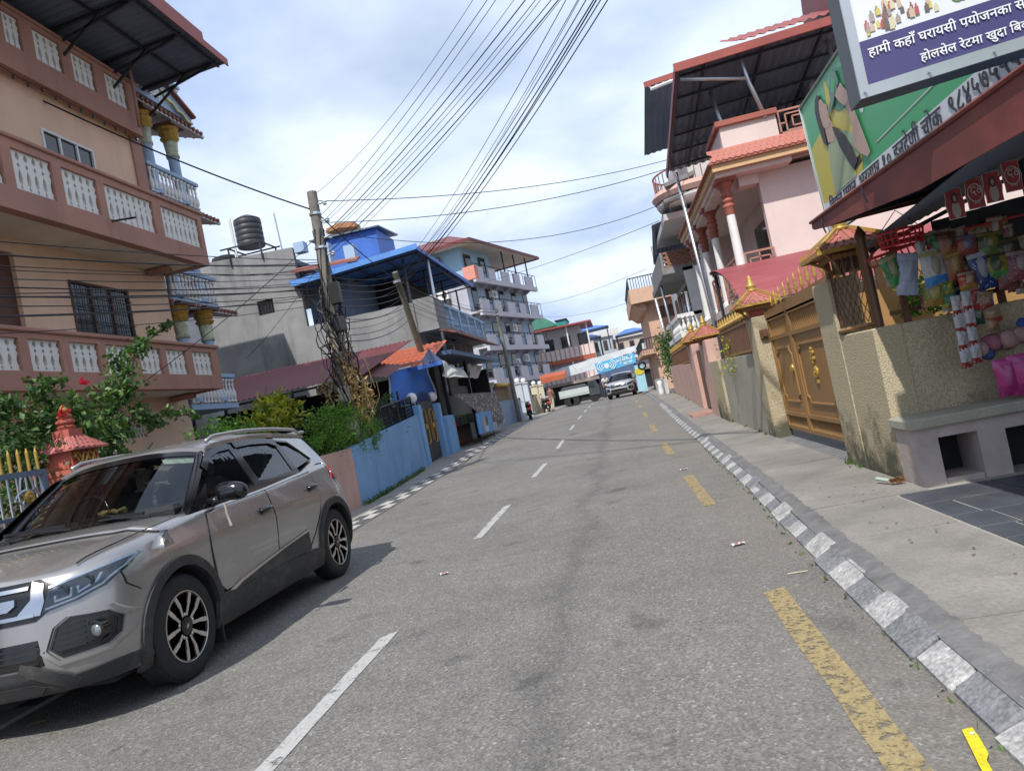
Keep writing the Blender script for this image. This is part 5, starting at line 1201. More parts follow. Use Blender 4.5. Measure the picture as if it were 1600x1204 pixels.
# small metal canopy higher up behind the shop
mc = thing('metal_canopy', 'small grey metal canopy roof on posts above the shop', 'roof', (-6.3, 33, 3.2))
k0, k1, k2 = at(703, 536, X=-6.5), at(736, 523, X=-6.5), at(762, 538, X=-6.3)
part('sheet', MB().prism([k0, k1, k2, at(758, 541, X=-6.3), k1 + Vector((0, 0, -.06)), k0 + Vector((0, 0, -.06))], (-1.6, 0, .1)), M['steel'], mc)
part('post', MB().tube([at(708, 540, X=-6.5), at(716, 573, X=-6.5)], .05, 6), M['steel'], mc); part('post', MB().tube([at(724, 536, X=-6.5), at(730, 570, X=-6.5)], .03, 6), M['steel'], mc)

# ---- blue-grey wall and gate posts farther on ---------------------------------------
single('grey_blue_wall', wall_run((-5.65, 33.3), (-5.5, 40.3), .2, .2, .2, 1.62, 1.66), mat('grey_blue_paint', (.24, .31, .42), .8, var=.1, dirt=.4, dirtcol=(.16, .2, .26)), 'grey-blue boundary wall just past the shop', 'wall')
single('wooden_panel', MB().box(-5.75, -5.69, 33.6, 39.5, 1.62, 2.35), mat('dry_planks', (.20, .13, .08), .8, var=.3, scale=4), 'brown plank screen above the grey-blue wall', 'screen')
single('yellow_pole', MB().tube([(-5.55, 33.4, 2.4), (-5.55, 38, 2.42)], .09, 8), mat('yellow_paint', (.55, .38, .06), .6), 'yellow painted pole lying along the top of the plank screen', 'pole', smooth=True)
def gate_pier(x, y, h, m, label, hw=.22, lamp=True):
 t = thing('gate_pier', label, 'pier', (x, y, gz(y)), 'gate piers with white globes up the street')
 part('shaft', MB().bbox(x - hw, x + hw, y - hw, y + hw, gz(y) - .05, gz(y) + h, .02), m, t)
 part('cap', MB().bbox(x - hw - .05, x + hw + .05, y - hw - .05, y + hw + .05, gz(y) + h, gz(y) + h + .08, .01), m, t)
 if lamp: part('globe', MB().lathe((x, y, gz(y) + h + .22), [(.15 * sin(a), -.15 * cos(a)) for a in np.linspace(.05, pi - .02, 9)], 12), M['globe'], t, smooth=True)
M['palewall'] = mat('pale_grey_paint', (.50, .54, .58), .8, var=.08, dirt=.3)
M['yelwall'] = mat('pale_yellow_paint', (.52, .47, .33), .8, var=.08, dirt=.3)
gate_pier(-5.6, 41.2, 2.0, M['palewall'], 'pale grey gate pier with a globe, nearest past the grey-blue wall'); gate_pier(-5.6, 44.0, 2.0, M['palewall'], 'pale grey gate pier with a globe beside the dark gateway')
gate_pier(-5.5, 48.2, 1.8, M['yelwall'], 'cream gate pier with a globe at the motorbikes'); gate_pier(-5.45, 51.5, 1.8, M['yelwall'], 'farthest cream gate pier with a globe beyond the motorbikes')
single('cream_wall', wall_run((-5.55, 44.5), (-5.5, 48), .2, .4, .4, 1.75, 1.75), M['yelwall'], 'short cream wall between the two pairs of gate piers', 'wall')
# ================================================================== right side of the street
def pebble(name, c0, c1, moss=.6):
 m = bpy.data.materials.new(name); m.use_nodes = True; t = m.node_tree; N = t.nodes; L = t.links; b = N['Principled BSDF']; b.inputs['Roughness'].default_value = .92; b.inputs['Specular IOR Level'].default_value = .2
 tc = N.new('ShaderNodeTexCoord'); src = tc.outputs['Object']
 n = N.new('ShaderNodeTexNoise'); n.inputs['Scale'].default_value = 75; n.inputs['Detail'].default_value = 4; L.new(src, n.inputs[0])
 r = N.new('ShaderNodeValToRGB'); r.color_ramp.elements[0].position = .36; r.color_ramp.elements[1].position = .62; r.color_ramp.elements[0].color = tuple(c0) + (1,); r.color_ramp.elements[1].color = tuple(c1) + (1,); L.new(n.outputs[0], r.inputs[0])
 n2 = N.new('ShaderNodeTexNoise'); n2.inputs['Scale'].default_value = 1.8; n2.inputs['Detail'].default_value = 8; n2.inputs['Roughness'].default_value = .72; L.new(src, n2.inputs[0])
 sp = N.new('ShaderNodeSeparateXYZ'); ge = N.new('ShaderNodeNewGeometry'); L.new(ge.outputs['Position'], sp.inputs[0])
 mr = N.new('ShaderNodeMapRange'); mr.inputs[1].default_value = .75; mr.inputs[2].default_value = .05; mr.inputs[3].default_value = -.04; mr.inputs[4].default_value = .26; L.new(sp.outputs[2], mr.inputs[0])
 ad = N.new('ShaderNodeMath'); ad.operation = 'ADD'; L.new(n2.outputs[0], ad.inputs[0]); L.new(mr.outputs[0], ad.inputs[1])
 r2 = N.new('ShaderNodeValToRGB'); r2.color_ramp.elements[0].position = .53; r2.color_ramp.elements[1].position = .70; r2.color_ramp.elements[1].color = (moss, moss, moss, 1); L.new(ad.outputs[0], r2.inputs[0])
 mx = N.new('ShaderNodeMixRGB'); L.new(r2.outputs[0], mx.inputs[0]); L.new(r.outputs[0], mx.inputs[1]); mx.inputs[2].default_value = (.07, .075, .055, 1); L.new(mx.outputs[0], b.inputs['Base Color'])
 bp = N.new('ShaderNodeBump'); bp.inputs['Strength'].default_value = .9; bp.inputs['Distance'].default_value = .012; L.new(n.outputs[0], bp.inputs['Height']); L.new(bp.outputs[0], b.inputs['Normal']); return m
M['pebble'] = pebble('yellow_pebbledash', (.36, .30, .19), (.53, .455, .31), .9)
M['olive'] = mat('olive_grey_render', (.36, .34, .27), .9, var=.12, scale=1.4, bump=.3, bscale=40, dirt=.5, dirtcol=(.17, .16, .13), dscale=1.3, streak=1.4, fine=.08)
M['rpink'] = mat('pink_wall_paint', (.56, .36, .30), .85, var=.10, scale=1.5, dirt=.45, dirtcol=(.33, .24, .20), dscale=1.4, streak=1.3)
M['benchpink'] = mat('faded_pink_cement', (.43, .365, .335), .9, var=.18, scale=2.5, bump=.4, bscale=30, dirt=.6, dirtcol=(.22, .19, .16), dscale=2.2)
M['gatebrown'] = mat('golden_brown_enamel', (.30, .165, .058), .48, .1, var=.14, scale=2, dirt=.2, dirtcol=(.16, .08, .03))
M['brownsteel'] = mat('brown_steel_paint', (.13, .065, .035), .5, .2, var=.15)
XW = 2.06
pw = thing('pebbledash_wall', 'yellow pebbledash boundary wall corner beside the shop bench', 'wall', (XW + .2, 6.7, .09))
part('road_face', MB().bbox(XW, XW + .22, 6.22, 7.08, .02, 1.33, .012), M['pebble'], pw)
part('return_face', MB().bbox(XW + .223, 5.4, 6.225, 6.42, .02, 1.325, .012), M['pebble'], pw)
gpost = single('gate_post', MB().bbox(XW - .01, XW + .23, 7.085, 7.62, .02, 1.86, .012), M['pebble'], 'tall pebbledash gatepost on the near side of the brown gate', 'post', 'pebbledash gateposts')
single('gate_post', MB().bbox(XW - .01, XW + .23, 10.98, 11.45, .02, 1.86, .012), M['pebble'], 'pebbledash gatepost with a meter box on the far side of the brown gate', 'post', 'pebbledash gateposts')
single('meter_box', MB().bbox(XW + .06, XW + .17, 10.92, 10.98, 1.52, 1.66, .01).bbox(XW + .09, XW + .15, 10.90, 10.925, 1.55, 1.63, .005), M['brownsteel'], 'small dark switch box fixed to the far gatepost', 'box')
# bench with a niche
be = thing('cement_bench', 'faded pink cement bench with a square niche under the pebbledash wall', 'bench', (2.9, 6.0, .09))
part('seat', MB().bbox(XW - .03, 5.2, 5.78, 6.22, .52, .60, .012), M['olive'], be)
mb = MB(); y0 = 5.82
mb.box(XW, XW + .155, y0, 6.21, .04, .52); mb.box(XW + .155, XW + .43, y0, 6.21, .44, .518);  mb.box(XW + .43, XW + .62, y0 + .001, 6.21, .04, .519); mb.box(XW + .62, 5.0, y0 + .002, 6.2, .42, .517)
part('front', mb, M['benchpink'], be)
part('back_panel', MB().box(XW + .63, 5.0, 6.16, 6.205, .04, .42).box(XW + .16, XW + .425, 6.17, 6.21, .13, .44), M['darkint'], be)  # near-black backs paint the shade inside the niche and under the seat
part('niche_floor', MB().box(XW + .16, XW + .425, y0 + .01, 6.17, .06, .13), M['benchpink'], be)
# the brown gate, recessed behind the posts
GXx = 2.27
ga = thing('brown_gate', 'golden-brown sheet steel gate with gold ornaments, slats and a lattice foot', 'gate', (GXx, 9.2, .1))
ya, yb, ym = 7.62, 10.98, 9.75        # two leaves: the wide one nearer
zb0, zt0 = .20, 1.94
for a, b in ((ya, ym - .01), (ym + .01, yb)):
 lf = part('leaf', MB().box(GXx, GXx + .03, a, b, .42, 1.50), M['gatebrown'], ga)
 fr = MB()
 for yy in (a + .03, b - .03): fr.box(GXx - .02, GXx + .05, yy - .03, yy + .03, zb0, zt0 - .12)
 for z in (zb0 + .025, .42, 1.50, 1.78, zt0 - .14): fr.box(GXx - .022, GXx + .048, a + .06, b - .06, z - .025, z + .025)
 part('frame', fr, M['gatebrown'], lf, kind='stuff')
 n = int((b - a) / .085)
 me = MB().box(-.008, .008, -.016, .016, 0, .25).mesh('slat'); me.materials.append(M['gatebrown'])
 for k in range(1, n): piece('slat', me, lf, (GXx + .012, a + (b - a) * k / n, 1.525))
 mb = MB(); n = int((b - a) / .07)
 for k in range(n - 2):
  yy = a + .06 + (b - a - .2) * k / (n - 3); mb.bar((GXx + .01, yy, zb0 + .05), (GXx + .01, yy + .08, .40), .016, .008); mb.bar((GXx + .02, yy + .08, zb0 + .05), (GXx + .02, yy, .40), .016, .008)
 part('lattice', mb, M['gatebrown'], lf, kind='stuff')
 # raised frame moulding with notched corners
 c = (a + b) / 2; w = (b - a) / 2 - .18 if b - a > 1.2 else (b - a) / 2 - .2; z0, z1 = .60, 1.34; q = .10
 pts = [(c - w + q, z0), (c + w - q, z0), (c + w - q, z0 + q * .6), (c + w, z0 + q), (c + w, z1 - q), (c + w - q, z1 - q * .4), (c + w - q, z1), (c - w + q, z1), (c - w + q, z1 - q * .4), (c - w, z1 - q), (c - w, z0 + q), (c - w + q, z0 + q * .6), (c - w + q, z0)]
 part('moulding', MB().tube([(GXx - .006, p[0], p[1]) for p in pts], .016, 5), M['gatebrown'], lf)
part('top_board', MB().prism([(GXx - .03, yb, 1.80), (GXx - .03, ya, 1.80), (GXx - .03, ya, 1.96), (GXx - .03, yb, 1.89)], (.08, 0, 0)), M['gatebrown'], ga)
c = 8.95
orn = MB().lathe((GXx - .005, c, .98), [(.075, .02), (.075, -.008), (.05, -.02), (.055, -.024), (.02, -.012), (.012, -.026)], 14, 'x')
for dy, dz in ((0, .14), (-.035, .20), (.035, .20), (0, .26), (-.03, .30), (.03, .31), (0, .36)): orn.lathe((GXx - .01, c + dy, 1.0 + dz * .72), [(.026, .02), (.024, -.008), (.01, -.02)], 8, 'x')
orn.box(GXx - .02, GXx, c - .035, c + .035, .85, .89)
part('gold_emblem', orn, M['gold'], ga, kind='stuff')
part('gold_knocker', MB().lathe((GXx - .01, 10.05, 1.05), [(.06, .02), (.055, -.01), (.03, -.02), (.036, -.026), (.012, -.02)], 12, 'x'), M['gold'], ga)
sm = MB().lathe((0, 0, 0), [(.012, 0), (.012, .05), (.03, .07), (.012, .09), (.026, .11), (.010, .13), (.018, .15), (.004, .24)], 8).mesh('spike', smooth=True); sm.materials.append(M['gold'])
for k in range(9):
 q = k / 8; piece('spike', sm, ga, (GXx + .01, lerp(10.3, 7.95, q), lerp(1.89, 1.95, q)), scale=(1, 1, 1 + .35 * q))
mb = MB()
for k in range(7): a = pi * k / 6; mb.tube([(GXx, 10.45, 1.94), (GXx, 10.45 + .14 * cos(a), 1.96 + .14 * sin(a))], [.02, .004], 5)
part('gold_fan', mb, M['gold'], ga, kind='stuff')
# pagoda-capped lantern posts
def pagoda(x, y, z, hw, h, label, tile, group='pagoda caps along the right wall', post=None, pm=None, hw0=None):
 t = thing('pagoda_cap', label, 'post cap', (x, y, z), group)
 if post: part('neck', MB().box(x - hw * .35, x + hw * .35, y - hw * .35, y + hw * .35, z - post, z + .02), pm, t)
 pyramid_cap(t, x, y, z, hw, h, tile, 4, M['gold'], hw * .22)
 mb = MB()
 for sx in (1, -1):
  for sy in (1, -1):
   mb.tube([(x + sx * hw * .38, y + sy * hw * .38, z - .20), (x + sx * hw * .55, y + sy * hw * .55, z - .10), (x + sx * hw * .85, y + sy * hw * .85, z - .02)], .015, 5)
 for k in range(8):
  q = -1 + 2 * (k + .5) / 8; mb.lathe((x - hw * .6, y + q * hw * .6, z - .07), [(.028, -.01), (.02, .012)], 6, 'x'); mb.lathe((x + q * hw * .6, y - hw * .6, z - .07), [(.028, -.01), (.02, .012)], 6, 'y')
 part('fretwork', mb, M['gatebrown'], t, kind='stuff')
 part('finial', MB().lathe((x, y, z + h), [(hw * .24, 0), (hw * .28, .03), (hw * .16, .05), (hw * .26, .08), (hw * .26, .10), (hw * .14, .12), (hw * .18, .15), (hw * .10, .17), (hw * .12, .20), (.006, .26)], 12), M['gold'], t, smooth=True)
 return t
M['captile'] = mat('pagoda_red_tile', (.36, .13, .10), .6, var=.2, scale=9)
pagoda(XW + .18, 7.02, 2.09, .31, .17, 'large gold-trimmed pagoda cap over the mesh lantern, nearest on the right', M['captile'], post=.2, pm=M['brownsteel'])
pagoda(XW + .12, 11.2, 2.06, .30, .18, 'pagoda cap with tall gold finial on the far gatepost', M['captile'], post=.28, pm=M['redpillar'])
pagoda(XW + .1, 17.3, 2.0, .32, .22, 'red pagoda cap on the nearer pink post', M['captile'], post=.2, pm=M['redpillar'])
pagoda(XW + .15, 20.5, 2.08, .32, .22, 'red pagoda cap on the farther pink post', M['captile'], post=.2, pm=M['redpillar'])
# mesh lantern drum on the wall top and the mesh fence behind
ml = thing('mesh_lantern', 'brown steel mesh drum under the nearest pagoda cap', 'lantern', (XW + .15, 6.95, 1.33))
mb = MB()
for k in range(9):
 a = pi * (.5 + k / 8); mb.tube([(XW + .2 + .19 * cos(a), 6.98 + .26 * sin(a) , 1.36), (XW + .2 + .19 * cos(a), 6.98 + .26 * sin(a), 2.0)], .006, 4)
for q in np.linspace(0, 1, 14):
 for sg in (1, -1):
  mb.tube([(XW + .2 + .19 * cos(pi * (.5 + max(0, min(1, q + sg * s * .35)))), 6.98 + .26 * sin(pi * (.5 + max(0, min(1, q + sg * s * .35)))), 1.40 + .56 * s) for s in np.linspace(0, 1, 7)], .004, 3)
part('mesh', mb, M['brownsteel'], ml, kind='stuff')
for yy, xx in ((6.72, XW + .2), (7.24, XW + .06)): part('bar', MB().box(xx - .02, xx + .02, yy - .02, yy + .02, 1.33, 2.05), M['gatebrown'], ml)
part('ring', MB().tube([(XW + .2 + .2 * cos(a), 6.98 + .27 * sin(a), 1.37) for a in np.linspace(pi * .5, pi * 1.5, 12)], .022, 5), M['gatebrown'], ml)
single('steel_post', MB().tube([(XW + .10, 6.33, 1.3), (XW + .10, 6.33, 2.08)], .035, 10).lathe((XW + .10, 6.33, 2.08), [(.05, 0), (.045, .03), (.004, .10)], 10), M['brownsteel'], 'round brown steel post with a pointed top on the pebbledash wall', 'post', auto=40)
mf = thing('mesh_fence', 'brown mesh fence panel on the wall behind the hanging snacks', 'fence', (3.2, 6.33, 1.33))
mb = MB(); mb.bar((XW + .2, 6.33, 1.42), (4.9, 6.33, 1.46), .035).bar((XW + .2, 6.33, 1.98), (4.9, 6.33, 2.02), .03)
for x in (XW + .32, 3.1, 3.9, 4.7): mb.bar((x, 6.33, 1.32), (x, 6.33, 2.05), .045)
part('frame', mb, M['brownsteel'], mf, kind='stuff')
mb = MB()
for k in range(26): x = XW + .25 + k * .1; mb.tube([(x, 6.34, 1.42), (x + .3, 6.34, 1.98)], .004, 3); mb.tube([(x + .3, 6.345, 1.42), (x, 6.345, 1.98)], .004, 3)
part('mesh', mb, M['brownsteel'], mf, kind='stuff')
single('courtyard_screen', MB().box(2.45, 4.2, 7.9, 7.95, .3, 1.72), mat('ochre_board', (.36, .20, .07), .8, var=.12), 'ochre board screen seen through the mesh behind the snacks', 'screen')
bd = thing('brown_balustrade', 'brown slotted balustrade seen through the mesh behind the snacks', 'railing', (3.0, 8.6, 1.7))
for k in range(9): part('baluster', MB().box(2.62 + k * .13, 2.70 + k * .13, 8.6, 8.64, 1.68, 2.02), M['gatebrown'], bd)
part('rail', MB().box(2.55, 3.85, 8.58, 8.66, 2.02, 2.08).box(2.55, 3.85, 8.58, 8.66, 1.60, 1.68), M['gatebrown'], bd)

# walls farther along
single('olive_wall', wall_run((XW, 11.46), (XW + .02, 15.2), -.2, 0, 0, 1.34, 1.38), M['olive'], 'olive-grey rendered wall between the brown gate and the pink posts', 'wall')
single('pebbledash_pier', MB().bbox(XW - .03, XW + .2, 15.21, 16.6, 0, 1.38, .01), M['pebble'], 'low pebbledash pier at the far end of the olive wall', 'pier')
single('pink_post', MB().bbox(XW - .03, XW + .25, 16.61, 17.9, 0, 1.88, .01), M['rpink'], 'nearer tall pink gatepost under a red pagoda cap', 'post', 'pink gateposts')
single('pink_post', MB().bbox(XW + .0, XW + .3, 19.9, 21.0, 0, 1.95, .01), M['rpink'], 'farther tall pink gatepost joined to the pink wall', 'post', 'pink gateposts')
single('brick_step', MB().box(XW - .5, XW + .3, 17.95, 19.85, .05, .20), mat('brick_step_red', (.36, .21, .16), .85, var=.3, scale=6), 'low brick entrance step between the two pink posts', 'step')
single('pink_gate', MB().box(XW + .1, XW + .14, 17.92, 19.88, .25, 1.75), M['brownsteel'], 'dark brown gate leaf between the two pink posts', 'gate')
single('pink_wall', wall_run((XW + .05, 21.01), (XW + .22, 32.0), -.2, 0, .3, 1.45, 1.6), M['rpink'], 'long pink boundary wall farther up the pavement', 'wall')
def spike_fence(x0, y0, x1, y1, z0, z1, label, n, group, tips=True):
 t = thing('spike_fence', label, 'fence', ((x0 + x1) / 2, (y0 + y1) / 2, z0), group)
 a = Vector((x0, y0, 0)); b = Vector((x1, y1, 0)); mb = MB()
 for z in (z0 + .05, z1 - .06): mb.bar(a + Vector((0, 0, z)), b + Vector((0, 0, z)), .03, .04)
 part('rail', mb, M['gatebrown'], t, kind='stuff')
 for k in range(n + 1):
  p = a.lerp(b, k / n); part('picket', MB().box(p.x - .012, p.x + .012, p.y - .03, p.y + .03, z0, z1), M['brownsteel'], t)
  if tips and k % 2 == 0: part('tip', MB().lathe((p.x, p.y, z1), [(.02, 0), (.045, .05), (.02, .08), (.03, .11), (.004, .2)], 6), M['gold'], t)
 return t
spike_fence(XW + .1, 11.6, XW + .1, 15.0, 1.36, 1.93, 'brown and gold picket fence on the olive wall', 22, None)
mb = MB()
for k in range(30): y = 11.5 + k * .115; mb.lathe((XW + .1, y, 1.94), [(.03, 0), (.05, .03), (.03, .06), (.012, .1)], 6)
single('gold_scroll_rail', mb, M['gold'], 'gold scrollwork rail along the top of the olive wall fence', 'rail', kind='stuff')
spike_fence(XW + .15, 21.2, XW + .3, 31, 1.5, 2.1, 'brown picket fence with gold tips on the pink wall', 34, None)

# ---- curved maroon carport roof -----------------------------------------------------
cp = thing('carport', 'carport with a curved maroon corrugated roof behind the brown gate', 'carport', (4.2, 14.5, .1))
prof = [(16.6, 3.28), (16.2, 3.27), (15.7, 3.20), (15.2, 3.08), (14.7, 2.92), (14.2, 2.72), (13.8, 2.50), (13.5, 2.25)]
M['carportred'] = mat('maroon_curved_sheet', (.27, .07, .075), .5, .05, var=.16, dirt=.4, dirtcol=(.17, .06, .06), scale=1.2)
mb = MB(); P = []
for k in range(len(prof) - 1):
 (y0, z0), (y1, z1) = prof[k], prof[k + 1]
 for j in range(4):
  q = j / 4; y = lerp(y0, y1, q); z = lerp(z0, z1, q) + (.025 if j % 2 else 0); P.append([(2.42, y, z), (7.5, y, z)])
P.append([(2.42, *prof[-1]), (7.5, *prof[-1])])
part('roof', mb.grid(P), M['carportred'], cp)
part('roof_lining', MB().grid([[(a[0][0] + .01, a[0][1], a[0][2] - .035), (7.5, a[1][1], a[1][2] - .035)] for a in P]), M['sheetdark'], cp)
mb = MB()
for x in (2.5, 4.2, 6.0): mb.tube([(x, y, z - .06) for y, z in prof], .03, 5); mb.bar((x, 13.8, 0), (x, 13.8, 2.45), .06); mb.bar((x, 16.3, 0), (x, 16.3, 3.2), .06)
part('frame', mb, M['blacksteel'], cp, kind='stuff')

# ---- pink house with red columns ----------------------------------------------------
M['pinkp'] = mat('pale_pink_plaster', (.66, .535, .49), .8, var=.07, scale=1, dirt=.4, dirtcol=(.50, .39, .35), dscale=1.2, streak=1.4)
M['redtrim'] = mat('brick_red_trim', (.32, .10, .07), .65, var=.12)
M['cremetrim'] = mat('ochre_trim', (.60, .38, .20), .75, var=.08)
ph2 = thing('pink_house', 'pale pink house with white columns, red capitals and tiled eaves', 'house', (6, 19, 0))
part('wall', MB().box(3.72, 9.5, 16.0, 16.2, 0, 5.1).box(4.35, 4.5, 16.21, 23, 0, 5.1).box(9.3, 9.5, 16.2, 23, 0, 9.0).box(3.72, 9.5, 22.9, 23.1, 0, 5.1), M['pinkp'], ph2)
part('back_room', MB().box(5.6, 9.3, 17.5, 22.8, 5.1, 7.6), mat('grey_plaster_dim', (.34, .30, .29), .85), ph2)
fl = part('first_floor', MB().box(2.85, 4.35, 15.6, 23, 2.42, 2.60), M['pinkp'], ph2)
part('door', MB().box(4.32, 4.345, 16.7, 17.7, 2.6, 4.6), M['brownwood'], ph2); part('window', MB().box(4.32, 4.345, 18.8, 20.2, 3.3, 4.6), M['dglass'], ph2)
for y in (15.9, 18.4, 20.3, 22.4):
 h0, h1 = 2.6, 5.06
 cl = part('column', MB().lathe((3.0, y, h0), [(.14, 0), (.14, .1), (.10, .14), (.105, .2), (.088, 1.72)], 14), M['white'], ph2, auto=40)
 part('capital', MB().lathe((3.0, y, h0), [(.092, 1.72), (.105, 1.76), (.095, 1.84), (.125, 1.90), (.10, 1.96), (.13, 2.02), (.10, 2.08), (.13, 2.14), (.10, 2.2), (.12, 2.28), (.16, 2.34), (.17, 2.42)], 14), M['redtrim'], cl, auto=40)
 part('abacus', MB().box(2.78, 3.22, y - .22, y + .22, h0 + 2.41, h0 + 2.47), M['redtrim'], cl)
part('ceiling', MB().box(2.80, 4.34, 15.55, 23, 5.07, 5.17), M['pinkp'], ph2)
part('ceiling_beam', MB().box(3.3, 3.7, 15.9, 16.3, 4.86, 5.068).box(2.86, 3.12, 16.2, 22.9, 4.98, 5.068), M['pinkp'], ph2)
part('eave_band', MB().box(2.74, 9.6, 15.42, 15.54, 5.17, 5.31).box(2.74, 2.86, 15.54, 23.1, 5.17, 5.31), M['cremetrim'], ph2)
# tiled skirt: scalloped tiles in rows along the front and the side
ts = part('tile_skirt', MB().prism([(2.66, 15.36, 5.31), (2.66, 15.36, 5.34), (3.05, 15.72, 5.66), (3.05, 15.72, 5.31)], (6.9, 0, 0)).prism([(2.66, 15.36, 5.31), (2.66, 15.36, 5.34), (3.05, 15.72, 5.66), (3.05, 15.72, 5.31)], (0, 7.6, 0)), M['redtrim'], ph2)
tm = MB().add([(-.06, 0, .012), (.06, 0, .012), (.06, .15, .012), (-.06, .15, .012), (-.06, 0, 0), (.06, 0, 0), (0, -.05, .012), (0, -.05, 0)], [(0, 6, 1, 2, 3), (4, 5, 7), (0, 4, 7, 6), (6, 7, 5, 1)]).mesh('tile'); tm.materials.append(mat('scallop_tile', (.42, .16, .12), .6, var=.2, scale=9))
for r_ in range(3):
 for k in range(30):
  q = (r_ + .15) / 3; piece('tile', tm, ts, (2.80 + k * .125 + (r_ % 2) * .06, 15.36 + .36 * q, 5.352 + .32 * q), rot=(.72, 0, 0))
part('parapet', MB().box(3.10, 4.25, 15.72, 15.9, 5.62, 6.12).box(3.10, 3.28, 15.9, 17.2, 5.62, 6.12), M['pinkp'], ph2)
part('parapet_cap', MB().bbox(3.02, 4.28, 15.64, 15.96, 6.12, 6.24, .01).bbox(3.02, 3.34, 15.96, 17.25, 6.12, 6.238, .01), M['redtrim'], ph2)
part('roof_slab', MB().box(3.1, 9.3, 15.9, 23, 5.2, 5.42), M['pinkp'], ph2)
def fret_railing(parent, o, u, h, m, n=1):
 """square-fret steel railing panel(s) along vector u"""
 o = Vector(o); u = Vector(u); Z = Vector((0, 0, 1)); r = part('railing', MB().bar(o + Z * h, o + u + Z * h, .04).bar(o + Z * .06, o + u + Z * .06, .035), m, parent)
 for k in range(n):
  a = o + u * (k / n); w = u / n; mb = MB()
  for q in (.02, .98): mb.bar(a + w * q, a + w * q + Z * h, .035)
  for s in (.16, .30): mb.bar(a + w * s + Z * h * (s + .02), a + w * (1 - s) + Z * h * (s + .02), .028).bar(a + w * s + Z * h * (1 - s), a + w * (1 - s) + Z * h * (1 - s), .028).bar(a + w * s + Z * h * (s + .02), a + w * s + Z * h * (1 - s), .028).bar(a + w * (1 - s) + Z * h * (s + .02), a + w * (1 - s) + Z * h * (1 - s), .028)
  mb.bar(a + w * .5 + Z * h * .7, a + w * .5 + Z * h, .028).bar(a + w * .5 + Z * .06, a + w * .5 + Z * h * .32, .028).bar(a + w * .02 + Z * h * .5, a + w * .16 + Z * h * .5, .028).bar(a + w * .84 + Z * h * .5, a + w * .98 + Z * h * .5, .028)
  part('fret', mb, m, r, kind='stuff')
M['railpink'] = mat('dusty_pink_steel', (.42, .20, .15), .5, .2, var=.1)
fret_railing(ph2, (4.3, 15.8, 5.66), (1.9, 0, 0), .52, M['railpink'], 2)
fret_railing(ph2, (3.1, 15.9, 2.66), (.62, 0, 0), .80, M['railpink'], 1)
fret_railing(ph2, (2.98, 16.05, 2.66), (0, 2.2, 0), .80, M['railpink'], 2); fret_railing(ph2, (2.98, 18.55, 2.66), (0, 1.6, 0), .80, M['railpink'], 2)
# big roof canopy
rc = part('roof_canopy', MB().corr((2.45, 15.25, 7.40), (7.2, 0, .28), (0, 4.9, -.75), .2, .022), M['sheetdark'], ph2)
part('canopy_fascia', MB().obox((2.38, 15.2, 7.30), (7.3, 0, .30), (0, .05, 0), (0, 0, .17)), M['sheetred'], rc); part('canopy_fascia', MB().obox((2.38, 15.26, 7.26), (0, 4.95, -.75), (.05, 0, 0), (0, 0, .14)), M['sheetmaroon'], rc)
mb = MB()
for x in (3.0, 4.2, 5.4, 6.6): mb.bar((x, 15.3, 7.36 + (x - 2.45) * .04), (x, 20, 6.62 + (x - 2.45) * .04), .05, .06)
for k in range(6): y = 15.5 + k * .85; mb.bar((2.5, y, 7.34 - (y - 15.25) * .153), (9, y, 7.6 - (y - 15.25) * .153), .04, .05)
part('purlin', mb, M['blacksteel'], rc, kind='stuff')
part('steel_post', MB().tube([(4.05, 15.7, 6.1), (3.85, 15.65, 6.9), (3.75, 15.5, 7.45)], .045, 8).tube([(2.5, 15.4, 7.2), (3.8, 15.6, 6.95)], .04, 8), M['steel'], rc, smooth=True)
part('steel_post', MB().tube([(3.4, 16.6, 6.1), (3.25, 16.6, 7.25)], .04, 8), M['steel'], rc, smooth=True); part('steel_post', MB().tube([(5.75, 15.9, 6.1), (5.6, 15.9, 7.4)], .045, 8), M['steel'], rc, smooth=True)
part('upper_roof', MB().corr((3.8, 15.6, 7.75), (5.5, 0, .22), (0, 1.6, .75), .2, .022), M['sheetred'], ph2)
part('roof_tower', MB().prism([(5.9, 15.0, 7.85), (8.6, 15.0, 8.0), (8.6, 15.0, 10.4), (6.1, 15.0, 10.2)], (0, .08, 0)), M['sheetred'], ph2)
part('roof_tower', MB().obox((5.85, 15.02, 7.85), (.2, 0, 2.35), (0, 3, 0), (.06, 0, 0)), M['sheetmaroon'], ph2)
# slender steel poles by the kerb side of the houses
def pole(a, b, r, label, grp=None):
 single('steel_pole', MB().tube([a, b], r, 8), M['steel'], label, 'pole', grp, smooth=True)
p0, p1 = at(1108, 448, Y=19.5), at(1056, 270, Y=19.5); pole((p0.x + .02, 19.5, 0.2), p1, .045, 'leaning galvanised pole holding the pink house canopy', 'galvanised poles on the right')
p0, p1 = at(1050, 520, Y=29), at(1018, 385, Y=29); pole((p0.x + .1, 29, .3), p1, .05, 'tall galvanised pole in front of the brick parapet house', 'galvanised poles on the right')
p0, p1 = at(1046, 537, Y=36), at(1022, 460, Y=36); pole((p0.x + .05, 36, .4), p1, .06, 'farthest galvanised pole beside the peach balcony house', 'galvanised poles on the right')

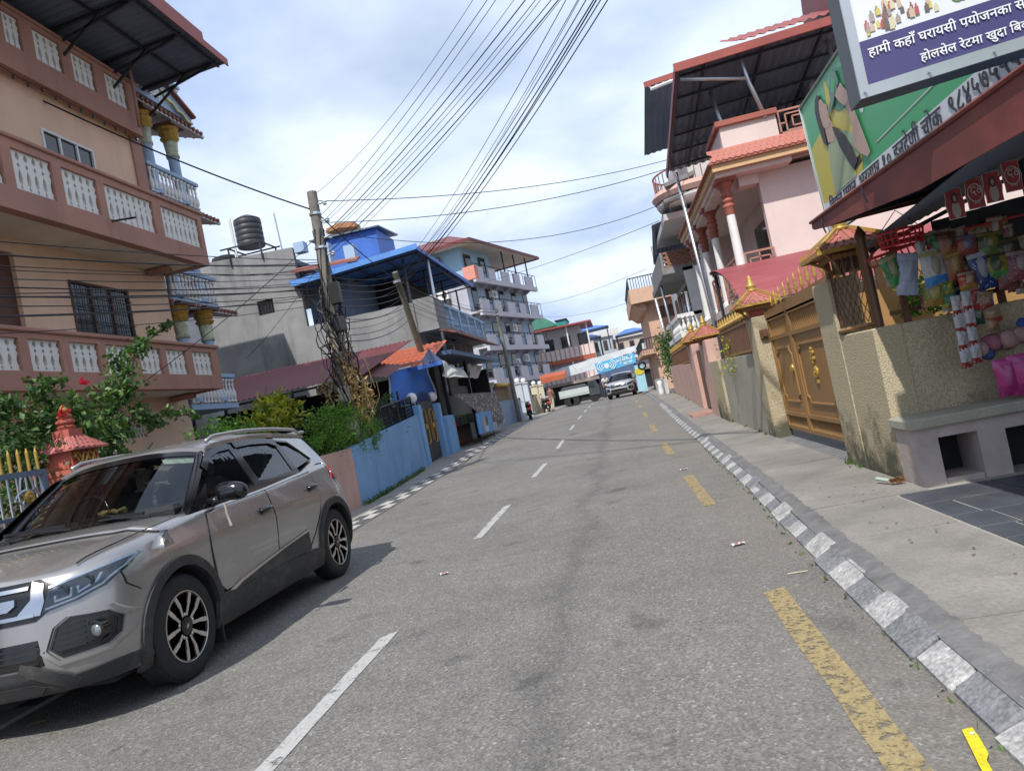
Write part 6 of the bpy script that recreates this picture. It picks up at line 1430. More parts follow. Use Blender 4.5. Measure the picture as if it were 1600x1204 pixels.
# ---- second right house: rear canopy and curved balcony ------------------------------
r2 = thing('curved_balcony_house', 'white house with a curved balcony and dark sheet canopy beyond the pink house', 'house', (6, 25, 0))
part('wall', MB().box(3.4, 9, 23.2, 28.5, 0, 8.6), M['skycream'], r2)
part('roof_canopy', MB().corr(at(1007, 138, Y=21.8), at(1060, 118, Y=21.8) - at(1007, 138, Y=21.8) + Vector((3, 0, .2)), Vector((-.1, 3.2, -1.0)), .2, .02), M['sheetdark'], r2)
a = at(1007, 137, Y=21.75); b = at(1060, 116, Y=21.75); part('canopy_fascia', MB().obox(a, b - a + Vector((2, 0, .1)), (0, .05, 0), (0, 0, .16)), M['sheetred'], r2)
part('gutter', MB().tube([a + Vector((.15, -.06, -.12)), a + Vector((.15, -.06, -.12)) + (b - a)], .05, 6), M['white'], r2)
cbal = part('balcony', MB().lathe((3.5, 23.6, 6.4), [(1.15, 0), (1.2, .08), (1.2, .16), (1.15, .18)], 28).box(2.4, 3.4, 23.2, 28, 6.0, 6.2), M['skycream'], r2)
part('parapet', MB().tube([(3.5 + 1.16 * cos(t), 23.6 + 1.16 * sin(t), 6.75) for t in np.linspace(pi * .7, pi * 1.55, 14)], .16, 6), M['rpink'], cbal)
for k in range(16):
 t = lerp(pi * .7, pi * 1.55, k / 15); part('picket', MB().tube([(3.5 + 1.16 * cos(t), 23.6 + 1.16 * sin(t), 6.85), (3.5 + 1.16 * cos(t), 23.6 + 1.16 * sin(t), 7.4)], .018, 4), M['railpink'], cbal)
part('rail', MB().tube([(3.5 + 1.16 * cos(t), 23.6 + 1.16 * sin(t), 7.42) for t in np.linspace(pi * .7, pi * 1.55, 14)], .03, 5), M['railpink'], cbal)
part('lower_slab', MB().obox(at(1040, 292, Y=22.5), at(1085, 272, Y=22.5) - at(1040, 292, Y=22.5), (.1, 3, 0), (0, 0, .12)).obox(at(1038, 318, Y=22.5), at(1075, 303, Y=22.5) - at(1038, 318, Y=22.5), (.1, 3, 0), (0, 0, .12)), M['conc'], r2)
# ---- third: brick parapet house ---------------------------------------------------------
r3 = thing('brick_parapet_house', 'grey house with a brick parapet balcony under a sheet awning', 'house', (6, 31, 0))
part('wall', MB().box(3.3, 9, 28.6, 36, 0, 5.2), mat('pale_grey_plaster', (.50, .50, .50), .85, var=.1, dirt=.4), r3)
part('white_wing', MB().obox(at(1066, 418, Y=26) , (.75, 0, 0), (.4, 3, 0), (.18, 0, -3.9)), M['white'], r3)
sl_ = part('balcony', MB().box(2.25, 3.3, 26.0, 33, 4.72, 4.95), M['conc'], r3)
mb = MB(); bm_ = MB().box(-.115, .115, -.05, .05, 0, .065).mesh('brick'); bm_.materials.append(mat('red_brick', (.30, .15, .10), .85, var=.35, scale=6))
part('parapet_core', MB().box(2.42, 3.3, 26.06, 26.14, 4.95, 5.5), M['conc'], sl_)
for r_ in range(7):
 for k in range(4): piece('brick', bm_, sl_, (2.5 + k * .245 + (r_ % 2) * .12 - .03, 26.05, 4.955 + r_ * .078))
part('side_parapet', MB().box(2.27, 2.38, 26.0, 32, 4.95, 5.5), M['conc'], sl_)
aw_ = part('awning', MB().corr((2.25, 26.2, 6.55), (1.9, 0, .35), (.0, 2.8, -.9), .16, .02), M['sheetdark'], r3)
part('awning_frame', MB().bar((2.25, 26.1, 6.5), (2.2, 26.1, 5.5), .06).bar((2.25, 28.9, 5.6), (4.1, 28.9, 5.9), .05).bar((2.25, 26.1, 6.5), (4.1, 26.1, 6.86), .06), M['blacksteel'], aw_)
lb = part('lower_balcony', MB().box(2.45, 3.3, 26.0, 32, 2.45, 2.62).box(2.45, 2.6, 26.0, 32, 3.15, 3.27).box(2.6, 3.3, 26.0, 26.12, 3.15, 3.268), M['white'], r3)
tb3 = turned_baluster(.53, .09, 6).mesh('baluster', smooth=True); tb3.materials.append(M['white'])
for k in range(5): piece('baluster', tb3, lb, (2.62 + k * .17, 26.06, 2.62))
for k in range(12): piece('baluster', tb3, lb, (2.52, 26.3 + k * .3, 2.62))
for k in range(4): part('window', MB().box(3.27, 3.295, 28.8 + k * 1.6, 29.8 + k * 1.6, 3.2, 4.5), M['dglass'], r3)
# ---- fourth: peach house with railings -----------------------------------------------------
r4 = thing('peach_balcony_house', 'peach house with projecting balconies and black railings far on the right', 'house', (5, 44, 0))
M['peach2'] = mat('pale_peach_plaster', (.58, .37, .26), .8, var=.08, dirt=.25)
part('wall', MB().box(2.25, 7, 40.4, 50, 0, 6.1), M['peach2'], r4)
b4 = part('balcony', MB().box(1.5, 7, 39.6, 50, 5.35, 6.12), M['peach2'], r4)
part('bracket', MB().prism([(1.6, 40, 5.34), (2.25, 40, 5.34), (2.25, 40, 4.95), (2.0, 40, 4.95)], (0, 9, 0)), M['peach2'], b4)
b5 = part('lower_balcony', MB().box(1.55, 2.25, 39.8, 50, 2.55, 2.8), M['peach2'], r4)
for bb, z, xx in ((b4, 6.12, 1.55), (b5, 2.8, 1.6)):
 mb = MB().tube([(xx, 39.65, z + .6), (xx, 50, z + .6)], .03, 4).tube([(xx, 39.65, z + .6), (3.2, 39.65, z + .6)], .03, 4)
 for k in range(24): mb.tube([(xx, 39.7 + k * .4, z), (xx, 39.7 + k * .4, z + .6)], .02, 3)
 for k in range(12): mb.tube([(xx + k * .14, 39.65, z), (xx + k * .14, 39.65, z + .6)], .02, 3)
 part('railing', mb, M['blacksteel'], bb, kind='stuff')
part('brick_panel', MB().box(2.3, 3.9, 40.3, 40.39, 2.8, 3.5), mat('brick_panel', (.36, .2, .14), .85, var=.35, scale=8), r4)
part('window', MB().box(2.9, 3.9, 40.36, 40.39, 3.6, 5.0), M['brownwood'], r4)
# ================================================================== corner shop on the right: signs, awning, goods
def text_mesh(txt, size, extr, bold):
 cu = bpy.data.curves.new('t', 'FONT'); cu.body = txt; cu.size = size; cu.extrude = extr; cu.offset = bold; cu.resolution_u = 3
 o = bpy.data.objects.new('t', cu); COL.objects.link(o); dg = bpy.context.evaluated_depsgraph_get(); me = bpy.data.meshes.new_from_object(o.evaluated_get(dg)); bpy.data.objects.remove(o); return me
def text_part(txt, parent, m, origin, xdir, ydir, width=None, size=.2, name='lettering', off=.004, bold=.0, extr=.001):
 """flat raised lettering: origin is the left end of the baseline"""
 i = 1
 while i < len(txt):      # visual order of the short i sign
  if txt[i] == chr(0x93f):
   j = i - 1
   while j > 1 and txt[j - 1] == chr(0x94d): j -= 2
   txt = txt[:j] + txt[i] + txt[j:i] + txt[i + 1:]
  i += 1
 rk = []; rak = chr(0x94d) + chr(0x930)
 while rak in txt: i = txt.index(rak); rk.append(i); txt = txt[:i] + txt[i + 2:]
 me = text_mesh(txt, size, extr, bold)
 if len(me.vertices) == 0: return None
 xs = [v.co.x for v in me.vertices]; w0, w1 = min(xs), max(xs); s = (width / (w1 - w0)) if width else 1
 for i in rk:             # joined r: a slanting stroke at the foot of the letter
  p = text_mesh(txt[:i], size, extr, bold); x1 = max(v.co.x for v in p.vertices)
  bm = bmesh.new(); bm.from_mesh(me); q = size * .05
  f = [bm.verts.new(c) for c in ((x1 - q * 1.6, size * .16, extr), (x1 - q * 6, size * .0, extr), (x1 - q * 5.4, -size * .06, extr), (x1 - q * 1.6, size * .07, extr))]; bm.faces.new(f); bm.to_mesh(me); bm.free()
 X = Vector(xdir).normalized(); Y = Vector(ydir).normalized(); Z = X.cross(Y); O = Vector(origin) + Z * off - rootloc(parent)
 for v in me.vertices: c = v.co; v.co = O + X * ((c.x - w0) * s) + Y * c.y * (s if width else 1) + Z * c.z
 me.name = name; o = part(name, me, m, parent); o['kind'] = 'stuff'; return o
M['alu'] = mat('aluminium_frame', (.52, .54, .55), .4, .7, var=.1, dirt=.3, dirtcol=(.3, .3, .3))
# ---- white hoarding hung across the pavement -------------------------------------------
sb = thing('shop_hoarding', 'white and violet shop hoarding in an aluminium frame, top right', 'sign', (2.0, 4.05, 2.48))
X0, X1, Z0, Z1, YS0 = 1.508, 2.575, 2.49, 3.50, 4.0
SS = .8      # everything on the face at 0.8 of full size
ang = radians(3)
def sgn(u, v, d=0.): return Vector((X0 + u * SS, YS0 - d + .02 * u * SS, Z0 + v * SS + .07 * u * SS))
W_, H_ = (X1 - X0) / SS, (Z1 - Z0) / SS
def spatch(u0, u1, v0, v1, d, th=.01): return MB().obox(sgn(u0, v0, d), sgn(u1, v0, d) - sgn(u0, v0, d), Vector((0, th, 0)), sgn(u0, v1, d) - sgn(u0, v0, d))
part('case', spatch(0, W_, 0, H_, 0, .16), mat('grey_case', (.12, .13, .14), .5, .4), sb)
fr = MB()
for u0, u1, v0, v1 in ((0, .06, 0, H_), (W_ - .06, W_, 0, H_), (.06, W_ - .06, 0, .075), (.06, W_ - .06, H_ - .06, H_)):
 m2 = spatch(u0, u1, v0, v1, .012, .015); fr.add(m2.v, m2.f)
part('frame', fr, M['alu'], sb, kind='stuff')
part('face', spatch(.06, W_ - .06, .075, H_ - .06, .004, .004), plain('white_vinyl', (.72, .72, .74), .4), sb)
part('violet_band', spatch(.062, W_ - .06, .077, .36, .007, .003), plain('violet_vinyl', (.07, .06, .17), .4), sb)
wt = plain('white_print', (.8, .8, .8), .5)
text_part('हामी कहाँ घरायसी प्रयोजनका स', sb, wt, sgn(.10, .245, .010), (1, .02, .07), (0, 0, 1), width=.97 * SS, bold=.0016)
text_part('होलसेल रेटमा खुद्रा बिक्री', sb, wt, sgn(.40, .115, .010), (1, .02, .07), (0, 0, 1), width=.70 * SS, bold=.0016)
for k in range(4):
 part('screw', MB().lathe(sgn(.03 + k * .4, .035, .03), [(.008, 0), (.008, .01)], 8, 'y'), M['steel'], sb)
# printed goods: little bottles, jars, vegetables
cols = [(.55, .42, .30), (.45, .10, .10), (.6, .55, .35), (.15, .12, .12), (.35, .30, .28), (.6, .5, .15), (.25, .12, .12)]
pm = [plain('print_%d' % i, c, .5) for i, c in enumerate(cols)]
for k in range(34):
 u = random.uniform(.10, .56); v = .375 + .02 * abs(u - .3) + random.uniform(0, .22) * (1 - abs(u - .33) / .3); w = random.uniform(.018, .035); h = random.uniform(.05, .085)
 mb = MB().prism([sgn(u, v, .0085 + k * .0001), sgn(u + w, v, .0085 + k * .0001), sgn(u + w, v + h * .65, .0085 + k * .0001), sgn(u + w * .7, v + h * .8, .0085 + k * .0001), sgn(u + w * .7, v + h, .0085 + k * .0001), sgn(u + w * .3, v + h, .0085 + k * .0001), sgn(u + w * .3, v + h * .8, .0085 + k * .0001), sgn(u, v + h * .65, .0085 + k * .0001)], (0, .001, 0)); part('print', mb, pm[k % 7], sb)
def dsc(u, v, r, d, n=12, sy=1.): return MB().prism([sgn(u + r * cos(2 * pi * k / n), v + r * sy * sin(2 * pi * k / n), d) for k in range(n)], (0, .001, 0))
veg = [plain('print_green', (.16, .26, .10), .5), plain('print_tomato', (.55, .10, .06), .5), plain('print_pinkred', (.55, .22, .18), .5)]
for k in range(6): part('print', dsc(.70 + .03 * (k % 3), .46 + .05 * (k // 3), .045, .0086 + k * .0001), veg[0], sb)
for k in range(16): part('print', dsc(.80 + .055 * (k % 8), .44 + .05 * (k // 8) + .02 * (k % 3), .032, .0094 + k * .0001), veg[1 if k % 3 else 2], sb)
for k in range(7): part('print', MB().obox(sgn(.80 + .05 * k, .52, .0110), (.022, 0, .001), (0, .001, 0), (.01, 0, .16)), veg[2], sb)
part('print', MB().tube([sgn(.20 + .075 * cos(a), .78 + .07 * sin(a), .012) for a in np.linspace(pi, 2 * pi, 10)], .016, 5), plain('print_red', (.6, .06, .08), .5), sb)


# ---- green drink banner along the shop roof ---------------------------------------------
gb = thing('green_banner', 'green and yellow drink banner with a drinking woman above the awning', 'sign', (2.6, 5.8, 2.4))
BX, BY0, BY1, BZ0, BZ1 = 2.60, 8.52, 2.6, 2.44, 3.93
def bn(u, v, d=0.): return Vector((BX - d, BY0 - u + .28 * (v - .75) * .3, BZ0 + v))
BW, BH = BY0 - BY1, BZ1 - BZ0
def bpoly(pts, d, th=.0015): return MB().prism([bn(u, v, d) for u, v in pts], (th, 0, 0))
part('panel', bpoly([(0, 0), (BW, 0), (BW, BH), (0, BH)], 0, .04), plain('green_vinyl', (.05, .36, .13), .38), gb)
part('frame', MB().tube([bn(0, 0, .005), bn(0, BH, .005), bn(BW, BH, .005)], .018, 5), M['alu'], gb)
yv = plain('yellow_vinyl', (.55, .45, .04), .4)
part('yellow_field', bpoly([(.03, .352), (.04, .98), (.30, 1.02), (.54, 1.05), (.84, 1.10), (1.15, 1.04), (1.30, .95), (1.38, .49), (1.30, .352)], .003), yv, gb)
part('yellow_field', bpoly([(.80, 1.10), (.83, 1.26), (.90, 1.44), (.97, 1.22), (1.03, 1.04)], .0035), yv, gb)
part('green_disc', bpoly([(1.2 + .26 * cos(2 * pi * k / 20), 1.2 + .2 * sin(2 * pi * k / 20)) for k in range(20)], .005), plain('green_disc', (.02, .20, .08), .4), gb)
part('white_band', bpoly([(0, .002), (BW, .002), (BW, .35), (0.0, .35)], .004), plain('band_white', (.66, .68, .70), .45), gb)
hair = plain('banner_hair', (.03, .022, .02), .5); skin = plain('banner_skin', (.50, .34, .27), .5); shirt = plain('banner_shirt', (.34, .42, .25), .5)
for nm, m_, d_, pp in (('figure_hair', hair, .007, [(.47, 1.29), (.58, 1.38), (.70, 1.33), (.80, 1.12), (.86, .95), (1.05, .84), (1.25, .62), (1.34, .44), (1.1, .40), (.95, .60), (.70, .75), (.56, .82), (.47, 1.06)]),
  ('figure_shirt', shirt, .009, [(.46, .352), (.50, .63), (.59, .84), (.78, .84), (.92, .90), (1.05, .84), (1.28, .74), (1.42, .64), (1.40, .50), (1.24, .50), (1.12, .56), (1.14, .352)]),
  ('figure_neck', skin, .011, [(.62, .86), (.62, 1.02), (.84, 1.02), (.88, .92), (.80, .82)]),
  ('figure_face', skin, .013, [(.57, 1.08), (.58, 1.22), (.64, 1.32), (.72, 1.30), (.76, 1.24), (.84, 1.19), (.81, 1.15), (.83, 1.11), (.82, 1.06), (.84, 1.01), (.74, .99), (.62, 1.02)]),
  ('figure_hair', hair, .015, [(.46, 1.26), (.54, 1.36), (.64, 1.38), (.70, 1.34), (.60, 1.28), (.58, 1.16), (.60, 1.02), (.58, .84), (.50, .90), (.47, 1.06)]),
  ('figure_hair', hair, .0155, [(.84, .96), (.92, .92), (1.08, .80), (1.22, .62), (1.26, .46), (1.12, .42), (1.02, .56), (.92, .72)]),
  ('figure_arm', skin, .017, [(1.28, .60), (1.36, .80), (1.32, 1.02), (1.42, 1.06), (1.48, .92), (1.60, .44), (1.52, .42), (1.38, .50)]),
  ('figure_hand', skin, .019, [(1.10, 1.20), (1.18, 1.25), (1.24, 1.20), (1.32, 1.22), (1.42, 1.10), (1.42, 1.0), (1.30, 1.0), (1.20, 1.08)]),
  ('bottle', plain('bottle_green', (.015, .11, .05), .3), .021, [(.84, 1.12), (.88, 1.08), (1.03, 1.12), (1.14, 1.18), (1.30, 1.24), (1.28, 1.36), (1.14, 1.40), (1.04, 1.30), (.98, 1.18)]),
  ('bottle_label', plain('label_green', (.05, .33, .12), .4), .023, [(1.06, 1.24), (1.12, 1.19), (1.24, 1.28), (1.16, 1.35)])): part(nm, bpoly(pp, d_), m_, gb)
dk = plain('band_ink', (.03, .03, .04), .5)
text_part('विमल पसल, भरतपुर १० इन्द्रेणी चोक  ९८४५७५५६३५', gb, dk, bn(.2, .205, .006), (0, -1, 0), (0, 0, 1), width=3.95, name='lettering', bold=.002)
part('fine_print', bpoly([(1.75, .47), (3.2, .50), (3.2, .512), (1.75, .482)], .004), plain('fine_white', (.5, .6, .5), .5), gb)
part('white_drop', bpoly([(1.62 + .05 * cos(2 * pi * k / 12), .86 + .06 * sin(2 * pi * k / 12)) for k in range(12)], .004), plain('drop_white', (.7, .75, .7), .5), gb)

# ---- rusty awning ---------------------------------------------------------------------------
M['rust'] = mat('rusty_maroon_sheet', (.20, .055, .045), .6, .15, var=.25, scale=2.2, dirt=.6, dirtcol=(.38, .10, .055), dscale=1.1)
aw = thing('rusty_awning', 'rusty maroon sheet metal awning over the corner shop', 'awning', (2.4, 4.4, 2.1))
part('fascia', MB().prism([(1.90, 6.65, 2.28), (1.90, 6.65, 2.335), (1.90, 1.2, 2.20), (1.90, 1.2, 1.95), (1.90, 4.5, 2.05), (1.90, 6.3, 2.22)], (.012, 0, 0)), M['rust'], aw)
part('fascia_lip', MB().tube([(1.895, 6.66, 2.34), (1.895, 1.2, 2.205)], .014, 5), M['rust'], aw)
part('sheet', MB().corr((1.915, 1.2, 2.18), (0, 5.44, .13), (1.15, 0, .08), .12, .014), M['sheetdark'], aw)
part('end_board', MB().prism([(1.91, 6.63, 2.27), (2.95, 6.63, 2.30), (2.95, 6.63, 2.38), (1.91, 6.63, 2.34)], (0, .012, 0)), M['rust'], aw)
mb = MB()
for y in (2.0, 3.4, 4.8, 6.2): mb.bar((1.93, y, 2.24), (3.1, y, 2.32), .04)
part('rafter', mb, M['blacksteel'], aw, kind='stuff')
for y in (5.3, 6.3): part('clip', MB().tube([(1.89, y, 2.30), (1.875, y - .02, 2.24), (1.89, y - .03, 2.17)], .007, 4), M['blacksteel'], aw)
lr = thing('corrugated_porch', 'dark corrugated porch roof under the rusty awning', 'roof', (3.6, 5, 2.0))
part('sheet', MB().corr((2.26, 6.72, 2.02), (2.1, 0, .62), (0, -2.3, .16), .075, .014), M['sheetdark'], lr)
part('beam', MB().bar((2.3, 6.6, 1.98), (4.3, 6.6, 2.57), .035).bar((3.35, 6.1, 1.32), (3.35, 6.1, 2.4), .07), M['blacksteel'], lr)
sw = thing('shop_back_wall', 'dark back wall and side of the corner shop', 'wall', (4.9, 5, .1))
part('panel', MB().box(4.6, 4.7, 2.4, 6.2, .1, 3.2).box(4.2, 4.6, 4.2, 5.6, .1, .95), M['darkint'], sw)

# ---- hanging goods -----------------------------------------------------------------------------
GYy = 6.02
rod = thing('goods_rod', 'red steel rod with hooks carrying the snack packets', 'rod', (2.7, GYy, 1.9))
ra, rb = at(1352, 408, Y=GYy + .05), at(1452, 372, Y=GYy + .05); rcx = at(1600, 335, Y=GYy + .05)
part('bar', MB().tube([ra, rb], .012, 6).tube([rb, rcx], .010, 6), plain('red_enamel', (.35, .03, .03), .5), rod)
for k in range(10):
 p = ra.lerp(rb, (k + .5) / 10); part('hook', MB().tube([p, p + Vector((.0, -.02, -.05)), p + Vector((.02, -.03, -.085)), p + Vector((.03, -.03, -.06))], .006, 4), plain('red_hook_%d' % k, (.4, .04, .03), .5), rod)
bk = thing('red_basket', 'red plastic basket hanging from the awning above the snacks', 'basket', (2.4, 6.0, 1.9))
bc = at(1408, 372, Y=6.0)
redp = mat('red_plastic', (.42, .02, .025), .45, var=.1)
for dz, r in ((.0, .155), (.055, .165), (-.05, .15)): part('rim', MB().tube([bc + Vector((r * cos(a), r * .8 * sin(a), dz)) for a in np.linspace(0, 2 * pi, 24)], .009, 5), redp, bk)
mb = MB()
for k in range(22): a = 2 * pi * k / 22; mb.tube([bc + Vector((.165 * cos(a), .132 * sin(a), .055)), bc + Vector((.15 * cos(a), .12 * sin(a), -.05))], .005, 3)
part('rib', mb, redp, bk, kind='stuff')
part('wire_hanger', MB().tube([bc + Vector((-.16, 0, .055)), bc + Vector((0, 0, .22)), bc + Vector((.16, 0, .055))], .004, 4), M['wire'], bk)
def packet_mesh(w, h, d, crimp=.06, n=7):
 P = []
 for j in range(n + 1):
  t = j / n; z = -h * t; r = []
  for i in range(n + 1):
   s = i / n * 2 - 1; b = d * max(0, (1 - abs(s) ** 2.2)) * max(0, 1 - abs(2 * t - 1) ** 3); wr = .008 * sin(7 * s + 9 * t)
   r.append((w / 2 * s * (1 - .02 * sin(pi * t)), -b + .004 * sin(23 * s + 5 * t) * (b > .003) + wr * (b > .004), z + .004 * sin(9 * s) * (j in (0, n))))
  P.append(r)
 mb = MB().grid(P); B = [[(p[0], -p[1] * .6, p[2]) for p in r] for r in P]; m2 = MB().grid(B); m2.f = [f[::-1] for f in m2.f]; mb.add(m2.v, m2.f); return mb
def pack_mat(name, base, band, pict, glossy=.3):
 base, band, pict = [tuple(c * .72 for c in q) for q in (base, band, pict)]  # print colours darkened to carry the shade under the awning
 m = bpy.data.materials.new(name); m.use_nodes = True; t = m.node_tree; N = t.nodes; L = t.links; b = N['Principled BSDF']; b.inputs['Roughness'].default_value = glossy
 tc = N.new('ShaderNodeTexCoord'); sp = N.new('ShaderNodeSeparateXYZ'); L.new(tc.outputs['Generated'], sp.inputs[0])
 r = N.new('ShaderNodeValToRGB'); r.color_ramp.interpolation = 'CONSTANT'; e = r.color_ramp.elements; e[0].position = 0; e[0].color = tuple(band) + (1,); e[1].position = .30; e[1].color = tuple(base) + (1,); q = e.new(.82); q.color = tuple(pict) + (1,); q = e.new(.93); q.color = tuple(base) + (1,); L.new(sp.outputs[2], r.inputs[0])
 v = N.new('ShaderNodeTexVoronoi'); v.inputs['Scale'].default_value = 38; L.new(tc.outputs['Object'], v.inputs[0]); r2 = N.new('ShaderNodeValToRGB'); r2.color_ramp.interpolation = 'CONSTANT'; r2.color_ramp.elements[0].color = (1, 1, 1, 1); r2.color_ramp.elements[1].position = .22; r2.color_ramp.elements[1].color = (0, 0, 0, 1); L.new(v.outputs['Distance'], r2.inputs[0])
 mx = N.new('ShaderNodeMixRGB'); L.new(r2.outputs[0], mx.inputs[0]); L.new(r.outputs[0], mx.inputs[1]); mx.inputs[2].default_value = tuple(pict) + (1,)
 vm = N.new('ShaderNodeVectorMath'); vm.operation = 'DISTANCE'; mq = N.new('ShaderNodeMapping'); mq.inputs['Scale'].default_value = (1, 0, .75); L.new(tc.outputs['Generated'], mq.inputs[0]); L.new(mq.outputs[0], vm.inputs[0]); vm.inputs[1].default_value = (.5, 0, .43)
 r3 = N.new('ShaderNodeValToRGB'); r3.color_ramp.interpolation = 'CONSTANT'; e = r3.color_ramp.elements; e[0].color = (1, 1, 1, 1); e[1].position = .2; e[1].color = (0, 0, 0, 1); L.new(vm.outputs['Value'], r3.inputs[0]); m3 = N.new('ShaderNodeMixRGB'); L.new(r3.outputs[0], m3.inputs[0]); L.new(mx.outputs[0], m3.inputs[1])
 w3 = N.new('ShaderNodeTexWave'); w3.bands_direction = 'Z'; w3.inputs['Scale'].default_value = 22; w3.inputs['Distortion'].default_value = 6; L.new(tc.outputs['Object'], w3.inputs[0]); r4 = N.new('ShaderNodeValToRGB'); r4.color_ramp.elements[0].color = tuple(pict) + (1,); r4.color_ramp.elements[1].color = tuple(min(1, c * .4 + .3 * band[i]) for i, c in enumerate(pict)) + (1,); L.new(w3.outputs[0], r4.inputs[0]); L.new(r4.outputs[0], m3.inputs[2]); L.new(m3.outputs[0], b.inputs['Base Color']); return m
PK = [  # px centre of the top edge, width px, height px, base, band, picture, label
 (1383, 400, 24, 42, (.03, .22, .06), (.05, .32, .10), (.45, .38, .22), 'green snack packet, leftmost on the red hooks', -.3, 0),
 (1418, 395, 26, 55, (.34, .40, .52), (.40, .46, .58), (.48, .54, .66), 'pale grey-blue plain packet on the red hooks', .18, 0),
 (1452, 390, 32, 50, (.55, .57, .60), (.05, .28, .70), (.50, .42, .20), 'white and blue snack packet on the rod', -.05, 0),
 (1437, 372, 14, 26, (.5, .5, .5), (.1, .4, .2), (.3, .3, .3), 'small white packet behind the blue one', .1, .03),
 (1464, 366, 20, 28, (.03, .20, .08), (.02, .02, .02), (.1, .3, .15), 'dark green round-topped packet on the rod', 0, .02),
 (1457, 440, 28, 32, (.22, .26, .06), (.35, .22, .05), (.5, .42, .15), 'green and orange snack packet under the blue one', .03, .02),
 (1479, 437, 18, 20, (.08, .20, .06), (.40, .36, .04), (.45, .4, .05), 'small green and yellow sachet pack, upper', 0, .01),
 (1481, 457, 18, 20, (.06, .20, .07), (.40, .34, .05), (.08, .3, .25), 'small green and yellow sachet pack, lower', 0, .01),
 (1478, 362, 26, 32, (.30, .10, .05), (.35, .15, .05), (.1, .05, .04), 'dark red snack strip at the top of the rod', .02, 0),
 (1486, 392, 24, 40, (.28, .12, .05), (.32, .07, .04), (.5, .35, .12), 'orange-brown snack packet strip in the middle', -.05, 0),
 (1507, 368, 30, 26, (.34, .07, .04), (.30, .05, .04), (.2, .25, .4), 'wide red packet beside the brown strips', .03, .01),
 (1508, 424, 24, 24, (.42, .05, .03), (.45, .25, .05), (.5, .4, .3), 'bright red sachet strip in the centre', -.05, -.03),
 (1515, 452, 22, 28, (.50, .46, .42), (.45, .05, .04), (.45, .06, .05), 'red and white sachet strip in the centre', -.05, -.02),
 (1524, 392, 26, 52, (.03, .06, .22), (.02, .05, .2), (.5, .5, .55), 'dark blue packet in the middle of the rack', -.1, .02),
 (1551, 395, 34, 34, (.28, .25, .03), (.10, .30, .08), (.08, .06, .05), 'yellow-green snack packet right of the blue one', 0, .01),
 (1546, 362, 34, 30, (.05, .09, .03), (.10, .22, .06), (.3, .2, .05), 'dark green packet high on the rack', .05, .02),
 (1570, 372, 30, 34, (.03, .035, .03), (.04, .05, .04), (.12, .1, .05), 'black packet high at the right of the rack', -.05, .02),
 (1590, 390, 30, 40, (.20, .05, .07), (.25, .06, .08), (.4, .3, .3), 'maroon packet at the right edge of the rack', .05, -.02),
 (1540, 455, 20, 24, (.30, .17, .10), (.32, .05, .04), (.45, .3, .2), 'brown snack sachet on the right strip, top', .1, -.02),
 (1546, 478, 20, 22, (.36, .24, .14), (.35, .06, .04), (.4, .3, .2), 'brown snack sachet on the right strip, middle', -.1, -.02),
 (1550, 496, 18, 18, (.35, .25, .16), (.3, .2, .12), (.45, .1, .06), 'brown snack sachet on the right strip, bottom', .12, -.02),
 (1525, 478, 18, 24, (.02, .08, .05), (.02, .10, .06), (.3, .35, .3), 'dark green sachet beside the white strips', 0, .01),
 (1575, 415, 28, 30, (.15, .04, .04), (.2, .05, .05), (.3, .2, .15), 'dark red packet low at the right of the rack', .1, .02)]
for i, (x, y, w, h, b0, b1, b2, lab, tilt, dy) in enumerate(PK):
 p = at(x, y, Y=GYy + dy); sc = GYy / FPX; mb = packet_mesh(w * sc * 1.12, h * sc * 1.12, .028 + .008 * (i % 3))
 m = pack_mat('packet_print_%d' % i, b0, b1, b2)
 me = mb.mesh('snack_packet', smooth=True); me.materials.append(m); o = bpy.data.objects.new('snack_packet', me); COL.objects.link(o); o.location = p; o.rotation_euler = (0, .02 + tilt, random.uniform(-.25, .25)); o['label'] = lab; o['category'] = 'snack packet'; o['group'] = 'snack packets on the shop rack'
for k, x in enumerate(sorted(random.uniform(1440, 1600) for _ in range(44))):
 y = 352 + random.uniform(0, 105) - (x - 1440) * .14; w, h = random.uniform(15, 26), random.uniform(22, 38); c0 = random.choice([(.30, .08, .04), (.36, .22, .06), (.05, .16, .06), (.05, .07, .2), (.34, .28, .22), (.2, .04, .08), (.4, .3, .05)])
 me = packet_mesh(w * .0053, h * .0053, .02).mesh('snack_packet', smooth=True); me.materials.append(pack_mat('back_print_%d' % k, c0, random.choice([(.4, .3, .05), (.3, .05, .04), (.45, .43, .4)]), (.42, .36, .25))); o = bpy.data.objects.new('snack_packet', me); COL.objects.link(o); o.location = at(x, y, Y=GYy + random.uniform(.04, .09)); o.rotation_euler = (0, random.uniform(-.2, .2), random.uniform(-.4, .4)); o['label'] = 'small packet in the crowded back row of the snack rack, %d%s from the left' % (k + 1, {1: 'st', 2: 'nd', 3: 'rd'}.get((k + 1) % 10 if k not in (10, 11, 12) else 0, 'th')); o['category'] = 'snack packet'; o['group'] = 'packets in the back row of the rack'
mb = MB().grid([[(2.62 + .9 * i / 10, 6.13 + .02 * sin(i * 1.7), 2.06 - .55 * j / 5 + .05 * (i / 10)) for i in range(11)] for j in range(6)]); single('shade_backing_sheet', mb, M['darkint'], 'dark sheet added for shade behind the snack packets on the rack', 'cloth', smooth=True)  # near-black sheet added to stand in for the stall's shade
wm = pack_mat('white_sachet_print', (.62, .62, .64), (.33, .04, .03), (.6, .6, .63)); wme = packet_mesh(.075, .155, .018).mesh('sachet', smooth=True); wme.materials.append(wm)
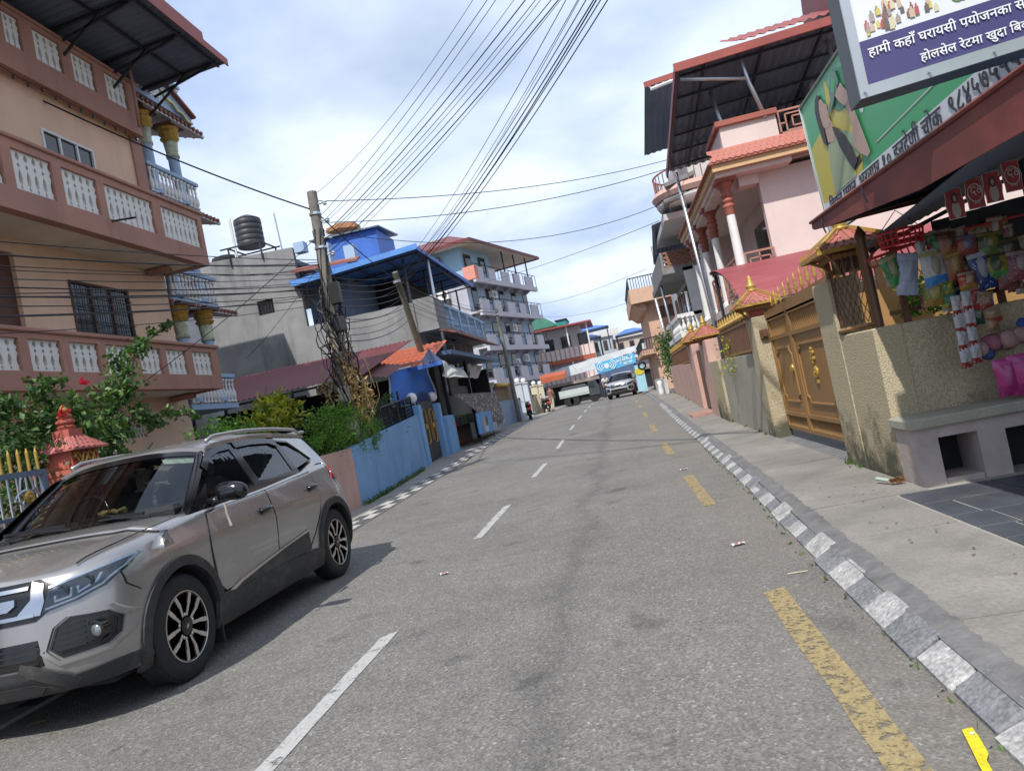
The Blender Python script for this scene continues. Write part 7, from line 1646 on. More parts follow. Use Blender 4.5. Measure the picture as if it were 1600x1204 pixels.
for c_, (x0, y0, n) in enumerate(((1492, 462, 4), (1508, 455, 4))):
 t = thing('sachet_strip', ['left', 'right'][c_] + ' strip of white sachets with red ends hanging down the wall', 'sachet strip', at(x0, y0, Y=GYy - .06), 'white sachet strips')
 for k in range(n): piece('sachet', wme, t, at(x0 + k * 4.6, y0 + k * 27, Y=GYy - .06), rot=(0, .02, .1 * (-1) ** k))
# goods on the bench: pink packs and cloth bundles
for i, (x, y, w, h, lab) in enumerate(((1566, 560, 30, 54, 'bright pink printed pack standing on the bench, left'), (1594, 552, 44, 58, 'bright pink printed pack standing on the bench, at the picture edge'))):
 me = packet_mesh(w * GYy / FPX, h * GYy / FPX, .06).mesh('pink_pack', smooth=True); me.materials.append(pack_mat('pink_pack_%d' % i, (.60, .05, .26), (.50, .04, .22), (.62, .12, .36))); o = bpy.data.objects.new('pink_pack', me); COL.objects.link(o); o.location = at(x, y, Y=GYy - .08); o.rotation_euler = (0, -.02, .15 * i); o['label'] = lab; o['category'] = 'pack'; o['group'] = 'pink packs on the bench'
def bundle(c, r, m, label, sq=(1, .7, .8)):
 mb = MB(); P = []
 for a in np.linspace(.06, pi - .06, 9):
  P.append([Vector(c) + Vector((r * sq[0] * sin(a) * cos(b) * (1 + .25 * sin(3 * b + c[0] * 9)), r * sq[1] * sin(a) * sin(b) * (1 + .2 * cos(4 * b)), r * sq[2] * cos(a) * (1 + .15 * sin(5 * b)))) for b in np.linspace(0, 2 * pi, 15)[:-1]])
 single('cloth_bundle', mb.grid(P, True), m, label, 'bundle', 'cloth bundles over the bench', smooth=True)
for x, y, r, c, lab in ((1533, 545, .07, (.42, .27, .25), 'dusty pink cloth bundle at the left of the heap'), (1552, 535, .08, (.32, .12, .16), 'dark rose cloth bundle in the heap'), (1575, 530, .09, (.38, .24, .22), 'beige pink cloth bundle in the heap'), (1596, 522, .08, (.36, .22, .22), 'beige pink cloth bundle at the picture edge'), (1545, 553, .05, (.05, .08, .22), 'navy cloth bundle in the heap'), (1597, 505, .05, (.04, .07, .25), 'small navy bundle above the heap')):
 bundle(at(x, y, Y=GYy + .02), r, mat('cloth_%d' % x, c, .9, var=.3, scale=12), lab)
# red paper adverts hung under the porch
adr = plain('advert_red', (.36, .03, .035), .5); adw = plain('advert_white', (.6, .57, .55), .5)
for i, (x, y) in enumerate(((1492, 318), (1523, 302), (1551, 292), (1581, 275))):
 c = at(x, y, Y=5.6); t = thing('paper_advert', ['first', 'second', 'third', 'fourth'][i] + ' red paper advert from the left under the porch roof', 'advert', c, 'red paper adverts under the porch'); w, h = .105, .21
 def loc(u, v, d): return c + Vector((u * w, -d, v * h))
 shape = [(-.5, .5), (.5, .5), (.5, .2), (.58, 0), (.5, -.25), (.5, -.5), (-.5, -.5), (-.5, -.25), (-.58, 0), (-.5, .2)]
 part('card', MB().prism([loc(u * 1.08, v * 1.04, 0) for u, v in shape], (0, .003, 0)), adw, t)
 part('print', MB().prism([loc(u, v, .003) for u, v in shape], (0, .002, 0)), adr, t)
 if i % 2 == 0:
  part('figure', MB().prism([loc(.28 * cos(a), -.22 + .30 * sin(a), .006) for a in np.linspace(0, 2 * pi, 12)[:-1]], (0, .002, 0)), plain('ad_dress', (.42, .36, .34), .5), t); part('figure', MB().prism([loc(.22 * cos(a), .18 + .2 * sin(a), .008) for a in np.linspace(0, 2 * pi, 12)[:-1]], (0, .002, 0)), plain('ad_hair', (.05, .03, .03), .5), t); part('figure', MB().prism([loc(.10 * cos(a), .16 + .11 * sin(a), .010) for a in np.linspace(0, 2 * pi, 12)[:-1]], (0, .002, 0)), plain('ad_face', (.42, .27, .2), .5), t)
 else:
  part('ring', MB().tube([loc(.46 * cos(a), .02 + .30 * sin(a), .006) for a in np.linspace(0, 2 * pi, 24)], .004, 4), adw, t)
  text_part('५०', t, adw, loc(-.28, -.06, .006), (1, 0, 0), (0, 0, 1), size=.075); text_part('मात्र रु.', t, adw, loc(-.3, .16, .006), (1, 0, 0), (0, 0, 1), width=.065); text_part('००', t, adw, loc(-.18, -.38, .006), (1, 0, 0), (0, 0, 1), size=.04)
 part('string', MB().tube([loc(0, .5, 0), loc(0, 1.0, 0)], .002, 3), M['wire'], t)
# ================================================================== far end of the street
# ---- five-storey light blue building ------------------------------------------------
M['b5'] = mat('light_blue_plaster', (.36, .46, .58), .8, var=.08, dirt=.3, dirtcol=(.2, .28, .36))
M['b5grey'] = mat('grey_lilac_plaster', (.42, .42, .47), .85, var=.08, dirt=.35, dirtcol=(.28, .28, .31))
M['lilac'] = mat('lilac_parapet', (.50, .48, .52), .8, var=.06, dirt=.35, dirtcol=(.3, .29, .32))
b5 = thing('blue_apartment_block', 'five-storey pale blue apartment block with balconies and red hipped roof', 'building', (-9, 56, .4))
k5 = 1.12
L5 = Vector((-8.0 * k5, 44.6 * k5, 0)); R5 = Vector((-5.35 * k5, 54.0 * k5, 0)); d5 = (R5 - L5).normalized(); n5 = Vector((d5.y, -d5.x, 0)); W5 = (R5 - L5).length
def f5(u, o, z): p = L5 + d5 * u + n5 * o; return Vector((p.x, p.y, z))
def box5(mb, u0, u1, o0, o1, z0, z1): return mb.obox(f5(u0, o0, z0), d5 * (u1 - u0), n5 * (o1 - o0), Vector((0, 0, z1 - z0)))
FZ = [.3, 3.3, 5.7, 8.2, 10.55]      # balcony floors
TOPZ = 13.0
part('wall', box5(MB(), 0, W5, -9, 0, 0, 10.5), M['b5'], b5)
part('top_room', box5(MB(), .2, W5 * .45, -9, -.1, 10.5, TOPZ), mat('bright_aqua_plaster', (.30, .48, .62), .8, var=.06), b5)
part('side_wall', box5(MB(), -.06, 0, -9, .02, 0, 10.45), M['b5grey'], b5)
for fi, z in enumerate(FZ[1:]):
 sl5 = part('balcony', box5(box5(MB(), -.3, W5 + .2, .0, 1.0, z - .12, z), -.3, W5 + .2, .78, 1.0, z - .35, z - .121), M['lilac'], b5)
 for k in range(5):
  u0 = -.3 + (W5 + .5) * k / 5; u1 = u0 + (W5 + .5) / 5 * (.62 if k % 2 == 0 else .5); part('parapet', box5(MB(), u0, u1, .9, 1.0, z + .001, z + .78), M['lilac'], sl5)
 mb = MB().tube([f5(-.3, .95, z + .95), f5(W5 + .2, .95, z + .95)], .03, 4)
 for k in range(18): u = -.3 + (W5 + .5) * k / 17; mb.tube([f5(u, .95, z), f5(u, .95, z + .95)], .025, 3)
 part('railing', mb, M['blacksteel'], sl5, kind='stuff')
 for k in range(6): u = .4 + (W5 - .8) * k / 5; part('bracket', MB().prism([f5(u, .01, z - .125), f5(u, .75, z - .125), f5(u, .01, z - .5)], d5 * .2), M['lilac'], sl5)
part('salmon_corner', box5(MB(), -.34, .2, .1, 1.03, FZ[4] - .13, FZ[4] + .8), mat('salmon_paint', (.60, .26, .20), .8), b5)
for z in FZ:
 for k in range(5):
  u = .6 + (W5 - 1.6) * k / 4
  w = part('window', box5(MB(), u, u + .95, -.02, .03, z + .25 + (.6 if k % 2 else 0), z + 1.95), M['brownwood'], b5) if z < 10 or k < 2 else None
  if w: part('pane', box5(MB(), u + .08, u + .87, .031, .04, z + .35 + (.55 if k % 2 else 0), z + 1.87), M['dglass'], w)
for z, o in ((FZ[4] + .7, -2.6), (FZ[3] + .5, -2.4), (FZ[2] + .4, -2.6)):   # side windows with curtains
 w = part('window', box5(MB(), -.10, -.061, o - 1.0, o + 1.0, z, z + 1.4), M['brownwood'], b5)
 for q in (-.95, -.3, .35): part('pane', box5(MB(), -.12, -.101, o + q, o + q + .58, z + .08, z + 1.32), mat('curtain_glass', (.35, .27, .25), .3) if q > -.5 else M['dglass'], w)
def ac_unit(parent, p, ux, uo):
 a = part('air_conditioner', MB().obox(p, ux * .8, uo * .32, Vector((0, 0, .55))), M['white'], parent)
 c = Vector(p) + ux * .3 + uo * .33 + Vector((0, 0, .27)); t = MB(); t.prism([c + (ux * cos(b) + Vector((0, 0, 1)) * sin(b)) * .2 for b in np.linspace(0, 2 * pi, 14)[:-1]], uo * .015); part('fan', t, M['dglass'], a)
ac_unit(b5, f5(-.12, -1.3, FZ[3] + 1.35), -n5, -d5); ac_unit(b5, f5(-.12, -.3, FZ[2] + .5), -n5, -d5)
for u, z in ((3.4, FZ[3] + 1.2), (6.0, FZ[2] + 1.2), (7.2, FZ[1] + 1.2), (2.6, FZ[0] + 1.6), (5.2, FZ[1] + .9)): ac_unit(b5, f5(u, .05, z), d5, n5)
# hipped roof
e0, e1, e2, e3 = f5(-1.0, 1.4, TOPZ), f5(W5 + .9, 1.4, TOPZ - .0), f5(W5 + .9, -9.5, TOPZ), f5(-1.0, -9.5, TOPZ); a0, a1 = f5(W5 * .38, -2.6, TOPZ + 2.0), f5(W5 * .38, -6, TOPZ + 2.0); a2 = f5(W5 * .62, -2.6, TOPZ + 2.0); a3 = f5(W5 * .62, -6, TOPZ + 2.0)
rf = part('roof', MB().add([e0, e1, e2, e3, a0, a2, a3, a1], [(0, 1, 5, 4), (1, 2, 6, 5), (2, 3, 7, 6), (3, 0, 4, 7), (4, 5, 6, 7)]), M['sheetmaroon'], b5)
part('soffit', MB().add([e0 - Vector((0, 0, .01)), e1 - Vector((0, 0, .01)), e2 - Vector((0, 0, .01)), e3 - Vector((0, 0, .01))], [(3, 2, 1, 0)]), M['cream'], rf)
for a, b in ((e0, e1), (e3, e0), (e1, e2)): part('fascia', MB().bar(a, b, .06, .22), M['sheetmaroon'], rf)
for u in (W5 * .5, W5 * .7, W5 * .92): part('roof_post', MB().tube([f5(u, .8, FZ[4]), f5(u, .8, TOPZ)], .06, 6), M['blacksteel'], b5)

# ---- houses closing the view ---------------------------------------------------------
def simple_house(name, label, x0, x1, y0, y1, z0, z1, m, wins, roof=None, rm=None, winm=None, cat='house'):
 t = thing(name, label, cat, ((x0 + x1) / 2, y0, .5))
 part('wall', MB().box(x0, x1, y0, y1, z0, z1), m, t)
 for (a, b, c, d) in wins:
  w = part('window', MB().box(a, b, y0 - .05, y0 - .003, c, d), winm or M['brownwood'], t); part('pane', MB().box(a + .1, b - .1, y0 - .08, y0 - .051, c + .1, d - .1), M['dglass'], w)
 return t
YF = 74
def xz(x, y, Y=YF): p = at(x, y, Y=Y); return p.x, p.z
cx0, cz1 = xz(826, 512); cx1, _ = xz(868, 505)
t = simple_house('cream_gable_house', 'small cream house with a green gable roof in the far distance', cx0 - 3, cx1, YF, YF + 6, 0, cz1 - .3, M['cream'], [(cx0 + .9, cx0 + 1.7, cz1 - 2.2, cz1 - .8), (cx0 - 1, cx0 - .2, cz1 - 2.2, cz1 - .8)])
gx0, gx1 = cx0 - .3, cx1 + .2; part('roof', MB().prism([(cx0 - 3.2, YF - .4, cz1 - .4), ((cx0 + cx1) / 2, YF - .4, cz1 + .9), (cx1 + .3, YF - .4, cz1 - .4)], (0, 6.5, 0)), mat('green_roof_sheet', (.06, .22, .16), .5), t)
tx0, tz1 = xz(869, 504); tx1, tz0 = xz(889, 519); t = thing('teal_roof_room', 'teal green roof room beside the cream gable house', 'roof hut', (tx0, YF, tz0)); part('wall', MB().box(tx0 + .05, tx1, YF - 1.2, YF + 3, 0, tz1), mat('teal_paint', (.02, .22, .20), .6), t); part('rim', MB().box(tx0 - .05, tx1 + .1, YF - 1.3, YF + 3.1, tz1, tz1 + .12), M['blacksteel'], t)
YB = 68
bx0, bz1 = xz(838, 527, YB); bx1, bz2 = xz(928, 540, YB)
t = thing('red_balcony_house', 'white house with red-edged balconies beyond the blue apartment block', 'house', ((bx0 + bx1) / 2, YB, .5))
part('wall', MB().box(bx0 - 2, bx1 - 1.0, YB, YB + 5, 0, bz1 + .3), M['skycream'], t)
for z in (bz1 - 2.6, bz1 - 5.0):
 bb = part('balcony', MB().box(bx0 - 2, bx1, YB - 1.2, YB, z - .35, z), M['orange'] if z > 3 else M['sheetred'], t); part('parapet', MB().box(bx0 - 2, bx1, YB - 1.22, YB - 1.12, z + .001, z + .95), M['pinkp'], bb)
 mb = MB()
 for k in range(16): xx = bx0 - 2 + (bx1 - bx0 + 2) * k / 16; mb.box(xx - .03, xx + .03, YB - 1.27, YB - 1.221, z, z + 1.05)
 part('picket', mb, M['terra'], bb, kind='stuff')
part('roof', MB().obox((bx0 - 2.2, YB - 1.6, bz1 + .3), (bx1 - bx0 + 2.4, 0, 0), (0, 7, 0), (0, 0, .14)), M['sheetred'], t)
for xx in (bx0 + .6, (bx0 + bx1) / 2 + .4, bx1 - .3): part('post', MB().tube([(xx, YB - 1.1, bz1 - 4.9), (xx, YB - 1.1, bz1 + .3)], .07, 6), M['white'], t)
for k in range(4):
 xx = bx0 - 1 + k * 1.6; w = part('window', MB().box(xx, xx + .9, YB - .06, YB - .003, bz1 - 2.2, bz1 - .5), M['brownwood'], t); part('pane', MB().box(xx + .1, xx + .8, YB - .09, YB - .061, bz1 - 2.1, bz1 - .6), M['dglass'], w)
# blue tarpaulin canopies on the roofs
def tarp_canopy(cx, cz, Y, w, h, label):
 t = thing('tarpaulin_canopy', label, 'canopy', (cx, Y, cz), 'blue canopies on far roofs')
 part('sheet', MB().add([(cx - w, Y - 1.2, cz), (cx + w, Y - 1.2, cz + .1), (cx + w, Y + 3, cz + .1), (cx - w, Y + 3, cz), (cx - w * .3, Y + .8, cz + h), (cx + w * .3, Y + .8, cz + h)], [(0, 1, 5, 4), (1, 2, 5), (2, 3, 4, 5), (3, 0, 4), (3, 2, 1, 0)]), M['bluesheet'], t)
 mb = MB()
 for sx in (-.9, .9):
  for dy in (-1, 2.8): mb.tube([(cx + w * sx, Y + dy, cz - 2.2), (cx + w * sx, Y + dy, cz)], .06, 5)
 part('post', mb, M['blacksteel'], t, kind='stuff')
x, z = xz(922, 517, 78); tarp_canopy(x, z, 78, 2.0, .55, 'wide blue tarpaulin canopy on the far roof, left'); x, z = xz(915, 532, 74); tarp_canopy(x, z, 74, 1.6, .6, 'lower blue tarpaulin canopy in front of the wide one'); x, z = xz(985, 521, 72); tarp_canopy(x, z, 72, 1.5, .55, 'blue tarpaulin canopy on the far roof, right')
for i, (xa, xb, yt, Yh, cc, lab) in enumerate(((880, 925, 531, 86, (.45, .44, .42), 'pale flat-roofed house far behind the canopies, left'), (922, 965, 527, 90, (.40, .46, .50), 'blue-grey flat-roofed house far behind the canopies'), (960, 1010, 526, 84, (.50, .42, .36), 'beige flat-roofed house far behind the canopies, right'))):
 pa, pb = at(xa, yt, Y=Yh), at(xb, yt - 8, Y=Yh); zt_ = (pa.z + pb.z) / 2; n_ = 3
 t = simple_house('far_flat_house', lab, pa.x, pb.x, Yh, Yh + 7, 0, zt_, mat('far_plaster_%d' % i, cc, .85, var=.12, dirt=.3), [(lerp(pa.x, pb.x, (k + .25) / n_), lerp(pa.x, pb.x, (k + .7) / n_), zt_ - 1.9, zt_ - .7) for k in range(n_)]); part('parapet', MB().box(pa.x - .15, pb.x + .15, Yh - .3, Yh - .1, zt_ - .25, zt_ + .5), M['skycream'], t)
# long white hall with lettering band
hall = thing('white_hall', 'long white hall with a lettered parapet behind the junction', 'building', (-1, 64, .5))
h0, h1 = at(866, 592, Y=62), at(1080, 524, Y=62); hu = Vector((h1.x - h0.x, 0, 0)); zt = h1.z - .1
part('wall', MB().prism([(h0.x - 1, 63, 0), (h1.x + 2, 63, 0), (h1.x + 2, 63, zt + .2), (h0.x - 1, 63, zt - 2.2)], (0, 6, 0)), M['b5grey'], hall)
bq = [at(*p, Y=62.4) for p in ((852, 598), (1095, 530), (1095, 508), (852, 583))]
part('parapet', MB().prism(bq, (0, .3, 0)), mat('white_board', (.62, .64, .66), .6), hall)
mb = MB()
for k in range(52):
 u = .42 + .5 * k / 52; xx = lerp(h0.x, h1.x, u); pq = at(lerp(870, 1075, u), lerp(588, 523, u) + 2, Y=62.4); xx = pq.x; zz = pq.z - .12
 if random.random() < .85: mb.box(xx, xx + .075 + .04 * random.random(), 62.37, 62.395, zz, zz + random.uniform(.16, .30))
part('lettering', mb, M['brownwood'], hall, kind='stuff')
for k in range(7):
 xx = lerp(h0.x, h1.x, .06 + k * .13); w = part('window', MB().box(xx, xx + .75, 62.93, 62.997, 2.9 + .05 * k, 3.7 + .05 * k), M['winframe'], hall); part('pane', MB().box(xx + .08, xx + .67, 62.9, 62.929, 3.0 + .05 * k, 3.6 + .05 * k), M['dglass'], w)
part('shop_band', MB().box(h0.x - 1, h1.x, 62.6, 62.99, 2.1, 2.35), M['rustcloth'], hall)
part('shop_front', MB().box(h0.x - .5, h1.x - 1, 62.9, 62.99, .4, 2.1), M['darkint'], hall)
for k in range(4): part('upper_window', MB().box(h1.x - 3.6 + k * .8, h1.x - 3.0 + k * .8, 62.9, 62.995, 3.95, 4.6), M['brownwood'], hall)
for k in range(5): part('pillar', MB().box(h1.x - 3.75 + k * .8, h1.x - 3.62 + k * .8, 62.7, 62.99, 3.9, 4.75), M['white'], hall)
# blue shop sign with rings
sgnb = thing('blue_shop_sign', 'sky blue shop sign with pale rings over the far junction', 'sign', (0, 58, 2.7))
c = [at(*p, Y=58) for p in ((931, 583), (991, 566), (991, 553), (931, 570))]; cc = (c[0] + c[1] + c[2] + c[3]) / 4
c = [at(*p, Y=58) for p in ((934, 584), (994, 566), (991, 551), (929, 568))]
part('board', MB().prism(c, (0, .12, 0)), plain('sign_blue', (.09, .42, .70), .4), sgnb)
def bsg(u, v): return c[0].lerp(c[1], u).lerp(c[3].lerp(c[2], u), v) + Vector((0, -.02, 0))
wh = plain('sign_white', (.62, .72, .76), .4)
cen = bsg(.27, .5)
for r in (.16, .30, .46, .60): part('ring', MB().tube([cen + Vector((r * cos(a) * 1.25, 0, r * sin(a) * .72)) for a in np.linspace(radians(125), radians(235), 9)], .045, 4), wh, sgnb); part('ring', MB().tube([cen + Vector((r * cos(a) * 1.25, 0, r * sin(a) * .72)) for a in np.linspace(radians(-55), radians(55), 9)], .045, 4), wh, sgnb)
part('disc', MB().prism([cen + Vector((.2 * cos(a), -.01, .22 * sin(a))) for a in np.linspace(0, 2 * pi, 14)[:-1]], (0, .01, 0)), wh, sgnb)
ux5 = (c[1] - c[0]).normalized()
text_part('इन्द्रेणी मार्ट', sgnb, wh, bsg(.52, .56) + Vector((0, 0, 0)), ux5, (0, 0, 1), width=1.35, name='lettering', bold=.02); text_part('भरतपुर-१०', sgnb, wh, bsg(.60, .18), ux5, (0, 0, 1), width=1.0, name='lettering', bold=.02)
for k, (a, b) in enumerate(((.02, .06), (.94, .98))): part('post', MB().obox(Vector((bsg(a, 0).x, 58.1, .4)), (.15, 0, 0), (0, .15, 0), (0, 0, bsg(a, 0).z - .45)), M['blacksteel'], sgnb)
single('shop_shutter', MB().box(c[0].x, c[1].x, 60, 60.1, .45, 2.6), M['navywall'], 'dark blue shop front under the sky blue sign', 'shop front')
# light blue wall with a yellow mark, white-washed stumps and bush on the right
lbw = thing('pale_blue_wall', 'pale blue painted wall end with a yellow patch beyond the far car', 'wall', (1.9, 43, .45))
q = [at(*p, Y=42) for p in ((998, 612), (1013, 610), (1004, 568), (991, 571))]; part('panel', MB().prism(q, (0, .3, 0)), mat('aqua_paint', (.35, .58, .68), .8, dirt=.3), lbw)
q2 = at(999, 580, Y=41.98); part('yellow_patch', MB().prism([q2 + Vector((.28 * cos(a), -.01, .2 * sin(a))) for a in np.linspace(0, 2 * pi, 14)[:-1]], (0, .01, 0)), plain('yellow_mark', (.6, .5, .05), .5), lbw); q2 = at(1003, 571, Y=41.98); part('ring_mark', MB().tube([q2 + Vector((.2 * cos(a), -.02, .2 * sin(a))) for a in np.linspace(0, 2 * pi, 14)], .05, 4), M['wire'], lbw)
single('whitewashed_wall', MB().box(1.95, 2.1, 33, 41, .2, 1.15), mat('whitewash', (.55, .55, .53), .9, var=.3, scale=3, dirt=.8, dirtcol=(.2, .2, .19), dscale=1.8), 'low patchy whitewashed wall under the bush, right of the far car', 'wall')
sp_b = at(1034, 615, Y=33.5); single('whitewashed_stump', MB().lathe((sp_b.x, 33.5, .3), [(.14, 0), (.12, .3), (.10, .6), (.13, .75), (.02, .8)], 8), M['white'], 'small whitewashed stump by the pavement', 'stump', smooth=True)

# ---- vehicles and people ---------------------------------------------------------------
whitepaint = mat('silver_white_paint', (.42, .43, .46), .3, .3, var=.04, coat=.6)
def copy_car(o, parent=None):
 c = o.copy(); COL.objects.link(c); c.parent = parent
 if c.type == 'MESH':
  for s in c.material_slots:
   if s.material == M['carpaint']: s.link = 'OBJECT'; s.material = whitepaint
 for ch in o.children: copy_car(ch, c)
 return c
fc = copy_car(car); pc = at(977, 618, Y=46); fc.location = (pc.x + .05, 47.2, gz(46)); fc.rotation_euler = (0, 0, radians(-10)); fc['label'] = 'silver-white SUV facing the camera in the far right lane'
# small lorry seen from the side
lo = thing('small_lorry', 'small pale lorry with a dark load crossing at the far left of the junction', 'truck', (-2.2, 50, gz(50)))
u0 = at(876, 622, Y=50).x; u1 = at(935, 612, Y=50).x; zL = gz(50); Ls = u1 - u0
paleg = mat('pale_green_white_paint', (.50, .55, .53), .6, var=.1, dirt=.4)
part('tray', MB().box(u0, u0 + Ls * .78, 49.3, 51, zL + .62, zL + .72).box(u0, u0 + Ls * .78, 49.28, 49.34, zL + .72, zL + 1.12).box(u0, u0 + Ls * .78, 50.96, 51.02, zL + .72, zL + 1.12).box(u0, u0 + .06, 49.34, 50.96, zL + .72, zL + 1.12), paleg, lo)
part('load', MB().bbox(u0 + .1, u0 + Ls * .75, 49.4, 50.9, zL + .72, zL + 1.35, .2), M['tank'], lo)
cab = part('cab', MB().prism([(u0 + Ls * .78, 49.3, zL + .45), (u1 + .1, 49.3, zL + .45), (u1 + .1, 49.3, zL + .95), (u1 - .12, 49.3, zL + 1.45), (u0 + Ls * .78, 49.3, zL + 1.45)], (0, 1.65, 0)), mat('dark_cab', (.06, .065, .07), .4), lo)
part('cab_window', MB().box(u1 - .55, u1 - .15, 49.27, 49.299, zL + 1.0, zL + 1.35), M['dglass'], cab)
part('chassis', MB().box(u0 + .1, u1, 49.6, 50.7, zL + .42, zL + .6), M['blacksteel'], lo)
for xx in (u0 + Ls * .22, u0 + Ls * .38, u1 - .3):
 for yy in (49.45, 50.85): part('wheel', MB().lathe((xx, yy, zL + .33), [(.12, -.11), (.32, -.11), (.33, -.08), (.33, .08), (.32, .11), (.12, .11)], 18, 'y'), M['rubber'], lo)
# motorbike
def motorbike(loc, rz, label, col):
 t = thing('motorbike', label, 'motorbike', (0, 0, 0), 'motorbikes parked at the left kerb')
 for x in (-.62, .62):
  w = part('wheel', MB().tube([(x + .27 * cos(a), 0, .30 + .27 * sin(a)) for a in np.linspace(0, 2 * pi, 22)], .045, 8), M['rubber'], t, smooth=True); part('hub', MB().lathe((x, 0, .30), [(.20, -.02), (.20, .02)], 16, 'y').lathe((x, 0, .30), [(.06, -.06), (.06, .06)], 10, 'y'), M['steel'], w)
 part('frame', MB().tube([(-.62, .07, .30), (-.2, .07, .36), (.15, .06, .30), (.42, .02, .80)], .025, 6).tube([(.62, .08, .30), (.40, .08, .92)], .025, 6).tube([(.62, -.08, .30), (.40, -.08, .92)], .025, 6), M['blacksteel'], t)
 part('engine', MB().bbox(-.15, .22, -.14, .14, .22, .52, .05), M['blacksteel'], t)
 part('tank', MB().lathe((.16, 0, .74), [(.02, -.26), (.12, -.22), (.16, -.05), (.15, .12), (.09, .22), (.02, .26)], 12, 'x'), plain('bike_paint', col, .25), t, smooth=True)
 part('seat', MB().bbox(-.66, .02, -.12, .12, .70, .80, .04), M['black'], t)
 part('tail', MB().prism([(-.85, -.09, .82), (-.45, -.1, .62), (-.3, -.1, .72), (-.6, -.1, .80)], (0, .2, 0)), plain('bike_tail', col, .3), t)
 part('tail_light', MB().bbox(-.88, -.83, -.07, .07, .74, .82, .01), M['redlens'], t)
 part('number_plate', MB().box(-.90, -.885, -.10, .10, .52, .66), plain('bike_plate', (.5, .06, .06), .5), t)
 part('mudguard', MB().tube([(-.62 + .33 * cos(a), 0, .30 + .33 * sin(a)) for a in np.linspace(.4, 2.6, 10)], .05, 6), M['black'], t, smooth=True)
 part('handlebar', MB().tube([(.30, -.36, 1.02), (.40, -.2, .98), (.42, 0, .95), (.40, .2, .98), (.30, .36, 1.02)], .018, 6), M['steel'], t)
 part('headlamp', MB().lathe((.46, 0, .86), [(.09, -.06), (.10, .02), (.06, .08), (.01, .09)], 12, 'x'), M['lamphouse'], t, smooth=True)
 for sg in (-1, 1): part('mirror', MB().tube([(.36, sg * .26, .99), (.34, sg * .34, 1.16)], .008, 4).lathe((.33, sg * .36, 1.19), [(.05, -.01), (.05, .01)], 10, 'x'), M['black'], t)
 part('exhaust', MB().tube([(.1, -.14, .28), (-.3, -.18, .28), (-.75, -.2, .36)], [.03, .04, .05], 8), M['steel'], t)
 t.location = loc; t.rotation_euler = (.0, radians(-6) * 0 + .0, rz); return t
motorbike((-4.75, 37.3, gz(37)), radians(100), 'black and red motorbike by the end of the grey-blue wall', (.08, .01, .012)); motorbike((-4.7, 45.3, gz(45)), radians(110), 'dark motorbike beside the cream gate pier', (.03, .03, .035)); motorbike((-4.75, 47.6, gz(47)), radians(95), 'motorbike loaded with green plants near the person in brown', (.05, .03, .03))
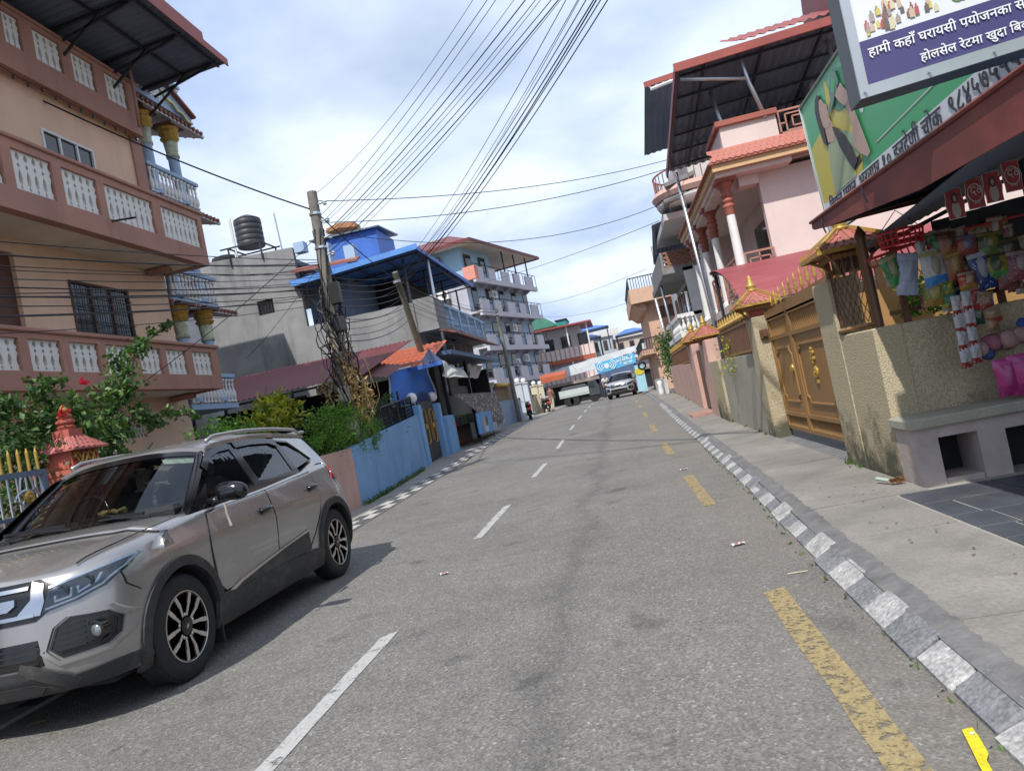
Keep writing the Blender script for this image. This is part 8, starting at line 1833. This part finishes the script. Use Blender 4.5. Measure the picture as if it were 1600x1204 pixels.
# people: one skinned body each, clothing as material zones of separate child meshes
def person(loc, rz, h, shirt, trousers, skinc, hairc, label, pose=0):
 t = thing('person', label, 'person', (0, 0, 0)); s = h / 1.7
 def skin(name, nodes, edges, m, root=0, lv=2):
  me = bpy.data.meshes.new(name); me.from_pydata([Vector(n[0]) * s for n in nodes], edges, []); o = bpy.data.objects.new(name, me); COL.objects.link(o)
  md = o.modifiers.new('s', 'SKIN'); sv = me.skin_vertices[0].data
  for i, n in enumerate(nodes): sv[i].radius = (n[1] * s, (n[2] if len(n) > 2 else n[1]) * s); sv[i].use_root = (i == root)
  o.modifiers.new('d', 'SUBSURF').levels = lv; dg = bpy.context.evaluated_depsgraph_get(); m2 = bpy.data.meshes.new_from_object(o.evaluated_get(dg)); bpy.data.objects.remove(o)
  m2.polygons.foreach_set('use_smooth', [True] * len(m2.polygons)); m2.name = name; return part(name, m2, m, t)
 a = .12 * (1 if pose else .5)
 body = skin('body', [((0, 0, .95), .12, .10), ((0, 0, 1.15), .115, .09), ((0, 0, 1.38), .13, .09), ((0, 0, 1.48), .05), ((0, .01, 1.56), .075, .085), ((0, .01, 1.66), .075, .085),
  ((.17, 0, 1.40), .055), ((.23, .02, 1.14), .042), ((.23, -.06, .90), .032), ((.23, -.09, .80), .036, .018), ((-.17, 0, 1.40), .055), ((-.23, .02, 1.14), .042), ((-.22, -.08, .90), .032), ((-.22, -.11, .80), .036, .018),
  ((.09, 0, .86), .085), ((.10, -a, .48), .058), ((.10, a * .4, .08), .04), ((.10, a * .4 - .14, .04), .035, .03), ((-.09, 0, .86), .085), ((-.10, a * .5, .48), .058), ((-.10, a * 1.6, .08), .04), ((-.10, a * 1.6 - .14, .04), .035, .03)],
  [(0, 1), (1, 2), (2, 3), (3, 4), (4, 5), (2, 6), (6, 7), (7, 8), (8, 9), (2, 10), (10, 11), (11, 12), (12, 13), (0, 14), (14, 15), (15, 16), (16, 17), (0, 18), (18, 19), (19, 20), (20, 21)], skinc)
 skin('shirt', [((0, 0, .90), .135, .115), ((0, 0, 1.15), .13, .105), ((0, 0, 1.38), .14, .10), ((0, 0, 1.45), .07), ((.17, 0, 1.40), .066), ((.225, .015, 1.18), .056), ((-.17, 0, 1.40), .066), ((-.225, .015, 1.18), .056)], [(0, 1), (1, 2), (2, 3), (2, 4), (4, 5), (2, 6), (6, 7)], shirt)
 skin('trousers', [((0, 0, .96), .125, .105), ((.09, 0, .86), .095), ((.10, -a, .48), .07), ((.10, a * .4, .12), .058), ((-.09, 0, .86), .095), ((-.10, a * .5, .48), .07), ((-.10, a * 1.6, .12), .058)], [(0, 1), (1, 2), (2, 3), (0, 4), (4, 5), (5, 6)], trousers)
 skin('hair', [((0, .03, 1.60), .082, .09), ((0, .03, 1.69), .08, .085)], [(0, 1)], hairc)
 for sg in (-1, 1): part('eye', MB().lathe((sg * .03 * s, -.078 * s, 1.61 * s), [(.001, .006), (.012, .002), (.001, -.004)], 6, 'y'), M['white'], t)
 part('nose', MB().tube([(0, -.075 * s, 1.62 * s), (0, -.098 * s, 1.575 * s)], [.008, .014], 5), skinc, t); part('mouth', MB().bar((-.022 * s, -.078 * s, 1.545 * s), (.022 * s, -.078 * s, 1.545 * s), .008), plain('lips', (.25, .1, .08), .6), t)
 t.location = loc; t.rotation_euler = (0, 0, rz); return t
skn = plain('skin_tone', (.28, .16, .10), .6); hr = plain('black_hair', (.012, .01, .01), .6)
person((-4.15, 44.2, gz(44) + .02), radians(160), 1.55, plain('brown_shirt', (.22, .11, .08), .9), plain('beige_trousers', (.42, .36, .28), .9), skn, hr, 'person in a brown shirt and beige trousers standing by the motorbikes', 1)
p_ = at(942, 617, Y=49); person((-.85, 49, gz(49)), radians(20), 1.65, plain('white_shirt', (.65, .65, .66), .9), plain('black_trousers', (.02, .02, .025), .9), skn, hr, 'person in a white shirt and black trousers walking between lorry and SUV', 1)
person((-.1, 53, gz(53)), radians(200), 1.65, plain('blue_shirt', (.10, .18, .36), .9), plain('dark_trousers', (.03, .03, .05), .9), skn, hr, 'person in a blue shirt far off beside the silver SUV', 0)
single('orange_stall_awning', MB().prism([at(843, 592, Y=55), at(883, 583, Y=55), at(884, 590, Y=55), at(846, 600, Y=55)], (0, 1.2, .3)), M['orange'], 'small orange awning at the foot of the blue apartment block', 'awning')
# ================================================================== vegetation
M['leafdark'] = leafmat('hibiscus_leaf', (.03, .07, .02), (.11, .20, .055), .25)
M['leafhedge'] = leafmat('hedge_leaf', (.05, .14, .015), (.16, .32, .045), .3)
M['leafcroton'] = leafmat('croton_leaf', (.06, .14, .02), (.55, .50, .04), .25)
M['leafdry'] = leafmat('dry_leaf', (.26, .16, .07), (.60, .45, .22), .2, .8)
M['leafgrass'] = leafmat('weed_leaf', (.04, .09, .02), (.12, .20, .05), .25)
M['bark'] = mat('bark', (.13, .095, .06), .9, var=.3, scale=12, bump=.5, bscale=40)
M['flower'] = leafmat('red_petal', (.45, .01, .04), (.65, .03, .08), .25)
def shrub(name, label, clumps, stems, lm, leaf, cat='shrub', group=None, flowers=(), aspect=.6, dens=1.0):
 """clumps: (centre, radii, count)"""
 cs = np.array([c[0] for c in clumps]); base = (float(cs[:, 0].mean()), float(cs[:, 1].mean()), 0)
 t = thing(name, label, cat, base, group)
 mb = MB()
 for c, r, n in clumps:
  n = int(n * dens); k = max(3, n // 45)     # sub-clumps so that the crown has gaps and tufts
  sub = blob_points(k, c, r, .35)
  for s in sub:
   m_ = n // k; q = float(np.mean(r)) * .38; pts = s + rng.normal(size=(m_, 3)) * q * np.array([1, 1, .8]); leaf_mesh(mb, pts, rng.uniform(leaf * .6, leaf * 1.25, m_), aspect=aspect)
 part('crown', mb, lm, t)
 mb = MB()
 for pth, r0 in stems: mb.tube(pth, [lerp(r0, r0 * .3, i / max(1, len(pth) - 1)) for i in range(len(pth))], 6)
 if stems: part('trunk', mb, M['bark'], t, smooth=True)
 for f in flowers:
  mb = MB(); f = Vector(f)
  for k in range(6):
   a = 2 * pi * k / 6; d = Vector((cos(a) * .5 + .6, sin(a), .3)).normalized(); s = d.cross(Vector((1, 0, .2))).normalized()
   mb.add([f, f + d * .045 + s * .03, f + d * .09, f + d * .045 - s * .03], [(0, 1, 2, 3)])
  part('flower', mb, M['flower'], t)
 return t
def V(x, y, X): return tuple(at(x, y, X=X))
hx = -5.75
cl = []
for x, y, rx, rz, n in ((30, 690, .45, .32, 900), (75, 655, .42, .30, 900), (110, 690, .34, .28, 700), (50, 755, .5, .3, 800), (15, 800, .4, .3, 500), (95, 740, .35, .3, 600), (60, 615, .16, .12, 130), (85, 597, .12, .07, 90), (5, 640, .2, .2, 220), (130, 640, .15, .15, 150)):
 c = V(x, y, hx); cl.append((c, (rx * .8, rx, rz), n))
shrub('hibiscus_bush', 'dense dark green hibiscus bush with red flowers behind the scroll fence', cl, [([(hx, 6.2, 0), (hx, 6.3, .8), (hx - .1, 6.4, 1.6)], .05), ([(hx, 6.9, 0), (hx + .05, 6.8, 1.0), (hx, 6.9, 2.0)], .04)], M['leafdark'], .085, dens=.75, flowers=[V(95, 651, hx + .4), V(97, 645, hx + .4), V(127, 600, hx + .3)])
h2 = -6.0; cl = []
for x, y, r, n in ((165, 700, .30, 420), (172, 660, .30, 480), (180, 620, .27, 420), (190, 590, .24, 320), (200, 565, .17, 200), (212, 545, .12, 110), (225, 533, .08, 70), (240, 520, .07, 60), (255, 511, .06, 60), (263, 505, .05, 40), (170, 735, .3, 300), (200, 650, .16, 160), (218, 645, .13, 110), (235, 650, .12, 110), (248, 655, .09, 70), (262, 640, .08, 60), (275, 645, .07, 50), (290, 646, .06, 50), (305, 648, .05, 40), (240, 662, .10, 80), (180, 690, .25, 300)):
 c = V(x, y, h2); cl.append((c, (r * .8, r, r), n))
shrub('climbing_hibiscus', 'tall leafy hibiscus reaching up and sideways beside the peach house', cl, [([(h2, 8.2, 0), V(170, 720, h2), V(185, 620, h2), V(215, 545, h2), V(262, 506, h2)], .04), ([V(175, 665, h2), V(230, 650, h2), V(305, 648, h2)], .02)], M['leafdark'], .085, dens=.7)
c3 = -6.3; cl = []
for x, y, r, n in ((405, 650, .28, 200), (430, 635, .30, 240), (450, 655, .30, 220), (420, 668, .35, 240), (440, 622, .18, 90)): cl.append((V(x, y, c3), (r, r, r), n))
shrub('croton_shrub', 'croton shrub with yellow-green leaves behind the car roof', cl, [([(c3, 12.4, 0), V(430, 660, c3)], .03)], M['leafcroton'], .15, aspect=.4)
cl = []
for x, y, r, n in ((325, 675, .22, 200), (350, 668, .25, 260), (375, 668, .25, 260), (395, 675, .22, 220)): cl.append((V(x, y, -5.9), (r, r, r * .6), n))
shrub('low_green_shrub', 'low light green shrub just above the car roof', cl, [], M['leafhedge'], .06)
hc = -5.35; cl = []
for x, y, r, n in ((505, 665, .35, 800), (530, 655, .38, 1000), (560, 658, .36, 1000), (582, 670, .28, 700), (520, 688, .38, 900), (550, 688, .36, 900), (578, 695, .22, 400), (540, 640, .22, 400), (510, 645, .15, 200), (585, 702, .12, 130), (493, 690, .2, 300)): cl.append((V(x, y, hc), (r * .75, r, r * .75), n))
shrub('bright_hedge', 'bright green bushy hedge spilling over the salmon and blue walls', cl, [([(hc - .1, 13.0, 0), (hc - .1, 13.0, 1.3)], .04), ([(hc - .1, 13.8, 0), (hc - .15, 13.9, 1.3)], .04)], M['leafhedge'], .055)
cl = []
for x, y, X, r, n in ((600, 645, -6.0, .35, 350), (625, 660, -6.0, .35, 350), (645, 655, -6.1, .35, 350), (610, 675, -5.9, .3, 300), (640, 672, -6.1, .3, 250), (600, 630, -6.0, .25, 160)): cl.append((V(x, y, X), (r, r * 1.2, r), n))
shrub('dark_garden_plants', 'dark garden plants behind the mesh railing on the blue wall', cl, [([(-6.0, 17, 0), (-6.0, 17, 1.6)], .03)], M['leafdark'], .09)
cl = [((2.75 + .25 * random.random(), 34 + i * .8, 1.6 + .45 * (i % 3) + .4 * random.random()), (.55, .6, .5), 500) for i in range(6)]
cl += [((2.6, 33.4, 1.3), (.4, .5, .5), 300), ((3.0, 36, 2.9), (.5, .6, .4), 300)]
shrub('roadside_tree', 'small dark green tree over the whitewashed wall on the far right', cl, [([(2.7, 34.5, 0), (2.75, 34.6, 1.8)], .09), ([(2.75, 36.5, 0), (2.8, 36.6, 2)], .07)], M['leafdark'], .13, cat='tree')
cl = [((2.9, 24.0, 1.9), (.35, .5, .3), 200), ((2.8, 22.8, 2.0), (.25, .4, .25), 150)]
shrub('fence_shrub', 'leafy shrub behind the pink wall fence', cl, [([(2.9, 23.5, 0), (2.9, 23.5, 1.8)], .03)], M['leafdark'], .09)
cl = [(tuple(at(1430, 450, Y=7.2)), (.12, .15, .14), 110), (tuple(at(1440, 475, Y=7.2)), (.18, .15, .1), 140), (tuple(at(1150, 560, Y=13.6)), (.2, .5, .2), 160)]
shrub('courtyard_shrub', 'small bright green shrub seen through the mesh behind the snacks', cl[:2], [], M['leafhedge'], .07)
shrub('fence_creeper', 'thin creeper leaves behind the gold picket fence', [cl[2], (tuple(at(1140, 545, Y=14.2)), (.15, .4, .2), 90)], [], M['leafcroton'], .06)
# weeds along the wall foot
def weeds(name, label, pts, n, hgt, sp=.05):
 mb = MB();
 for p in pts:
  for _ in range(n):
   a = random.uniform(0, 2 * pi); r = random.gauss(0, sp); b = Vector((p[0] + r * cos(a) * .5, p[1] + r * sin(a) * 2, p[2])); h = random.uniform(.3, 1) * hgt; d = Vector((random.gauss(0, .4), random.gauss(0, .5), 1)).normalized(); s = Vector((cos(a), sin(a), 0)) * .009
   mb.add([b - s, b + s, b + d * h * .6 + s * .7 + Vector((0, 0, 0)), b + d * h + Vector((d.x * .3 * h, d.y * .3 * h, -.1 * h))], [(0, 1, 2, 3)])
 me = single(name, mb, M['leafgrass'], label, 'weeds', kind='stuff')
weeds('wall_foot_weeds', 'green weeds along the foot of the blue wall', [(lerp(-5.10, -5.5, i / 40) + .03, lerp(13.3, 18.8, i / 40), gz(lerp(13.3, 18.8, i / 40)) + .01) for i in range(41)], 14, .16)
weeds('pavement_weeds', 'sparse weeds at the foot of the right-hand walls', [(wallx(y) - .03, y, gz(y) + .09) for y in (7.2, 7.5, 11.6, 12.2, 13.5, 15.0, 15.3, 17, 21.5, 22, 23, 24.5, 26, 28, 30, 31.5)], 9, .10)
weeds('kerb_weeds', 'dry weeds in the road margin beside the kerb', [(kr(y) - .02 + random.uniform(-.02, .02), y, gz(y) + .0) for y in np.linspace(1.8, 12, 34)], 4, .035, .03)

# ================================================================== utility poles and wires
M['polec'] = mat('weathered_concrete_pole', (.20, .185, .165), .9, var=.25, scale=5, bump=.4, bscale=30, dirt=.5, dirtcol=(.09, .085, .08), dscale=3)
PX, PY = -5.42, 14.15
top = at(487, 300, Y=PY); bot = at(569, 783, Y=PY)
po = thing('utility_pole', 'leaning concrete utility pole wrapped in cables and dead creeper', 'utility pole', (bot.x, PY, 0))
part('shaft', MB().tube([Vector((bot.x, PY, -.05)), top], [.15, .10], 10), M['polec'], po, auto=40)
pd = top - Vector((bot.x, PY, 0))
def onpole(z): return Vector((bot.x, PY, 0)) + pd * (z / pd.z)
for z, m, hh in ((2.05, 'white', .32), (1.35, 'white', .42)): part('poster', MB().lathe(onpole(z), [(.155, 0), (.152, hh)], 14), mat('peeling_poster_%d' % int(z * 10), (.55, .53, .48), .85, var=.25, scale=8, dirt=.7, dirtcol=(.22, .2, .18), dscale=5), po, smooth=True)
for k, z in enumerate((6.1, 5.75, 5.4, 5.05)):
 c = onpole(z); part('insulator', MB().tube([c, c + Vector((.22, -.02, .02))], .02, 5).lathe(c + Vector((.24, -.02, 0)), [(.03, -.04), (.045, -.02), (.03, 0), (.045, .02), (.02, .05)], 8), M['palewall'], po)
part('bracket', MB().lathe(onpole(5.9), [(.125, 0), (.125, .05)], 10).lathe(onpole(5.2), [(.13, 0), (.13, .05)], 10), M['steel'], po)
# cable tangle
mb = MB()
for k in range(46):
 z0 = random.uniform(2.6, 4.9); a = random.uniform(0, 2 * pi); pts = []
 L_ = random.uniform(.4, 1.5); sw = random.uniform(.05, .3)
 for j in range(10):
  q = j / 9; z = z0 - L_ * q + .2 * sin(pi * q) * random.uniform(0, 1); r = .12 + sw * sin(pi * q) + random.uniform(-.02, .02); pts.append(onpole(max(z, 1.9)) + Vector((r * cos(a + q * 2.2), r * sin(a + q * 2.2), 0)))
 mb.tube(pts, random.choice([.008, .011, .016]), 4)
part('cable_tangle', mb, M['wire'], po, kind='stuff')
mb = MB()
for k in range(7):
 pts = [onpole(z) + Vector((.11 * cos(k + z * 1.2), .11 * sin(k + z * 1.2), 0)) for z in np.linspace(1.6, 5.6, 14)]; mb.tube(pts, .012, 4)
part('cable_wrap', mb, M['wire'], po, kind='stuff')
part('junction_box', MB().bbox(onpole(4.2).x + .08, onpole(4.2).x + .30, PY - .22, PY - .08, 4.0, 4.45, .02), M['black'], po); part('junction_box', MB().bbox(onpole(3.6).x + .06, onpole(3.6).x + .28, PY - .2, PY - .05, 3.45, 3.75, .02), M['blacksteel'], po)
mb = MB()
for c, r, n in ((onpole(3.0), (.2, .2, .5), 260), (onpole(2.45) + Vector((.12, 0, 0)), (.32, .25, .45), 420), (onpole(1.95) + Vector((.18, 0, 0)), (.30, .25, .4), 300), (onpole(2.3) + Vector((-.35, 0, 0)), (.25, .2, .45), 90), (onpole(2.2) + Vector((.45, 0, -.1)), (.12, .15, .45), 110)):
 leaf_mesh(mb, blob_points(n, c, r, .3), rng.uniform(.06, .15, n), aspect=.4)
for k in range(24):
 p = onpole(random.uniform(2.0, 3.0)) + Vector((random.gauss(.1, .3), random.gauss(0, .12), 0)); mb.tube([p, p + Vector((random.gauss(0, .08), 0, -.3)), p + Vector((random.gauss(0, .12), 0, -.7))], .006, 3)
part('dead_creeper', mb, M['leafdry'], po, kind='stuff')
def slim_pole(x0, y0, x1, y1, X, label, r=.09, m=None):
 a = at(x1, y1, X=X); b = at(x0, y0, X=X); d = (b - a); base = a - d * ((a.z - gz(a.y)) / d.z); t = thing('utility_pole', label, 'utility pole', base)
 part('shaft', MB().tube([base - Vector((0, 0, .1)), b], [r * 1.25, r * .85], 9), m or M['polec'], t, auto=40); part('cap_clamp', MB().lathe(b - Vector((0, 0, .35)), [(r * 1.1, 0), (r * 1.1, .08)], 9), M['steel'], t); return b
P2 = slim_pole(617, 425, 662, 560, -6.15, 'mossy pole with a sawn top rising behind the blue tarpaulin', .11, mat('mossy_wood', (.15, .145, .105), .9, var=.25, scale=5))
P3 = slim_pole(775, 482, 800, 600, -5.35, 'slim grey pole in front of the blue apartment block', .10)
P1 = top
_wl = {}
def wire(a, b, sag, r, label, grp, n=22):
 a = Vector(a); b = Vector(b); pts = []
 for i in range(n + 1):
  t = i / n; p = a.lerp(b, t); p.z -= sag * 4 * t * (1 - t); pts.append(p)
 single('overhead_wire', MB().tube(pts, r * .8, 4), M['wire'], label, 'wire', grp)
def nth(i): return ['topmost', 'second', 'third', 'fourth', 'fifth', 'sixth', 'seventh', 'eighth', 'ninth', 'tenth', 'eleventh', 'twelfth', 'thirteenth', 'fourteenth'][i]
def past(a, x, y, Z, k):
 q = at(x, y, Z=Z); return Vector(a) + (q - Vector(a)) * k
g1 = 'wires fanning from the pole to the top of the picture'
wire(onpole(6.25) + Vector((.12, 0, .1)), past(P1, 690, 0, 7.2, 1.7), .5, .006, 'lone thin wire curving up from the very top of the pole', None)
fan = [(5.9, 770, 6.6, .008), (5.75, 778, 6.5, .007), (5.7, 800, 6.5, .006), (5.5, 826, 6.3, .012), (5.45, 836, 6.3, .008), (5.4, 838, 6.25, .006), (5.2, 865, 6.2, .009), (5.1, 870, 6.15, .012), (5.0, 868, 6.1, .006)]
for i, (z, x, Z, r) in enumerate(fan): wire(onpole(z) + Vector((.15, 0, 0)), past(onpole(z), x - 38, 0, Z, 1.6), .25 + .05 * (i % 3), r, 'black wire from the concrete pole over the road, %s counted down the pole' % nth(i), g1)
for i, (x, Z, r, dz) in enumerate(((893, 6.2, .008, 0), (905, 6.1, .007, -.15), (912, 6.15, .010, -.1), (922, 6.1, .014, -.3), (932, 6.0, .013, -.35), (937, 6.0, .011, -.4), (942, 6.0, .012, -.45), (900, 6.3, .006, -.2))):
 a = P2 + Vector((.1, 0, dz)); wire(a, past(a, x - 45, 0, Z, 1.5), .45 + .06 * (i % 4), r, 'black wire from the mossy pole over the road, %s of its bundle' % nth(i), 'wires from the mossy pole')
wire(onpole(5.75), (2.9, 17.5, 6.1), .35, .010, 'upper wire crossing the road from the pole to the pink house', None); wire(onpole(5.6), (2.9, 19.5, 5.9), .75, .009, 'lower sagging wire crossing the road from the pole to the pink house', None)
a = at(205, 212, X=-7.9); wire(a + (a - onpole(6.0)) * .5, onpole(6.0), .12, .020, 'thick black cable from the peach house corner to the pole top', None); wire(onpole(6.0), P2 + Vector((0, 0, -.25)), .1, .020, 'thick black cable running on from the pole to the mossy pole', None); wire(P2 + Vector((0, 0, -.25)), P3 + Vector((0, 0, -.2)), .3, .018, 'thick black cable between the mossy pole and the slim grey pole', None)
# wires in front of the peach house, converging on the pole
g2 = 'wires running from the left edge of the picture to the pole'
for i, (y0, ze, r) in enumerate(((364, 5.0, .009), (378, 4.9, .013), (371, 4.95, .010), (402, 4.7, .007), (428, 4.5, .010), (436, 4.45, .008), (450, 4.4, .012), (458, 4.3, .008), (467, 4.3, .007), (480, 4.2, .010), (500, 4.1, .006), (395, 4.8, .006), (445, 4.55, .007), (415, 4.65, .007))):
 e = onpole(ze) + Vector((-.1, 0, 0)); s = at(0, y0, X=-5.7 - .05 * (i % 4)); wire(s + (s - e) * .5, e, .10 + .05 * (i % 3), r, 'black wire across the peach house front, %s by its height at the picture edge' % nth([0, 2, 1, 4, 6, 7, 9, 10, 11, 12, 13, 3, 8, 5][i]), g2)
for i, (x0, y0, X, ze) in enumerate(((180, 640, -8, 5.5), (345, 600, -9, 5.0), (300, 470, -9, 4.9))): wire(at(x0 + 40, y0 - 40, X=X), onpole(ze), .1, .008, ['slanting wire from the low roof up to the pole', 'slanting wire from the columned house porch to the pole', 'short wire from the columned house to the pole'][i], None)
g3 = 'wires running on up the street'
for i in range(12): wire(onpole(4.6 - .12 * i) + Vector((.1, 0, 0)), P2 + Vector((.1 * (i % 3), 0, -.1 - .13 * i)), .10 + .04 * (i % 4), .007 + .003 * (i % 3), 'black wire between the concrete and mossy poles, %s counted from above' % nth(i), g3)
for i in range(8): wire(P2 + Vector((.08, 0, -.15 * i - .1)), P3 + Vector((0, 0, -.12 * i)), .35 + .07 * (i % 3), .009, 'black wire between the mossy and slim grey poles, %s counted from above' % nth(i), 'wires along the shops')
for i, (x0, y0, Y0, x1, y1, Y1) in enumerate(((700, 452, 50, 1030, 345, 24), (822, 478, 60, 1010, 420, 33), (845, 495, 62, 990, 470, 40), (780, 340, 26, 1060, 245, 22))): wire(onpole(6.2) if i == 3 else at(x0, y0, Y=Y0), at(x1, y1, Y=Y1), .3, .011, ['distant wire slanting across the sky to the canopy house', 'distant wire slanting to the brick parapet house', 'distant wire reaching the peach balcony house', 'faint wire high across the sky to the right-hand roofs'][i], None)
# ================================================================== litter and small things
def sheet(name, label, x, y, w, h, rot, cols, z=0.008, cat='wrapper', grp=None, X=None):
 p = at(x, y, Z=z); c, s = cos(rot), sin(rot); mb = MB(); P = []
 for j in range(4):
  P.append([Vector((p.x + c * (i / 5 - .5) * w - s * (j / 3 - .5) * h, p.y + s * (i / 5 - .5) * w + c * (j / 3 - .5) * h, z + .012 * abs(sin(i * 1.3 + j)))) for i in range(6)])
 t = thing(name, label, cat, p, grp); part('film', MB().grid(P), cols[0], t, smooth=True)
 if len(cols) > 1: part('print', MB().grid([[q + Vector((0, 0, .003)) for q in r[1:5]] for r in P[1:3]]), cols[1], t, smooth=True)
 return t
ww = plain('wrapper_white', (.68, .66, .64), .4); wr = plain('wrapper_red', (.55, .05, .07), .4)
sheet('litter_wrapper', 'red and white wrapper lying near the right kerb', 1153, 850, .10, .05, .3, (ww, wr), grp='red and white wrappers on the road')
sheet('litter_wrapper', 'red and white wrapper lying by the centre line', 694, 896, .07, .05, .4, (ww, wr), grp='red and white wrappers on the road')
sheet('litter_wrapper', 'small pink and white wrapper farther up the right lane', 1068, 733, .10, .06, .2, (ww, wr), grp='red and white wrappers on the road')
sheet('litter_wrapper', 'white scrap of paper at the foot of the blue wall', 601, 768, .14, .10, .2, (ww,), z=.03)
yl = mat('yellow_film', (.66, .56, .02), .45, var=.2, scale=30, bump=.6, bscale=60)
t = thing('yellow_wrapper', 'bright yellow plastic strip on the road at the bottom right', 'wrapper', at(1530, 1170, Z=.01))
q = [at(*p, Z=.012) for p in ((1503, 1141), (1519, 1137), (1529, 1150), (1545, 1178), (1542, 1188), (1556, 1215), (1545, 1225), (1530, 1196), (1520, 1175))]
part('film', MB().prism(q, (0, 0, .004)), yl, t); p = at(1519, 1145, Z=.018); part('hole', MB().lathe(p, [(.007, 0), (.007, .002)], 10), ww, t)
p = at(1278, 889, Z=.012); single('bamboo_stick', MB().tube([at(1231, 896, Z=.008), at(1262, 891, Z=.008)], .003, 4), mat('pale_stick', (.55, .48, .33), .7), 'thin pale stick lying on the road by the kerb', 'stick')
bp = at(1398, 755, Z=.11)
bs = thing('grass_broom_head', 'stub of a brown broom lying on the slabs before the pebbledash wall', 'broom', bp)
mb = MB()
for k in range(150):
 a = random.uniform(-.55, .55); L_ = random.uniform(.10, .16); mb.tube([bp + Vector((-.02, .06, .02)), bp + Vector((-.02 + .10 * sin(a) + .05, .06 - L_ * cos(a) * .55, random.uniform(0, .05)))], .0022, 3)
part('bristles', mb, mat('broom_straw', (.24, .12, .05), .9, var=.4, scale=40), bs, kind='stuff'); part('handle', MB().tube([bp + Vector((-.02, .05, .02)), bp + Vector((-.07, .17, .03))], .016, 6), mat('pale_green_handle', (.42, .5, .42), .6), bs)
gcl = at(1595, 715, Y=5.6);
gc = MB(); P = [[(3.0 + .5 * i / 8, 5.35 + .3 * j / 4, .11 + .10 * math.exp(-((i - 5) / 2.5) ** 2) * (1 - j / 5) + .015 * sin(i * 2 + j * 3)) for i in range(9)] for j in range(5)]
single('green_sack', gc.grid(P), mat('green_sack', (.06, .20, .10), .7, var=.2), 'crumpled green sack lying under the bench', 'sack', smooth=True)
# dark drips and leaf litter on the pavement
mb = MB()
for _ in range(60):
 y = random.uniform(2.0, 9); x = random.uniform(kr(y) + .25, 1.75); r = random.uniform(.003, .010); a = random.uniform(0, 3)
 mb.add([(x + r * 1.6 * cos(a), y + r * 1.6 * sin(a), .1015), (x - r * sin(a), y + r * cos(a), .1015), (x - r * 1.5 * cos(a), y - r * 1.5 * sin(a), .1035), (x + r * sin(a), y - r * cos(a), .1015)], [(0, 1, 2, 3)])
o = single('leaf_litter', mb, mat('dark_leaf_litter', (.06, .05, .04), .9, var=.4), 'scattered dark leaf crumbs on the right pavement', 'leaf litter', kind='stuff')
